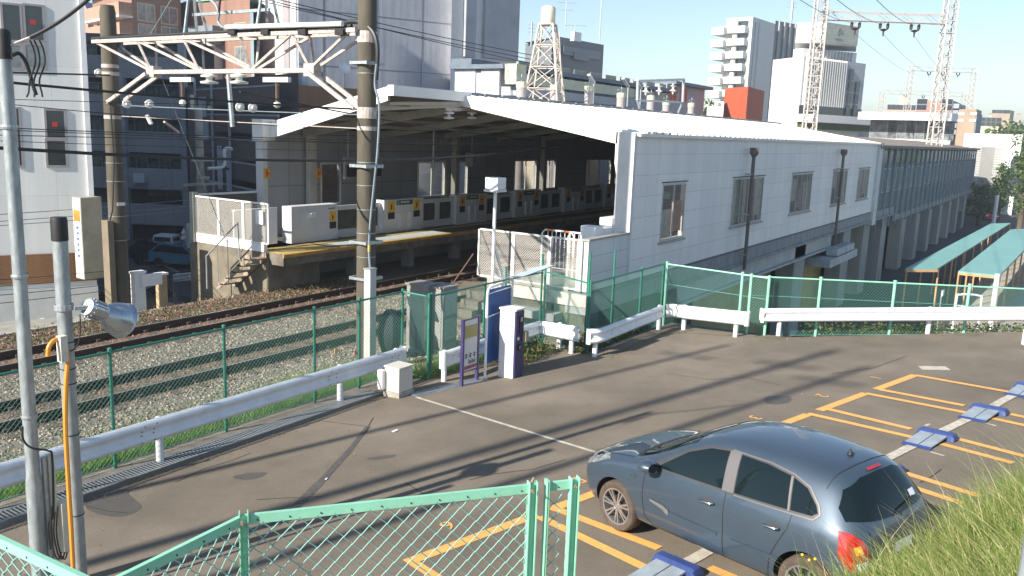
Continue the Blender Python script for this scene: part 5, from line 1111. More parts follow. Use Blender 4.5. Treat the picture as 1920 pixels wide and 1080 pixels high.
L2 = (P_[2]-P_[1]).length; fbox(t, 'sheet', M_SHEET, P_[1], P_[2], .1, L2, onH(556, 190, 80).z, zt_, .5, -.06); 
for q in (.15, .48, .78): fbox(t, 'sheet_seam', mat('sheet_seam', (.16, .18, .2), .6), P_[1], P_[2], L2*q, L2*q+.06, onH(556, 190, 80).z, zt_, .53, -.505)
for y in (30, 130): z = onH(700, y, 83).z; fbox(t, 'sheet_seam', mat('sheet_seam', (.16, .18, .2), .6), P_[1], P_[2], .1, L2, z, z+.07, .52, -.505)
fbox(t, 'pilaster', mat('tower_pinkgrey', (.36, .33, .34), .7), P_[0], P_[1], (P_[1]-P_[0]).length*.75, (P_[1]-P_[0]).length*.88, -4, zt_, .12, 0)
t, P_, zt_ = building('scaffold_tower', 'pale right wing of the sheeted tower, with one hanging sheet strip', [(843, 86), (965, 92)], -40, M_TWR, back=14)
L2 = (P_[1]-P_[0]).length; M_SH2 = sheetmat('scaffold_sheet_loose', (.38, .39, .42))
fbox(t, 'sheet', M_SH2, P_[0], P_[1], L2*.17, L2*.32, onH(880, 108, 88).z, zt_, .4, -.05); fbox(t, 'sheet', M_SH2, P_[0], P_[1], L2*.45, L2*.98, onH(880, 106, 88).z, zt_, .45, -.05)
# brown low block with air conditioners between tower and station
t, P_, zt_ = building('brown_low_block', 'low brown block with stepped bays between the tower and the station roof', [(500, 60), (552, 55), (760, 60)], 163, M_BRB, back=8)
fbox(t, 'window_band', M_PANE, P_[0], P_[1], .2, 3, zt_-2.2, zt_-1.2, .1, 0); fbox(t, 'parapet', M_BRN, P_[0], P_[2], .1, 4.5, zt_-.1, zt_+.35, .6, 0)
for px in (560, 583): p = onH(px, 150, 57); q = bx(t, 'air_conditioner', M_WHITE, (p.x-.5, p.y-.3, zt_), (p.x+.5, p.y+.5, zt_+1.0)); bx(q, 'grille', M_STEEL, (p.x-.42, p.y-.33, zt_+.1), (p.x+.42, p.y-.305, zt_+.85))
t = thing('satellite_dish', onH(647, 128, 58), 'small white satellite dish on a pole before the grey sheets', 'satellite dish'); p = onH(647, 128, 58); MB().lathe([(0, .05), (.25, .02), (.38, -.1), (.36, -.1), (0, 0)], p, (-.5, -.8, .2), 18).build('dish', M_WHITE, t, smooth=True); MB().tube([p+Vector((0, 0, -1.5)), p], .04, 6).build('pole', M_STEEL, t)
# station office building behind the roof
M_OFF = mat('office_grey', (.40, .42, .46), .7, var=.08, scale=.5); M_EAV = mat('eaves_blue', (.13, .17, .22), .6)
YO = 33.
def px2x(px, py, Y): return onY(px, py, Y)
t = thing('office_building', (onY(1000, 150, YO).x, YO, -4), 'long pale station office with slate blue eaves behind the white roof', 'building')
xa, xb, xc, xd = onY(845, 130, YO).x, onY(940, 130, YO).x, onY(1250, 170, YO).x, onY(1320, 190, YO).x; zt_ = onY(940, 118, YO).z
YB = YO+3.7
bx(t, 'wall', M_OFF, (xb+.02, YO, -4), (xc, YB, zt_-.4)); bx(t, 'annexe', M_OFF, (xc, YO, -4), (xd, YB, onY(1300, 165, YO).z))
bx(t, 'lit_end_panel', M_WHITE, (xb-.2, YO+.02, -4), (xb+.018, YO+1.5, zt_-.4)); bx(t, 'lit_end_panel', M_WHITE, (xb-.2, YO+2.0, -4), (xb+.018, YB, zt_-.3)); bx(t, 'recess', M_OFF, (xb-.1, YO+1.5, -4), (xb+.015, YO+2.0, zt_-.5))  # sunlit end painted white, the shaded front painted blue grey
bx(t, 'roof', M_EAV, (xb-.5, YO-.9, zt_-.4+.01), (xc+.5, YB+.3, zt_-.1)); bx(t, 'roof', M_EAV, (xc+.52, YO-.7, onY(1300, 165, YO).z+.01), (xd+.5, YB, onY(1300, 165, YO).z+.3)); bx(t, 'penthouse', M_EAV, (xb-.4, YO+2.2, zt_-.09), (xb+3, YB+.2, zt_+.3))
t2 = thing('cream_annexe', (47, 29, -4), 'pale cream annexe wall seen through the far windows of the hall', 'building'); bx(t2, 'wall', mat('cream_wall', (.62, .55, .44), .8, var=.06), (45, 26.2, -4), (50, 32.4, 4.3))
zb = onY(1040, 160, YO).z
bx(t, 'balcony_band', mat('olive_panel', (.58, .60, .44), .6, var=.08), (xb+.2, YO-1.2, zb-.3), (onY(1165, 170, YO).x, YO-1.1, zb+.4)); bx(t, 'balcony_slab', M_OFF, (xb, YO-1.3, zb-1.1), (onY(1165, 170, YO).x, YO-.02, zb-.52))
for i in range(12): window(t, (xb+3+i*2.6, YO, zb+.0), 0, 1.8, 1.3, fm=M_ALU, pm=M_PANE, mull=1)
bx(t, 'cream_box', mat('cream_box', (.6, .6, .42), .6), (xb-.6, YO-1.6, zb-.4), (xb+.6, YO-.7, zb+.9))
# round concrete stubs with fittings behind the roof
M_STUB = mat('pinkish_concrete', (.40, .36, .36), .85, var=.1)
for i, (px, y0, y1, w) in enumerate(((978, 152, 185, 'first'), (1041, 158, 190, 'second'), (1105, 160, 200, 'third'), (1165, 173, 205, 'fourth'), (1221, 178, 210, 'fifth'), (1250, 188, 215, 'sixth'), (1297, 192, 220, 'seventh'))):
    p = onY(px, y0, 25.2); t = thing('roof_column', (p.x, 25.2, 4), '%s of seven round concrete column heads behind the white roof, from the left' % w, 'column', 'round column heads behind the roof')
    MB().tube([(p.x, 25.2, -4), (p.x, 25.2, p.z-.35)], .27, 16).build('shaft', M_STUB, t, smooth=True); MB().lathe([(.29, 0), (.29, .3), (0, .35)], (p.x, 25.2, p.z-.35), n=12).build('cap', mat('cream_cap', (.55, .55, .42), .6), t)
    MB().bar((p.x-.5, 25.2, p.z+.12), (p.x+.35, 25.2, p.z+.2), .06).build('fitting', M_STEEL, t); MB().tube([(p.x, 25.2, p.z-.1), (p.x, 25.2, p.z+.35)], .03, 6).build('spigot', M_STEEL, t)
# angled white brackets and long white handhole
for i, (px, py, w) in enumerate(((1108, 148, 'leftmost'), (1172, 155, 'middle'), (1196, 158, 'rightmost'))):
    a, b = onY(px-4, py-8, 28), onY(px+6, py+8, 28); t = thing('roof_lamp', b, '%s of three slanting white lamps on the office balcony' % w, 'lamp'); MB().bar(a, b, .22, .12).build('head', M_WHITE, t); MB().tube([b, b-Vector((0, 0, 1.4))], .05, 6).build('stem', M_STEEL, t)
# small catenary portal with three insulators
t = thing('insulator_portal', onY(1195, 205, 22.5), 'grey rectangular portal frame holding three disc insulators above the roof', 'portal frame'); A, B, C_, D_ = onY(1196, 152, 22.5), onY(1282, 149, 22.5), onY(1280, 192, 22.5), onY(1195, 188, 22.5)
m = MB(); m.bar(A, B, .14); m.bar(B, C_, .14); m.bar(C_, D_, .1); m.bar(D_, A, .14); m.build('frame', M_STEEL, t)
for a, b in ((D_, onY(1202, 203, 22.5)), (C_, onY(1270, 207, 22.5))): MB().bar(a, b-Vector((0, 0, .3)), .1).build('leg', M_STEEL, t)
for px in (1212, 1237, 1263): p = onY(px, 151, 22.5); MB().lathe([(.05, 0), (.05, -.25), (.22, -.35), (.07, -.4), (.07, -.55), (.25, -.65), (.1, -.7), (0, -.9)], p, n=12).build('insulator', M_INS, t)
# grey machine house with antennas
t, P_, zt_ = building('machine_house', 'blue grey windowless tower top with antennas behind the lattice tank tower', [(981, 118), (1040, 108), (1126, 116)], 82, mat('machine_grey', (.17, .19, .21), .7, var=.08), back=10)
MG2 = mat('machine_grey_light', (.24, .27, .30), .7)
L2 = (P_[2]-P_[1]).length; z8 = onH(1040, 68, 108).z; MB().prism([((P_[1]+(P_[2]-P_[1])*q+Vector((.5, .8, 0))*o).x, (P_[1]+(P_[2]-P_[1])*q+Vector((.5, .8, 0))*o).y) for q, o in ((0, 0), (1, 0), (1, 10), (0, 10))], zt_+.01, z8).build('upper_block', MG2, t)
fbox(t, 'recess', MG2, P_[1], P_[2], L2*.1, L2*.9, zt_-2.0, z8-1.0, .25, -.02); fbox(t, 'recess', M_SLATE, P_[1], P_[2], L2*.3, L2*.62, zt_-2.4, z8-1.5, .4, -.27); fbox(t, 'vent_box', M_WHITE, P_[1], P_[2], L2*.2, L2*.35, zt_-.3, zt_+.8, 1.0, -.42)
def mast(px, y0, y1, D, label, r=.06, extra=()):
    a, b = onH(px, y0, D), onH(px, y1, D); t = thing('antenna_mast', (b.x, b.y, b.z), label, 'antenna'); MB().tube([(b.x, b.y, b.z), (b.x, b.y, a.z)], r, 6).build('pole', M_STEEL, t)
    for q, w in extra: z = a.z-(a.z-b.z)*q; MB().bar((b.x-w*.55, b.y+w*.8, z), (b.x+w*.55, b.y-w*.8, z), .07).build('element', M_STEEL, t)
    return t
mast(996, 42, 88, 112, 'white antenna cluster left of the tank tower', .12, ((.1, .5), (.25, .5), (.4, .45))); mast(1060, 2, 58, 112, 'tall antenna with short cross bars right of the tank', .07, ((.05, 1.2), (.3, .9)))
mast(1078, 45, 74, 112, 'short yagi antenna on the grey machine house', .06, ((.1, 1.4),)); mast(1124, -20, 78, 112, 'tall bare whip mast at the right of the grey machine house', .08)
# lattice tank tower
t = thing('tank_tower', (0, 0, 0), 'rusty pale lattice tower carrying a cream water tank', 'water tower'); D = 50.
c = onH(1024, 120, D); zb0 = onH(1024, 186, D).z; move(t, (c.x, c.y, zb0-3)); ztk = onH(1031, 45, D).z; wt, wb = .8, 2.0
M_TWL = mat('tower_lattice_paint', (.60, .56, .50), .6, var=.12, scale=5, col2=(.42, .34, .28))
def lattice_tower(t, c, z0, z1, wb, wt, n, m_, rot=.4, th=.12, per=None):
    cs = [Matrix.Rotation(rot, 3, 'Z') @ Vector(v) for v in ((-1, -1, 0), (1, -1, 0), (1, 1, 0), (-1, 1, 0))]; P = lambda k, q: Vector((c.x, c.y, z0+(z1-z0)*q))+cs[k % 4]*((wb+(wt-wb)*q)/2)
    for k in range(4):
        MB().bar(P(k, 0), P(k, 1), th, th).build('leg', m_, t); m = MB()
        for i in range(n):
            a, b = i/n, (i+1)/n
            m.bar(P(k, a), P(k+1, b), th*.5); 
            if per is None: m.bar(P(k+1, a), P(k, b), th*.5)
            m.bar(P(k, b), P(k+1, b), th*.6)
        m.build('bracing', m_, t)
lattice_tower(t, c, zb0-3, ztk, wb*1.35, wt, 6, M_TWL, .3, .08)
MB().lathe([(0, 0), (.40, 0), (.415, .05), (.415, .78), (.36, .9), (.2, .96), (0, .97)], (c.x, c.y, ztk+.02), n=24).build('tank', mat('tank_cream', (.60, .56, .46), .5, var=.08), t, smooth=True); MB().lathe([(.52, -.08), (.52, -.02), (0, -.02)], (c.x, c.y, ztk), n=20).build('deck', M_TWL, t)
m = MB(); q0, q1 = onH(1046, 188, D-1), onH(1040, 60, D-1); m.bar(q0, q1, .035); m.bar(q0+Vector((.25, -.15, 0)), q1+Vector((.25, -.15, 0)), .035)
for k in range(26): a = q0.lerp(q1, k/26); m.bar(a, a+Vector((.25, -.15, 0)), .025)
m.build('ladder', M_TWL, t)
# white apartment tower, right
M_WA = mat('apartment_white', (.66, .65, .62), .6, var=.04); M_WAG = mat('glazed_block_fin', (.40, .40, .40), .7, var=.05)  # the second grey colours the fins of the dark glazed block
D = 190
t, P_, zt_ = building('white_apartments', 'white high rise with curved white balconies left of the finned tower', [(1350, D), (1398, D-4), (1440, D+6)], 34, M_WA, back=18, zb=-20)
L1 = (P_[1]-P_[0]).length; L2 = (P_[2]-P_[1]).length; zz = [onH(1370, y, D).z for y in (50, 73, 97, 120, 144, 168, 190, 208)]
for z in zz:
    fbox(t, 'balcony', M_WA, P_[0], P_[1], -.6, L1*.86, z-1.6, z-.2, 1.5, 0); fbox(t, 'opening', M_PANE, P_[0], P_[1], L1*.25, L1*.85, z-.15, z+.95, .1, 0); fbox(t, 'partition', M_WA, P_[0], P_[1], L1*.35, L1*.5, z-.15, z+.9, .9, -.11)
    fbox(t, 'bow_balcony', M_WA, P_[0], P_[1], -2.0, L1*.15, z-1.9, z-.4, 2.6, 3)
for s_ in (.22, .55): fbox(t, 'slit_window', M_PANE, P_[1], P_[2], L2*s_*.5, L2*s_*.5+.6, onH(1400, 165, D).z, zt_-1, .05, 0)
t, P_, zt_ = building('dark_glass_block', 'dark glazed block with a roof antenna between the two white towers', [(1440, 200), (1480, 205)], 38, M_PANE, back=10, zb=-20)
for q in (.15, .4, .65, .9): fbox(t, 'fin', M_WAG, P_[0], P_[1], (P_[1]-P_[0]).length*q, (P_[1]-P_[0]).length*q+.5, -20, zt_, .3, 0)
mast(1483, 2, 40, 200, 'white antenna rack above the dark glazed block', .3, ((.1, 1.2), (.3, 1.2)))
# finned white tower with emblem
D = 125; M_FIN = mat('fin_grey', (.40, .42, .45), .6); M_PLT = mat('sage_plate', (.42, .43, .36), .5)
t, P_, zt_ = building('finned_tower', 'white clinic tower with vertical fins and a roof sign box', [(1442, D+4), (1498, D-3), (1614, D+5)], 112, M_WA, back=16, zb=-16)
a, b = P_[1], P_[2]; L2 = (b-a).length
fbox(t, 'facade', M_FIN, a, b, .1, L2, onH(1500, 200, D).z, zt_, .1, 0)
for k in range(18): fbox(t, 'fin', M_WA, a, b, .4+k*.52, .52+k*.52, onH(1500, 198, D).z, zt_, .45, -.11)
for r_ in range(4):
    for cc in range(2):
        if r_ == 0 and cc: continue
        y = 128+r_*23; p = a.lerp(b, .73+cc*.11); z = onH(1575, y-1, D).z; fbox(t, 'opening', M_PANE, a, b, L2*(.72+cc*.12), L2*(.72+cc*.12)+.75, z-1.4, z+.1, .5, -.3)
up, UPt, zu = building('upper_block', 'x', [(1478, D+2), (1496, D), (1596, D+4)], 92, M_WA, back=10, zb=zt_)
for k in list(up.keys()): del up[k]
def reparent(o, t):
    Mw = WM[o.name]; o.parent = t; o.matrix_parent_inverse = Matrix(); o.matrix_local = WM[t.name].inverted() @ Mw
def flatten(o, t, name):
    """turn a built one-wall thing into a part of t"""
    for ch in list(o.children):
        L_ = WM[o.name] @ ch.matrix_local if False else WM[o.name]
        ch.parent = t; ch.matrix_local = WM[t.name].inverted() @ L_; ch.name = name; WM[ch.name] = L_
    bpy.data.objects.remove(o)
for k in range(14): fbox(up, 'fin', M_FIN, UPt[1], UPt[2], 1.+k*.6, 1.12+k*.6, zt_, zu, .25, 0)
flatten(up, t, 'upper_block')
up, UPt, zu2 = building('sign_box', 'x', [(1480, D+1), (1531, D-1), (1594, D+3)], 42, M_WA, back=8, zb=zu+.8)
bb = [c for c in up.children][0]; flatten(up, t, 'sign_box')
fbox(t, 'sign_plate', M_PLT, UPt[1], UPt[2], .05, (UPt[2]-UPt[1]).length, zu+.9, zu2-.05, .12, 0)
d, L3, an = fac(UPt[1], UPt[2]); n_ = Vector((d.y, -d.x, 0)); cc = onH(1582, 59, D); ctr = UPt[1]+d*((cc-UPt[1]).dot(d))+n_*.14; ctr.z = cc.z
m = MB(); U_ = Vector((0, 0, 1)); q = [ctr+d*(math.cos(a_)*.45)+U_*(math.sin(a_)*.5) for a_ in [k*.5-.3 for k in range(11)]]; m.tube(q, .07, 5); m.tube([ctr-d*.4, ctr+d*.4+U_*.15], .07, 5); m.build('emblem', mat('emblem_grey', (.2, .22, .2), .5), t)
m = MB(); m.bar(ctr-d*.8-U_*1.0, ctr+d*.8-U_*1.0, .05, .22); m.build('emblem_lettering', mat('emblem_grey', (.2, .22, .2), .5), t)
fbox(t, 'dark_gap', M_PANE, P_[1], P_[2], 0, L2, onH(1500, 214, D).z, onH(1500, 199, D).z, .2, 0); fbox(t, 'canopy', M_WA, P_[1], P_[2], -.5, L2+3, onH(1520, 230, D).z, onH(1520, 216, D).z, 3, 0)
m = MB(); fbox(t, 'green_band', mat('planting', (.07, .12, .03), .9, var=.4, scale=2), P_[1], P_[2], 0, L2+2, onH(1520, 242, D).z, onH(1520, 231, D).z, 1, 0)
# red block
t, P_, zt_ = building('red_block', 'plain brick red cube building in front of the white high rise', [(1357, 92), (1400, 88), (1431, 95)], 165, mat('red_render', (.42, .09, .04), .7, var=.08), back=8, zb=-8)
t, P_, zt_ = building('white_low_block', 'low white block left of the red cube building', [(1326, 95), (1358, 94)], 199, M_WA, back=8, zb=-8)
# lattice transmission portals
M_LAT = mat('lattice_paint', (.50, .48, .45), .6, var=.15, scale=3, col2=(.42, .36, .32))
def portal(label, pl, pr_, D, ybeam, ybase, h_extra, leg=1.1, th=.14, n=18):
    a, b = onH(pl, ybase, D), onH(pr_, ybase, D); zt_ = onH((pl+pr_)/2, ybeam, D).z; t = thing('lattice_portal', (a+b)/2, label, 'power line portal')
    for p in (a, b): lattice_tower(t, Vector((p.x, p.y, 0)), a.z-4, zt_+h_extra, leg, leg*.9, n, M_LAT, .57, th, per=1)
    m = MB(); d = (b-a); d.z = 0; L_ = d.length; d.normalize(); nn = Vector((-d.y, d.x, 0)); k = 0; hh = leg*.75
    for o_ in (-.4, .4):
        for z in (0, hh): MB().bar(Vector((a.x, a.y, zt_+z))+nn*o_*leg, Vector((b.x, b.y, zt_+z))+nn*o_*leg, th*.7).build('beam_chord', M_LAT, t)
        N = max(8, int(L_/leg))
        for i in range(N):
            p, q = Vector((a.x, a.y, zt_))+d*(L_*i/N)+nn*o_*leg, Vector((a.x, a.y, zt_))+d*(L_*(i+1)/N)+nn*o_*leg
            m.bar(p+Vector((0, 0, hh if i % 2 else 0)), q+Vector((0, 0, 0 if i % 2 else hh)), th*.45)
    m.build('beam_bracing', M_LAT, t); ins = []
    for q in (.28, .5, .74):
        p = Vector((a.x, a.y, zt_-.1))+d*L_*q; m = MB()
        for s_ in (-.35, .35): m.lathe([(.05, 0), (.14, -.1), (.14, -.45), (.05, -.55)], p+d*s_, n=6)
        m.lathe([(.1, -.5), (.4, -.6), (.1, -.75), (.05, -1.2)], p, n=6); m.build('insulator', M_RAIL, t); ins.append(p-Vector((0, 0, 1)))
    return ins
i1 = portal('nearest lattice power portal, its tall legs rising over the grey station roof', 1518, 1756, 82, 40, 235, 12, 1.0, .13, 24)
i2 = portal('lattice power portal in the middle distance behind the nearest one', 1695, 1812, 210, 134, 255, 1, 1.3, .12, 16)
i3 = portal('faint farthest lattice power portal beyond the white annexe', 1645, 1798, 250, 178, 262, .5, 1.4, .12, 12)
for k in range(3):
    wire('%s long power line hanging between the first two lattice portals' % ('left', 'middle', 'right')[k], i1[k], i2[k], .018, 1.2, GREYC); wire('%s power line leaving the nearest lattice portal towards the viewer' % ('left', 'middle', 'right')[k], i1[k]+Vector((0, 0, .9)), onH(1180+k*130, -260, 20), .02, .8, GREYC)
# right background
def simple(label, corners, ytop, col, rows=(), cols=3, w=1.6, h=1.3, zb=-10, name='apartment_building', back=12, side=None, m_=None, pm=M_PANE, roof=None):
    t, P_, zt_ = building(name, label, corners, ytop, m_ or mat('far_%d' % (hash(label) % 9999), col, .7, var=.06, scale=.3), back=back, zb=zb, roof=roof)
    for y in rows: wins(t, P_[0], P_[1], [onH(corners[0][0], y, corners[0][1]).z], cols, w, h, s0=.15, s1=.85, pm=pm, mull=0)
    return t, P_, zt_
RFW = mat('flat_roof_pale', (.6, .6, .6), .6)
t, P_, _ = simple('white annexe with a deep overhanging roof and large openings beyond the brown roof', [(1640, 108), (1790, 102)], 220, (.68, .68, .68), (258,), 4, 3.2, 2.6, pm=M_PANEB, zb=-12)
fbox(t, 'overhang', M_WHITE, P_[0], P_[1], -1, (P_[1]-P_[0]).length+.5, onH(1700, 226, 105).z, onH(1700, 212, 105).z, 2.5, 0)
simple('tiled dark roof house row left of the far red brick block', [(1640, 170), (1722, 168)], 212, (.20, .18, .17), (), name='house'); simple('cream tower with a pink top in the far distance', [(1685, 320), (1700, 318)], 180, (.6, .48, .36), (), zb=-10); simple('wide pale pink far building below the cream tower', [(1663, 300), (1718, 298)], 195, (.52, .40, .34), (205,), 5, 2.4, 1.6)
t, P_, _ = simple('far red brick apartment block with grey balconies on its right side', [(1718, 190), (1786, 186), (1800, 196)], 188, (.36, .20, .16), (196, 206), 2, 2, 1.2, zb=-16)
for y in (196, 208, 220, 232, 244): z = onH(1793, y, 190).z; fbox(t, 'balcony', mat('bluegrey_balcony', (.30, .34, .38), .6), P_[1], P_[2], .3, (P_[2]-P_[1]).length-.2, z-1, z, 1.2, 0)
t, P_, _ = simple('tan slab apartment block with a dark right side, right of the brick block', [(1799, 170), (1832, 166), (1842, 174)], 205, (.40, .30, .21), (216, 228), 2, 1.6, .5, zb=-16, pm=M_WA)
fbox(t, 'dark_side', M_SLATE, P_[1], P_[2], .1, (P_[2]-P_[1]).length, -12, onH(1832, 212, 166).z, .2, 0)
simple('pale yellow low apartment with rows of small windows on the right', [(1842, 230), (1882, 228)], 222, (.62, .58, .40), (229, 236), 4, 1.3, 1.2, zb=-12); simple('far tan apartment on the hill behind the yellow one', [(1862, 330), (1896, 328), (1903, 335)], 206, (.42, .33, .24), (212,), 4, 2, 1.2)
t, P_, _ = simple('large plain white building with one grey window at the right edge', [(1815, 128), (1925, 122)], 250, (.72, .72, .70), (), zb=-14); fbox(t, 'shutter', mat('grey_shutter', (.33, .37, .36), .6), P_[0], P_[1], 2.8, 5.4, onH(1850, 276, 126).z, onH(1850, 265, 126).z, .1, 0)
t, P_, _ = simple('grey ribbed shed wall beside a white pillar beyond the old station', [(1833, 122), (1896, 120)], 275, (.36, .36, .35), (), zb=-12, m_=panelmat('ribbed_wall', (.40, .40, .38), 8, .35, .05, .6)); fbox(t, 'pillar', M_WHITE, P_[0], P_[1], (P_[1]-P_[0]).length*.92, (P_[1]-P_[0]).length*1.22, onH(1890, 330, 118).z, onH(1890, 262, 118).z, 1.5, 0)
simple('low white wall block left of the far red brick block', [(1610, 140), (1648, 138)], 214, (.6, .6, .6), ()); 
rr = random.Random(5)
WL = ['pink', 'grey', 'cream', 'brown', 'white', 'tan']
SP = ['leftmost', 'second', 'third', 'fourth', 'fifth', 'sixth', 'seventh', 'eighth', 'rightmost']
for i in range(9):
    px = 1700+i*26; y = 207+rr.uniform(0, 6)+(px-1700)*.01; simple('%s tiny far hillside house on the right horizon, %s roofed' % (SP[i], WL[i % 6]), [(px, 420), (px+rr.uniform(9, 14), 418)], y, (rr.uniform(.3, .55), rr.uniform(.3, .45), rr.uniform(.25, .4)), (), name='far_house', zb=-5, roof=mat('far_roof_%d' % (i % 3), ((.3, .12, .1), (.2, .2, .22), (.25, .2, .15))[i % 3], .8))
# ---- lower street on the right
M_GRN = mat('aqua_roof', (.19, .40, .37), .5, var=.08, scale=.5)
def bike_roof(label, pts, z, zg=-4.):
    c = [onZ(px, py, z) for px, py in pts]; t = thing('cycle_shelter', (c[0].x, c[0].y, zg), label, 'cycle shelter'); rf = MB().prism([(p.x, p.y) for p in c], z-.08, z).build('roof', M_GRN, t)
    a, b = c[0], c[1]; f = MB(); f.bar((c[0].x, c[0].y, z-.14), (c[-1].x, c[-1].y, z-.14), .12).build('beam', mat('rust_beam', (.55, .32, .15), .6), t)
    for k in range(9):
        q = k/8
        for e0, e1 in ((c[0], c[1]), (c[-1], c[-2])):
            p = e0.lerp(e1, q*.98+.01); MB().tube([(p.x, p.y, zg), (p.x, p.y, z-.08)], .05, 6).build('post', mat('rust_beam', (.55, .32, .15), .6), t)
    return t
bike_roof('left of two long aqua green cycle shelter roofs beside the viaduct', [(1698, 503), (1858, 419), (1895, 418), (1758, 503)], -1.3); bike_roof('right of two long aqua green cycle shelter roofs, nearer the right edge', [(1797, 508), (1895, 430), (1960, 428), (1874, 516)], -1.3)
struct(MB().quad(*[onZ(px, py, -3.99) for px, py in ((1756, 640), (1840, 520), (1990, 410), (2100, 480), (2000, 700))]), 'pavement', mat('pale_paving', (.42, .38, .32), .9, var=.1))
p = onZ(1853, 640, -4); q = onZ(1853, 640, -4); t = thing('white_column', (p.x, p.y, -4), 'thick white drainpipe column in front of the right cycle shelter', 'column'); zc_ = onH(1857, 513, p.x*math.cos(YA)+p.y*math.sin(YA)).z; MB().tube([(p.x, p.y, -4), (p.x, p.y, zc_)], .12, 12).build('pipe', M_WHITE, t, smooth=True); MB().lathe([(.14, 0), (.14, .12)], (p.x, p.y, zc_-1.6), n=12).build('collar', mat('cream_cap', (.55, .55, .42), .6), t)
a, b = onH(1792, 572, 38), onH(1838, 580, 38); t = thing('hoop_barrier', (a.x, a.y, -4), 'white hoop barrier on the lower pavement seen through the green fence', 'barrier'); MB().tube(curve([(a.x, a.y, -4), (a.x, a.y, a.z+.2), a+(b-a)*.12+Vector((0, 0, .5)), a+(b-a)*.88+Vector((0, 0, .6)), (b.x, b.y, b.z+.3), (b.x, b.y, -4)]), .05, 8).build('tube', M_WHITE, t, smooth=True); MB().tube([a, b], .04, 6).build('crossbar', M_WHITE, t)
a, b = onH(1766, 546, 40), onH(1784, 556, 40); t = thing('small_sign', (a.x, a.y, -4), 'small blank white sign on a rail below the cycle shelters', 'sign'); bx(t, 'plate', M_WHITE, (a.x, a.y-.05, b.z), (a.x+.6, a.y+.0, a.z)); MB().tube([(a.x+.3, a.y+.03, -4), (a.x+.3, a.y+.03, a.z)], .03, 6).build('post', M_STEEL, t)
a, b = onH(1870, 366, 100), onH(1863, 418, 100); t = thing('lamp_post', (a.x, a.y, -4), 'white street pole beyond the left cycle shelter', 'lamp post'); MB().tube([(a.x, a.y, -4), (a.x, a.y, a.z)], .22, 8).build('pole', M_WHITE, t); a2 = onH(1850, 366, 118); t = thing('utility_pole', (a2.x, a2.y, -4), 'thin grey pole with a crossarm beyond the white street pole', 'utility pole'); MB().tube([(a2.x, a2.y, -4), (a2.x, a2.y, a2.z+.5)], .14, 8).build('pole', M_STEEL, t); MB().bar((a2.x-1.2, a2.y+.9, a2.z), (a2.x+1.2, a2.y-.9, a2.z), .12).build('crossarm', M_STEEL, t)
simple('small flat roofed kiosk under the far end of the viaduct', [(1780, 100), (1830, 97)], 398, (.33, .35, .36), (), name='kiosk', zb=-4, back=8, roof=M_STEEL)
# low clutter far down the street
def far_car(px, py, col, label, heading):
    p = onZ(px, py, -4); t = thing('car', p, label, 'car', rz=heading); m = MB(); pr = [(-2, .3), (2.0, .3), (2.05, .8), (1.1, .95), (.5, 1.45), (-1.2, 1.5), (-1.95, .95)]
    m.extr([(x, -.8, z) for x, z in pr], (0, 1.6, 0)); m.build('body', mat('car_'+label[:6], col, .25, coat=1, var=0), t, local=True)
    pw = [(1.0, .95), (.5, 1.38), (-1.15, 1.42), (-1.7, .98)]; m = MB(); m.extr([(x, -.815, z) for x, z in pw], (0, 1.63, 0)); m.extr([(1.12, -.65, .98), (.56, -.6, 1.42), (.56, .6, 1.42), (1.12, .65, .98)], (.02, 0, .02)); m.build('windows', M_PANE, t, local=True)
    for x in (-1.25, 1.25):
        for y in (-.78, .78): m = MB(); m.lathe([(0, -.1), (.31, -.1), (.31, .1), (0, .1)], (x, y, .31), (0, 1, 0), 14); m.build('wheel', M_BLACK, t, local=True)
    for y in (-.6, .6): MB().box((2.0, y-.15, .6), (2.06, y+.15, .75)).build('headlight', M_WHITE, t, local=True)
    return t
far_car(1850, 412, (.6, .05, .08), 'bright red car far down the street beyond the cycle shelters', R(200)); far_car(272, 592, (.02, .02, .025), 'black car in the lower yard just beyond the left mast', R(-60)); far_car(345, 500, (.10, .28, .38), 'light blue car parked in the shade beside the platform end', R(-70))
far_car(306, 494, (.012, .012, .015), 'black car parked in the shade in front of the white kei truck', R(-75))
p = onZ(330, 487, -4); t = thing('kei_truck', p, 'small white flatbed truck parked in the shade of the dark flats', 'truck', rz=R(200))
m = MB(); pr = [(.4, .45), (1.65, .45), (1.7, .9), (1.25, 1.75), (.45, 1.8)]; m.extr([(x, -.7, z) for x, z in pr], (0, 1.4, 0)); m.build('cab', M_WHITE, t, local=True); m = MB(); m.extr([(x, -.71, z) for x, z in ((.55, 1.0), (1.5, 1.0), (1.2, 1.6), (.55, 1.65))], (0, 1.42, 0)); m.extr([(1.66, -.6, .98), (1.3, -.6, 1.65), (1.3, .6, 1.65), (1.66, .6, .98)], (.03, 0, .01)); m.build('windows', M_PANE, t, local=True)
MB().box((-1.7, -.7, .6), (.38, .7, .9)).build('flatbed', M_STEEL, t, local=True)
for x in (-1.1, 1.0):
    for y in (-.62, .62): MB().lathe([(0, -.08), (.27, -.08), (.27, .08), (0, .08)], (x, y, .27), (0, 1, 0), 12).build('wheel', M_BLACK, t, local=True)
for y in (-.5, .5): MB().box((1.68, y-.12, .6), (1.74, y+.12, .75)).build('headlight', M_CLADW, t, local=True)
m = MB()
for k in range(4): p, q = onZ(272+k*30, 478+k*17, -3.99), onZ(304+k*30, 492+k*18, -3.99); m.bar(p, q, .15, .01)
struct(m, 'yard_marking', M_PALE)
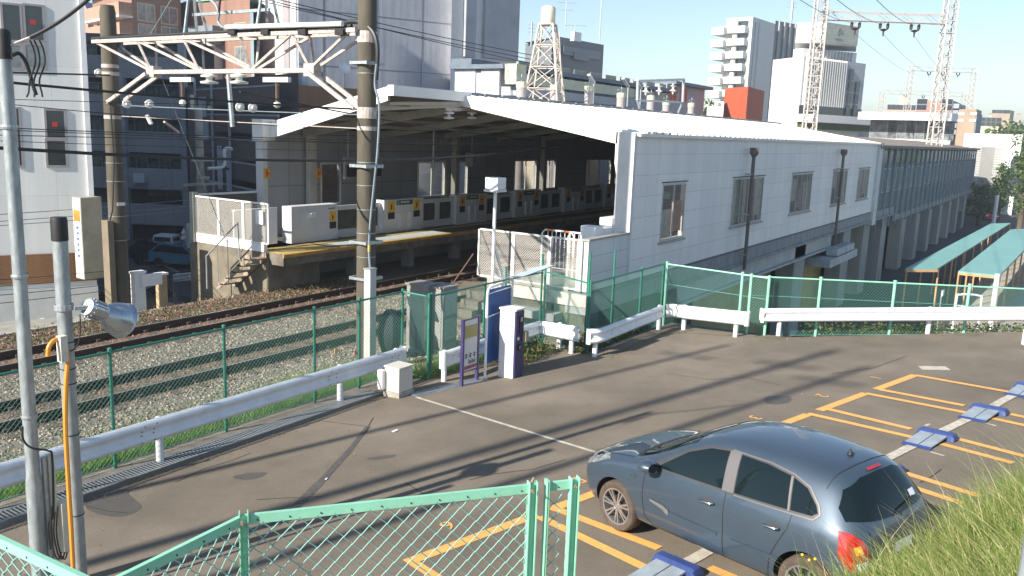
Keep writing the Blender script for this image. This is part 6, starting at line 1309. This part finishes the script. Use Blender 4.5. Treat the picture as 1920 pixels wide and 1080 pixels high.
for i, (px, y, w) in enumerate(((345, 521, 'nearer white barrier rail'), (392, 516, 'white bench like rail'))): p, q = onH(px-18, y, 36), onH(px+12, y-3, 36); t = thing('white_rail', (p.x, p.y, -4), w+' in the lower yard by the platform block', 'barrier'); MB().bar(p, q, .25, .3).build('rail', M_WHITE, t); MB().bar((p.x, p.y, -4), p, .12).build('post', M_STEEL, t)
# trees
def tree(label, px, py, D, h, w, mats, n=2600, size=.35, zb=-4., conic=.0, name='tree'):
    c = onH(px, py, D); t = thing(name, (c.x, c.y, zb), label, 'tree'); m = MB(); m.tube([(c.x, c.y, zb), (c.x+.1, c.y, zb+h*.5), (c.x, c.y+.1, zb+h*.9)], [.3, .2, .05], 8)
    for k in range(6): a = k*1.05; m.tube([(c.x, c.y, zb+h*(.3+.08*k)), (c.x+math.cos(a)*w*.35, c.y+math.sin(a)*w*.35, zb+h*(.42+.08*k))], [.1, .03], 5)
    m.build('trunk', mat('bark', (.12, .09, .06), .9), t); pts = []; cl = [(random.gauss(0, .36), random.gauss(0, .36), random.uniform(.25, .98)) for _ in range(38)]
    for i in range(n):
        a, b, z = random.choice(cl); sc = (1-conic*z)*w/2; pts.append((c.x+(a+random.gauss(0, .16))*sc*1.3, c.y+(b+random.gauss(0, .16))*sc*1.3, zb+h*z+random.gauss(0, .05)*h))
    tag(leaves_mb(pts, size, .3).build('crown', mats, t)); return t
TM = [leafmat('tree_dark', (.05, .09, .02)), leafmat('tree_mid', (.10, .17, .04)), leafmat('tree_light', (.16, .22, .06))]
tree('bushy green tree beside the ribbed shed beyond the old station', 1874, 380, 112, 7.0, 3.6, TM, 2400, .18, conic=.4); tree('tall leafy tree at the far right edge of the street', 1918, 380, 90, 10.5, 3.2, TM, 1500, .2, conic=.3); tree('dark round trees behind the yellow apartment', 1900, 240, 200, 15, 16, TM, 1500, .7); tree('small tree between the yellow apartment and the tan block', 1858, 250, 180, 9.5, 14, TM, 900, .6)
tree('small bright tree beside the office end behind the roof', 1330, 190, 140, 17, 6, TM, 1200, .5, zb=-6); tree('dark shrub at the foot of the viaduct piers', 1838, 400, 104, 5, 5, TM, 900, .25)
# ================================================================ THE PARKED CAR
def make_car():
    fx_, fy_ = math.cos(R(70.3)), math.sin(R(70.3)); f = Vector((fx_, fy_, -LA*fy_)).normalized(); up = Vector((0, LA, 1)).normalized(); l = up.cross(f)
    C0 = Vector((9.09, 2.58, lotz(2.58)+.012)); M = Matrix(((f.x, l.x, up.x, C0.x), (f.y, l.y, up.y, C0.y), (f.z, l.z, up.z, C0.z), (0, 0, 0, 1)))
    t = thing('hatchback_car', C0, 'blue grey five door hatchback parked in bay five, tail towards the grassy bank', 'car', mtx=M)
    SEC = [(2.035, .25, .33, (.50, .28), (.56, .42), (.55, .54), (.51, .61), (.42, .645), (.25, .665), .675),
           (1.97, .21, .5, (.64, .26), (.71, .44), (.70, .60), (.655, .69), (.54, .735), (.3, .765), .775),
           (1.80, .19, .62, (.765, .26), (.805, .46), (.80, .66), (.745, .785), (.61, .83), (.35, .86), .87),
           (1.55, .18, .66, (.82, .26), (.85, .50), (.838, .71), (.785, .85), (.665, .895), (.40, .925), .935),
           (1.29, .18, .68, (.835, .26), (.860, .52), (.85, .75), (.795, .885), (.685, .935), (.42, .965), .975),
           (1.02, .18, .70, (.835, .25), (.858, .52), (.85, .77), (.80, .91), (.705, .965), (.44, 1.0), 1.012),
           (.74, .18, .70, (.83, .25), (.856, .52), (.85, .78), (.80, .925), (.695, 1.075), (.46, 1.145), 1.165),
           (.42, .18, .70, (.83, .25), (.856, .52), (.85, .79), (.80, .935), (.66, 1.225), (.45, 1.315), 1.34),
           (.12, .18, .70, (.83, .25), (.858, .52), (.852, .80), (.80, .945), (.635, 1.325), (.45, 1.415), 1.44),
           (-.25, .18, .70, (.83, .25), (.86, .52), (.855, .81), (.80, .955), (.62, 1.37), (.45, 1.458), 1.482),
           (-.75, .18, .70, (.83, .25), (.86, .53), (.857, .83), (.80, .975), (.61, 1.365), (.44, 1.455), 1.48),
           (-1.20, .18, .68, (.835, .26), (.862, .54), (.858, .85), (.79, .995), (.59, 1.34), (.42, 1.43), 1.453),
           (-1.48, .19, .66, (.835, .27), (.855, .55), (.85, .86), (.775, 1.01), (.57, 1.30), (.40, 1.392), 1.415),
           (-1.63, .20, .64, (.82, .28), (.845, .56), (.838, .86), (.755, 1.005), (.55, 1.235), (.38, 1.325), 1.35),
           (-1.78, .21, .60, (.79, .29), (.825, .56), (.81, .83), (.725, .965), (.56, 1.10), (.37, 1.165), 1.185),
           (-1.90, .23, .55, (.73, .31), (.78, .54), (.76, .77), (.68, .885), (.55, .955), (.36, .985), .995),
           (-1.965, .27, .45, (.62, .34), (.67, .52), (.64, .68), (.57, .76), (.45, .80), (.28, .82), .83)]
    XM = lambda x: x if x > -1.0 else -1.0+(x+1.0)*.83
    YM = lambda x: 1 if x > -.9 else 1-.085*min(1, (-.9-x)/.9)
    SEC = [(XM(s_[0]), s_[1], s_[2]*YM(s_[0]))+tuple((q[0]*YM(s_[0]), q[1]) for q in s_[3:9])+(s_[9],) for s_ in SEC]
    vs = []; fs = []; N = 16
    for s_ in SEC:
        x, zb, yb = s_[:3]; h = [(0, zb), (yb, zb)]+list(s_[3:9])+[(0, s_[9])]
        ring = h+[(-y, z) for y, z in h[-2:0:-1]]; vs += [(x, y, z) for y, z in ring]
    for i in range(len(SEC)-1):
        for k in range(N): k2 = (k+1) % N; fs.append((i*N+k, i*N+k2, (i+1)*N+k2, (i+1)*N+k))
    fs += [tuple(range(N))[::-1], tuple((len(SEC)-1)*N+k for k in range(N))]
    me = bpy.data.meshes.new('tmp'); me.from_pydata(vs, [], fs); bm = bmesh.new(); bm.from_mesh(me); bmesh.ops.recalc_face_normals(bm, faces=bm.faces); bm.to_mesh(me); bm.free()
    PAINT = mat('car_paint', (.050, .076, .108), .40, metal=.35, var=.03, scale=2, coat=1.0); n_ = PAINT.node_tree.nodes['Principled BSDF']; n_.inputs['Coat Roughness'].default_value = .04
    me.materials.append(PAINT); me.materials.append(M_BLACK)
    o = bpy.data.objects.new('tmpbody', me); COL.objects.link(o); md = o.modifiers.new('s', 'SUBSURF'); md.levels = md.render_levels = 3
    bpy.context.view_layer.update(); dg = bpy.context.evaluated_depsgraph_get(); bvh = BVHTree.FromObject(o, dg)
    cut = []
    for ax_ in (1.29, -1.285):
        for sy in (1, -1):
            m = MB(); m.lathe([(0, .50), (.352, .50), (.352, 1.0), (0, 1.0)], (ax_, 0, .315), (0, sy, 0), 48); m.cur = 1; m.mi = [1]*len(m.f)
            c = m.build('cut', [PAINT, M_BLACK]); bm = bmesh.new(); bm.from_mesh(c.data); bmesh.ops.remove_doubles(bm, verts=bm.verts, dist=1e-5); bmesh.ops.holes_fill(bm, edges=bm.edges); bmesh.ops.recalc_face_normals(bm, faces=bm.faces); bm.to_mesh(c.data); bm.free(); cut.append(c)
            b = o.modifiers.new('b', 'BOOLEAN'); b.operation = 'DIFFERENCE'; b.object = c; b.solver = 'EXACT'
    bpy.context.view_layer.update(); dg = bpy.context.evaluated_depsgraph_get(); m2 = bpy.data.meshes.new_from_object(o.evaluated_get(dg), depsgraph=dg)
    bpy.data.objects.remove(o)
    for c in cut: bpy.data.objects.remove(c)
    m2.polygons.foreach_set('use_smooth', [True]*len(m2.polygons)); m2.set_sharp_from_angle(angle=R(38))
    body = bpy.data.objects.new('body', m2); COL.objects.link(body); body.parent = t
    def drape(name, poly, d, m_, off=.004, par=None, step=.05):
        d = Vector(d).normalized(); u = d.orthogonal().normalized(); v = d.cross(u); P_ = [Vector((XM(p[0]), p[1]*YM(p[0]), p[2])) for p in poly]; o0 = sum(P_, Vector())/len(P_)
        bm = bmesh.new(); bv = [bm.verts.new(((p-o0).dot(u), (p-o0).dot(v), 0)) for p in P_]; bm.faces.new(bv)
        for k, nrm in ((0, (1, 0, 0)), (1, (0, 1, 0))):
            lo = min(w.co[k] for w in bm.verts); hi = max(w.co[k] for w in bm.verts); q = lo+step
            while q < hi:
                bmesh.ops.bisect_plane(bm, geom=bm.verts[:]+bm.edges[:]+bm.faces[:], plane_co=Vector(nrm)*q, plane_no=nrm); q += step
        bmesh.ops.triangulate(bm, faces=bm.faces); bm.verts.ensure_lookup_table(); out = []
        for w in bm.verts:
            p = o0+u*w.co.x+v*w.co.y; h = bvh.ray_cast(p-d*2, d)
            if h[0] is None: q = p
            else: nn = h[1] if h[1].dot(d) < 0 else -h[1]; q = h[0]+nn*off
            out.append(q)
        m = MB(); m.add(out, [tuple(w.index for w in f_.verts) for f_ in bm.faces]); bm.free()
        return m.build(name, m_, par or t, smooth=True, local=True, sharp=60)
    def strip(name, pts, d, w, m_, off=.004, par=None):
        d = Vector(d).normalized(); P_ = [Vector((XM(p[0]), p[1]*YM(p[0]), p[2])) for p in pts]; Q = []
        for a, b in zip(P_, P_[1:]):
            n = max(2, int((b-a).length/.04))
            for k in range(n): Q.append(a.lerp(b, k/n))
        Q.append(P_[-1]); out = []
        for i, p in enumerate(Q):
            tg = (Q[min(i+1, len(Q)-1)]-Q[max(i-1, 0)]).normalized(); s_ = tg.cross(d).normalized()*w/2
            for e in (-1, 1):
                h = bvh.ray_cast(p+s_*e-d*2, d); out.append(h[0]-d*off if h[0] is not None else p+s_*e)
        return MB().add(out, [(2*i, 2*i+1, 2*i+3, 2*i+2) for i in range(len(Q)-1)]).build(name, m_, par or t, smooth=True, local=True)
    GL = mat('car_glass', (.006, .012, .014), .04, var=0, spec=.38, coat=.0); TRIM = mat('car_trim', (.05, .05, .052), .4, var=0); PIL = mat('pillar_satin', (.16, .15, .15), .35, metal=.3, var=0)
    for sy in (1, -1):
        D = (0, -sy, -.12); s3 = lambda L_: [(x, sy*.8, z) for x, z in L_]
        drape('window_trim', s3([(.76, .945), (.58, 1.075), (.31, 1.25), (.02, 1.36), (-.25, 1.388), (-.72, 1.378), (-1.0, 1.335), (-1.23, 1.262), (-1.40, 1.12), (-1.445, 1.045), (-1.38, .985), (-.30, .962)]), D, TRIM, .003)
        g1 = drape('side_window', s3([(.66, .965), (.55, 1.045), (.30, 1.222), (.02, 1.332), (-.215, 1.36), (-.255, .985)]), D, GL, .007)
        g2 = drape('side_window', s3([(-.375, 1.362), (-.70, 1.35), (-.965, 1.31), (-1.045, 1.008), (-.42, .99)]), D, GL, .007)
        g3 = drape('quarter_window', s3([(-1.005, 1.30), (-1.20, 1.24), (-1.36, 1.115), (-1.405, 1.05), (-1.345, 1.015), (-1.085, 1.01)]), D, GL, .007)
        drape('pillar', s3([(-.225, 1.372), (-.365, 1.374), (-.41, .98), (-.265, .975)]), D, PIL, .008); strip('divider', s3([(-.985, 1.312), (-1.066, 1.0)]), D, .022, PIL, .009)
        strip('window_edge', s3([(-.25, 1.385), (-.72, 1.375), (-1.0, 1.332), (-1.23, 1.258), (-1.395, 1.12), (-1.44, 1.045), (-1.38, .988), (-.42, .97)]), D, .014, PIL, .010)
        for L_ in ([(.80, .93), (.83, .60), (.80, .36), (.70, .27)], [(-.32, .965), (-.33, .60), (-.31, .25)], [(-1.12, .98), (-1.10, .85), (-.98, .66), (-.90, .50), (-.86, .26)], [(.72, .265), (-.86, .265)]): strip('door_seam', s3(L_), (0, -sy, 0), .009, M_BLACK, .003)
        strip('side_moulding', s3([(.55, .52), (-.25, .50)]), (0, -sy, 0), .035, PAINT, .012); strip('side_moulding', s3([(-.42, .50), (-1.0, .51)]), (0, -sy, 0), .03, PAINT, .012)
        drape('side_badge', s3([(.70, .60), (.50, .58), (.42, .55), (.42, .49), (.47, .50), (.50, .53), (.70, .575)]), (0, -sy, 0), mat('badge_chrome', (.75, .74, .72), .15, metal=.9, var=0), .014)
        for x in (-.12, -.92):
            m = MB(); m.tube([(x+.09, sy*.862, .815), (x+.06, sy*.892, .82), (x-.06, sy*.892, .825), (x-.09, sy*.862, .825)], .012, 8); m.build('door_handle', PAINT, t, smooth=True, local=True)
            drape('handle_recess', s3([(x+.08, .84), (x+.0, .86), (x-.08, .845), (x-.08, .79), (x+.08, .785)]), (0, -sy, 0), TRIM, .003)
        m = MB(); m.lathe([(0, -.10), (.06, -.095), (.085, -.04), (.088, .03), (.07, .06), (0, .065)], (0, 0, 0), (1, 0, 0), 18); m.v = [(x+.68, sy*.93+y*1.25, z*.85+1.0) for x, y, z in m.v]; mm = m.build('door_mirror', PAINT, t, smooth=True, local=True); bx_ = MB(); bx_.bar((.70, sy*.80, .955), (.69, sy*.87, .975), .06, .035); bx_.build('mirror_arm', M_BLACK, mm, local=True)
        MB().lathe([(0, -.101), (.058, -.099)], (0, 0, 0), (1, 0, 0), 14).build('mirror_glass', GL, mm, local=True).matrix_local = Matrix.Translation((.675, sy*.93, 1.0)) @ Matrix.Diagonal((1, 1.25, .85, 1))
        drape('mirror_corner', s3([(.76, .95), (.66, .965), (.57, 1.03), (.60, 1.07)]), D, TRIM, .008)
        drape('indicator', s3([(1.02, .80), (.94, .80), (.935, .775), (1.01, .77)]), (0, -sy, 0), mat('chrome', (.8, .8, .8), .1, metal=1, var=0), .006)
        hl = [(1.985, sy*.40, .68), (1.955, sy*.60, .645), (1.84, sy*.74, .66), (1.66, sy*.80, .76), (1.44, sy*.80, .875), (1.50, sy*.70, .885), (1.70, sy*.62, .85), (1.86, sy*.52, .79)]
        h = drape('headlight', hl, (-.55, -sy*.5, -.55), mat('lamp_lens', (.20, .21, .22), .05, var=.4, scale=18, spec=1, coat=1), .005, step=.03)
        drape('lamp_bulb', [(1.90, sy*.60, .70), (1.86, sy*.68, .71), (1.80, sy*.69, .75), (1.84, sy*.60, .77)], (-.55, -sy*.5, -.55), M_DARK, .007, h); drape('lamp_bulb', [(1.74, sy*.70, .79), (1.60, sy*.75, .83), (1.58, sy*.71, .86), (1.72, sy*.65, .84)], (-.55, -sy*.5, -.55), mat('chrome', (.8, .8, .8), .1, metal=1, var=0), .007, h)
        tl = [(-1.70, sy*.80, .955), (-1.80, sy*.735, .94), (-1.88, sy*.64, .87), (-1.93, sy*.60, .76), (-1.945, sy*.62, .62), (-1.90, sy*.72, .58), (-1.80, sy*.81, .62), (-1.72, sy*.84, .74)]
        q = drape('tail_light', tl, (.7, -sy*.7, -.1), mat('tail_red', (.40, .012, .01), .12, var=.15, scale=14, spec=1, coat=1), .006, step=.03)
        drape('reversing_lamp', [(-1.925, sy*.63, .70), (-1.94, sy*.64, .615), (-1.885, sy*.74, .60), (-1.87, sy*.74, .68)], (.7, -sy*.7, -.1), mat('lamp_white', (.8, .8, .8), .08, spec=1, coat=1, var=0), .009, q, .03); drape('turn_lamp', [(-1.86, sy*.68, .84), (-1.90, sy*.66, .77), (-1.85, sy*.73, .755), (-1.82, sy*.74, .82)], (.7, -sy*.7, -.1), mat('lamp_amber', (.9, .30, .03), .1, spec=1, coat=1, var=0), .009, q, .03)
    ws = drape('windscreen', [(1.0, -.67, .985), (1.0, 0, 1.02), (1.0, .67, .985), (.6, .625, 1.17), (.3, .555, 1.33), (.2, 0, 1.415), (.3, -.555, 1.33), (.6, -.625, 1.17)], (-1, 0, -.75), GL, .005)
    drape('scuttle', [(1.09, -.66, .97), (1.13, 0, 1.0), (1.09, .66, .97), (1.0, .68, .985), (1.02, 0, 1.02), (1.0, -.68, .985)], (-.3, 0, -1), M_BLACK, .004)
    rg = drape('rear_window', [(-1.74, -.70, 1.03), (-1.86, -.35, 1.0), (-1.88, 0, .985), (-1.86, .35, 1.0), (-1.74, .70, 1.03), (-1.66, .665, 1.13), (-1.60, .54, 1.27), (-1.58, .3, 1.335), (-1.57, 0, 1.345), (-1.58, -.3, 1.335), (-1.60, -.54, 1.27), (-1.66, -.665, 1.13)], (1, 0, -.15), GL, .006)
    drape('sticker', [(-1.83, -.42, 1.07), (-1.83, -.30, 1.07), (-1.80, -.30, 1.13), (-1.80, -.42, 1.13)], (1, 0, -.15), M_WHITE, .010, rg)
    drape('brake_light', [(-1.57, -.12, 1.358), (-1.57, .12, 1.358), (-1.545, .12, 1.378), (-1.545, -.12, 1.378)], (1, 0, -.7), mat('tail_red', (.40, .012, .01), .12), .014)
    for L_ in ([(-1.40, -.60, 1.4), (-1.44, -.3, 1.4), (-1.45, 0, 1.4), (-1.44, .3, 1.4), (-1.40, .60, 1.4)],): strip('roof_seam', L_, (0, 0, -1), .009, M_BLACK, .003)
    strip('tailgate_seam', [(-1.9, -.56, .95), (-1.94, -.52, .72), (-1.95, -.45, .60), (-1.96, .45, .60), (-1.94, .52, .72), (-1.9, .56, .95)], (1, 0, 0), .009, M_BLACK, .003)
    for sy in (1, -1): strip('bonnet_seam', [(1.10, sy*.70, .97), (1.5, sy*.69, .9), (1.78, sy*.60, .84), (1.92, sy*.45, .78), (1.96, sy*.2, .75)], (-.2, 0, -1), .009, M_BLACK, .003)
    drape('grille', [(2.03, -.42, .34), (2.03, .42, .34), (2.03, .36, .46), (2.03, -.36, .46)], (-1, 0, 0), M_BLACK, .005); drape('number_plate', [(2.04, -.165, .50), (2.04, .165, .50), (2.04, .165, .60), (2.04, -.165, .60)], (-1, 0, 0), M_WHITE, .01); drape('bumper_insert', [(-1.96, -.5, .30), (-1.96, .5, .30), (-1.96, .55, .42), (-1.96, -.55, .42)], (1, 0, 0), M_BLACK, .006); drape('number_plate', [(-1.95, -.165, .66), (-1.95, .165, .66), (-1.95, .165, .76), (-1.95, -.165, .76)], (1, 0, 0), M_WHITE, .01)
    m = MB(); m.lathe([(.035, 0), (.03, .012), (.012, .03), (.008, .05), (0, .05)], (-1.22, 0, 1.44), n=12); m.build('aerial_base', M_BLACK, t, smooth=True, local=True)
    m = MB(); m.tube([(-1.79, .05, 1.0), (-1.76, -.02, 1.04), (-1.71, -.3, 1.08)], .009, 5); m.build('rear_wiper', M_BLACK, t, local=True)
    TY = mat('dusty_tyre', (.085, .062, .048), .85, var=.2, scale=12, bump=.2); RIM = mat('alloy', (.55, .55, .57), .25, metal=.85, var=0)
    first = None
    for ax_ in (1.29, -1.285):
        for sy in (1, -1):
            c = (ax_, sy*.735, .305); w = MB(); w.lathe([(.20, -.09), (.235, -.098), (.285, -.098), (.304, -.075), (.308, 0), (.304, .075), (.285, .098), (.235, .098), (.222, .088)], c, (0, sy, 0), 40); wh = w.build('wheel', TY, t, smooth=True, local=True)
            r_ = MB(); r_.lathe([(.226, .086), (.222, .094), (.205, .09), (.20, .04), (.19, -.05)], c, (0, sy, 0), 40); r_.lathe([(0, .072), (.03, .074), (.048, .066), (.05, .03)], c, (0, sy, 0), 20)
            for k in range(7):
                for e in (-.13, .13):
                    a = 2*math.pi*k/7+.2; p0 = Vector((math.cos(a+e*1.1)*.045, 0, math.sin(a+e*1.1)*.045)); p1 = Vector((math.cos(a+e)*.21, 0, math.sin(a+e)*.21)); cc = Vector(c)+Vector((0, sy*.068, 0)); r_.bar(cc+p0, cc+p1+Vector((0, sy*.012, 0)), .02, .022, up=(0, 1, 0))
            r_.build('rim', RIM, wh, smooth=True, local=True, sharp=30); MB().lathe([(0, .0), (.13, .0), (.13, .02), (0, .02)], c, (0, sy, 0), 24).build('brake_disc', mat('disc_dark', (.10, .09, .09), .4, metal=.7, var=0), wh, local=True); MB().lathe([(.20, -.07), (0, -.07)], c, (0, sy, 0), 24).build('hub_back', M_DARK, wh, local=True)
    return t
make_car()
# ---- flap locks
M_LB = mat('lock_blue', (.035, .06, .19), .4, var=.1, scale=5); M_LG = mat('lock_grey', (.33, .38, .42), .45, metal=.2, var=.12, scale=4)
def lock(px, py, label, proto=[None]):
    c = G(px, py); n = Vector((0, LA, 1)).normalized(); v = (VD-n*VD.dot(n)).normalized(); u = n.cross(v); M = Matrix(((v.x, u.x, n.x, c.x), (v.y, u.y, n.y, c.y), (v.z, u.z, n.z, c.z+.005), (0, 0, 0, 1))) @ Matrix.Scale(.86, 4)
    if proto[0]: return dup(proto[0], c, label=label, mtx=M)
    t = thing('parking_lock', c, label, 'parking lock', 'flap locks of the parking bays', mtx=M); m = MB()
    pr = [(-.12, 0), (-.10, .10), (-.06, .13), (.06, .13), (.10, .10), (.12, 0)]; ys = [(-.34, .5), (-.31, .9), (-.27, 1), (.27, 1), (.31, .9), (.34, .5)]; vs = []
    for y, s_ in ys: vs += [(x*(.8+.2*s_), y, z*s_) for x, z in pr]
    fs = [(i*6+k, (i+1)*6+k, (i+1)*6+k+1, i*6+k+1) for i in range(5) for k in range(5)]+[(0, 1, 2, 3, 4, 5), (35, 34, 33, 32, 31, 30)]; m.add(vs, fs); m.build('housing', M_LB, t, smooth=True, local=True, sharp=30)
    f = MB().extr([(-.11, -.22, .09), (-.75, -.22, .03), (-.75, -.22, .015), (-.11, -.22, .06)], (0, .47, 0)).build('flap', M_LG, t, local=True); MB().extr([(-.11, .0, .0905), (-.75, .0, .0305), (-.75, .0, .034), (-.11, .0, .094)], (0, .012, 0)).build('seam', M_DARK, f, local=True)
    MB().extr([(-.75, -.24, .036), (-.83, -.24, .004), (-.75, -.24, .0)], (0, .51, 0)).build('flap_edge', M_LB, t, local=True); proto[0] = t; return t
lock(1757, 820, 'second nearest whole flap lock, beside bay three behind the car'); lock(1855, 773, 'middle flap lock between bays two and three'); lock(1935, 731, 'farthest flap lock, cut by the right edge of the photo'); lock(1656, 880, 'flap lock almost hidden behind the car tail'); lock(1270, 1068, 'flap lock nearest the viewer, at the foot of the car side')
# litter
for i, (px, py, s_) in enumerate(((741, 808, .12), (612, 898, .05), (1476, 636, .03))):
    p = G(px, py, .01); o = MB().box((-s_/2, -s_*.2, 0), (s_/2, s_*.2, .008)).build('paper_scrap', M_WHITE); o.location = p; o.rotation_euler.z = .4*i; tag(o, ('long white paper scrap on the asphalt by the pale line', 'small white scrap lying on the trench repair', 'tiny white scrap near the long right guardrail')[i], 'litter')
# ================================================================ NEAR BANK WITH LONG GRASS
def bank():
    # edge line of the bank in plan, seen from above, rising towards the viewer on the right
    E = [(1470, 1190, 4.5), (1560, 1135, 4.5), (1640, 1100, 4.6), (1720, 1060, 4.7), (1800, 1000, 4.8), (1870, 955, 4.9), (1960, 905, 5.0), (2100, 850, 5.1)]
    top = [onH(*e) for e in E]; m = MB(); vs = []
    for p in top:
        q = Vector((p.x, p.y, 0)).normalized(); vs += [tuple(p+q*1.3+Vector((0, 0, lotz(p.y)-p.z-.2))), tuple(p), tuple(Vector((p.x, p.y, 0))*.62+Vector((0, 0, p.z+.18))), tuple(Vector((p.x, p.y, 0))*.25+Vector((0, 0, p.z+.25))), tuple(Vector((p.x, p.y, 0))*-.6+Vector((0, 0, p.z+.25)))]
    n = len(top); m.add(vs, [(i*5+k, (i+1)*5+k, (i+1)*5+k+1, i*5+k+1) for i in range(n-1) for k in range(4)]); struct(m, 'bank', mat('bank_soil', (.10, .10, .05), .95, var=.3, scale=6, bump=.5))
    sp = []; m2 = []
    for i in range(15000):
        q = random.random(); k = min(int(q*(n-1)), n-2); fr_ = q*(n-1)-k; p = top[k].lerp(top[k+1], fr_); s_ = random.uniform(.50, 1.05)**.8; z = p.z+(.18*(1-s_)/.38 if s_ > .62 else .18); b = Vector((p.x, p.y, 0))*s_
        if s_ > 1: z = p.z-(s_-1)*3
        sp.append((b.x, b.y, z-.03))
    g = grass_mb(sp, .12, .34, w=.0042, segs=4, lean=.8, bend=.9, dirs=R(140)); ms = [leafmat('bank_green', (.26, .36, .11), .55), leafmat('bank_light', (.46, .50, .20), .55), leafmat('bank_straw', (.72, .62, .38), .45)]
    tag(g.build('bank_grass', ms), 'long tangled green and straw grass on the bank at the lower right', 'grass', kind='stuff')
    g = grass_mb(random.sample(sp, 520), .35, .62, w=.003, segs=6, lean=.7, bend=1.0, dirs=R(150)); tag(g.build('tall_grass', ms), 'tall arching grass stems in front of the car tail', 'grass', kind='stuff')
    pts = []
    for i in range(16):
        p = random.choice(sp); b = Vector(p)+Vector((0, 0, .12))
        for k in range(26): pts.append(b+Vector((random.gauss(0, .05), random.gauss(0, .05), random.gauss(0, .05))))
    tag(leaves_mb(pts, .018).build('bank_weeds', [leafmat('weed_leaf', (.14, .30, .04))]*3), 'bright green broad leaved weeds among the bank grass', 'weeds', kind='stuff')
bank()
for i, (px, py) in enumerate(((1517, 1050), (1528, 1048), (1504, 1040), (1612, 1034))):
    p = onH(px, py, 4.4); t = thing('yellow_flower', p-Vector((0, 0, .3)), '%s small yellow flower above the car rear wheel' % ('second', 'rightmost clustered', 'leftmost', 'lone far right')[i], 'flower'); MB().tube([p-Vector((0, 0, .3)), p], .002, 4).build('stem', GRASSM[0], t); m = MB(); m.lathe([(0, -.003), (.008, 0), (.006, .006), (0, .007)], p, (-.5, -.5, .5), 8); m.build('bloom', mat('flower_yellow', (.8, .62, .03), .5), t)
t = thing('grey_pole', (0, 0, 0), 'grey pole cut off by the lower right corner of the photo', 'pole'); a, b = onH(1921, 950, 1.5), onH(1916, 1100, 1.5); 
move(t, (b.x, b.y, 2.5)); MB().tube([(b.x+.018, b.y-.012, 2.5), (b.x+.018, b.y-.012, 4.95)], .022, 10).build('tube', M_ZINC, t, smooth=True)
# ================================================================ UNSEEN BLOCKS AND POLES ADDED TO SHADE THE PLACE
t = thing('shade_tower', (22, 68, -4), 'unseen plain tower added to keep the dark flats shaded, beyond the left white building', 'building'); bx(t, 'wall', M_APT, (6, 57, -4), (30, 66.5, 34))  # unseen tower, added to keep the apartment block in shade
t = thing('shade_block', (10, 46, -4), 'unseen grey block added to shade the balcony building, behind the left white building', 'building'); bx(t, 'wall', M_APT, (4, 40.5, -4), (16, 57, 26))  # unseen block, added so its shadow darkens the balcony building
for (x, y, h, r_, w) in ((-7.5, 11.3, 16.5, .085, 'nearer'), (-10.5, 13.6, 19, .11, 'taller'), (-5.5, 14.2, 15.5, .075, 'thinner')):
    t = thing('utility_pole', (x, y, 0), '%s unseen pole added to cast long shadows over the car park' % w, 'utility pole'); MB().tube([(x, y, 0), (x, y, h)], [r_*1.3, r_], 12).build('shaft', M_CPOLE, t, smooth=True)  # unseen poles, placed to throw the long shadow bands across the asphalt
    MB().bar((x-.1, y-.7, h*.94), (x-.1, y+.7, h*.94), .07).build('crossarm', M_STEEL, t)

def tree_at(label, x, y, h, w, n=1300, size=.5):
    t = thing('tree', (x, y, -4), label, 'tree'); MB().tube([(x, y, -4), (x, y, -4+h*.8)], [.3, .06], 8).build('trunk', mat('bark', (.12, .09, .06), .9), t); pts = []
    cl = [(random.gauss(0, .36), random.gauss(0, .36), random.uniform(.3, .98)) for _ in range(30)]
    for i in range(n):
        a, b, z = random.choice(cl); pts.append((x+(a+random.gauss(0, .16))*w*.65, y+(b+random.gauss(0, .16))*w*.65, -4+h*z+random.gauss(0, .05)*h))
    tag(leaves_mb(pts, size, .3).build('crown', TM, t))
for i, (x, y, h) in enumerate(((-6, 34, 11), (-14, 30, 10), (-21, 27, 12), (-3, 42, 12), (-28, 22, 10), (-12, 40, 13))): tree_at('%s leafy tree in the row beyond the left edge of the photo' % WORDS[i], x, y, h, 9)

# ---- thin summer air
hz = bpy.data.materials.new('haze'); hz.use_nodes = True; n = hz.node_tree.nodes; n.clear(); o_ = n.new('ShaderNodeOutputMaterial'); v_ = n.new('ShaderNodeVolumePrincipled')
v_.inputs['Color'].default_value = (.86, .93, 1, 1); v_.inputs['Density'].default_value = .0009; v_.inputs['Anisotropy'].default_value = .3
hz.node_tree.links.new(v_.outputs[0], o_.inputs['Volume'])
tag(MB().box((-1000, -1400, -7), (1600, 1400, 48)).build('haze', hz), 'thin pale haze filling the air above the town', 'haze', kind='stuff')
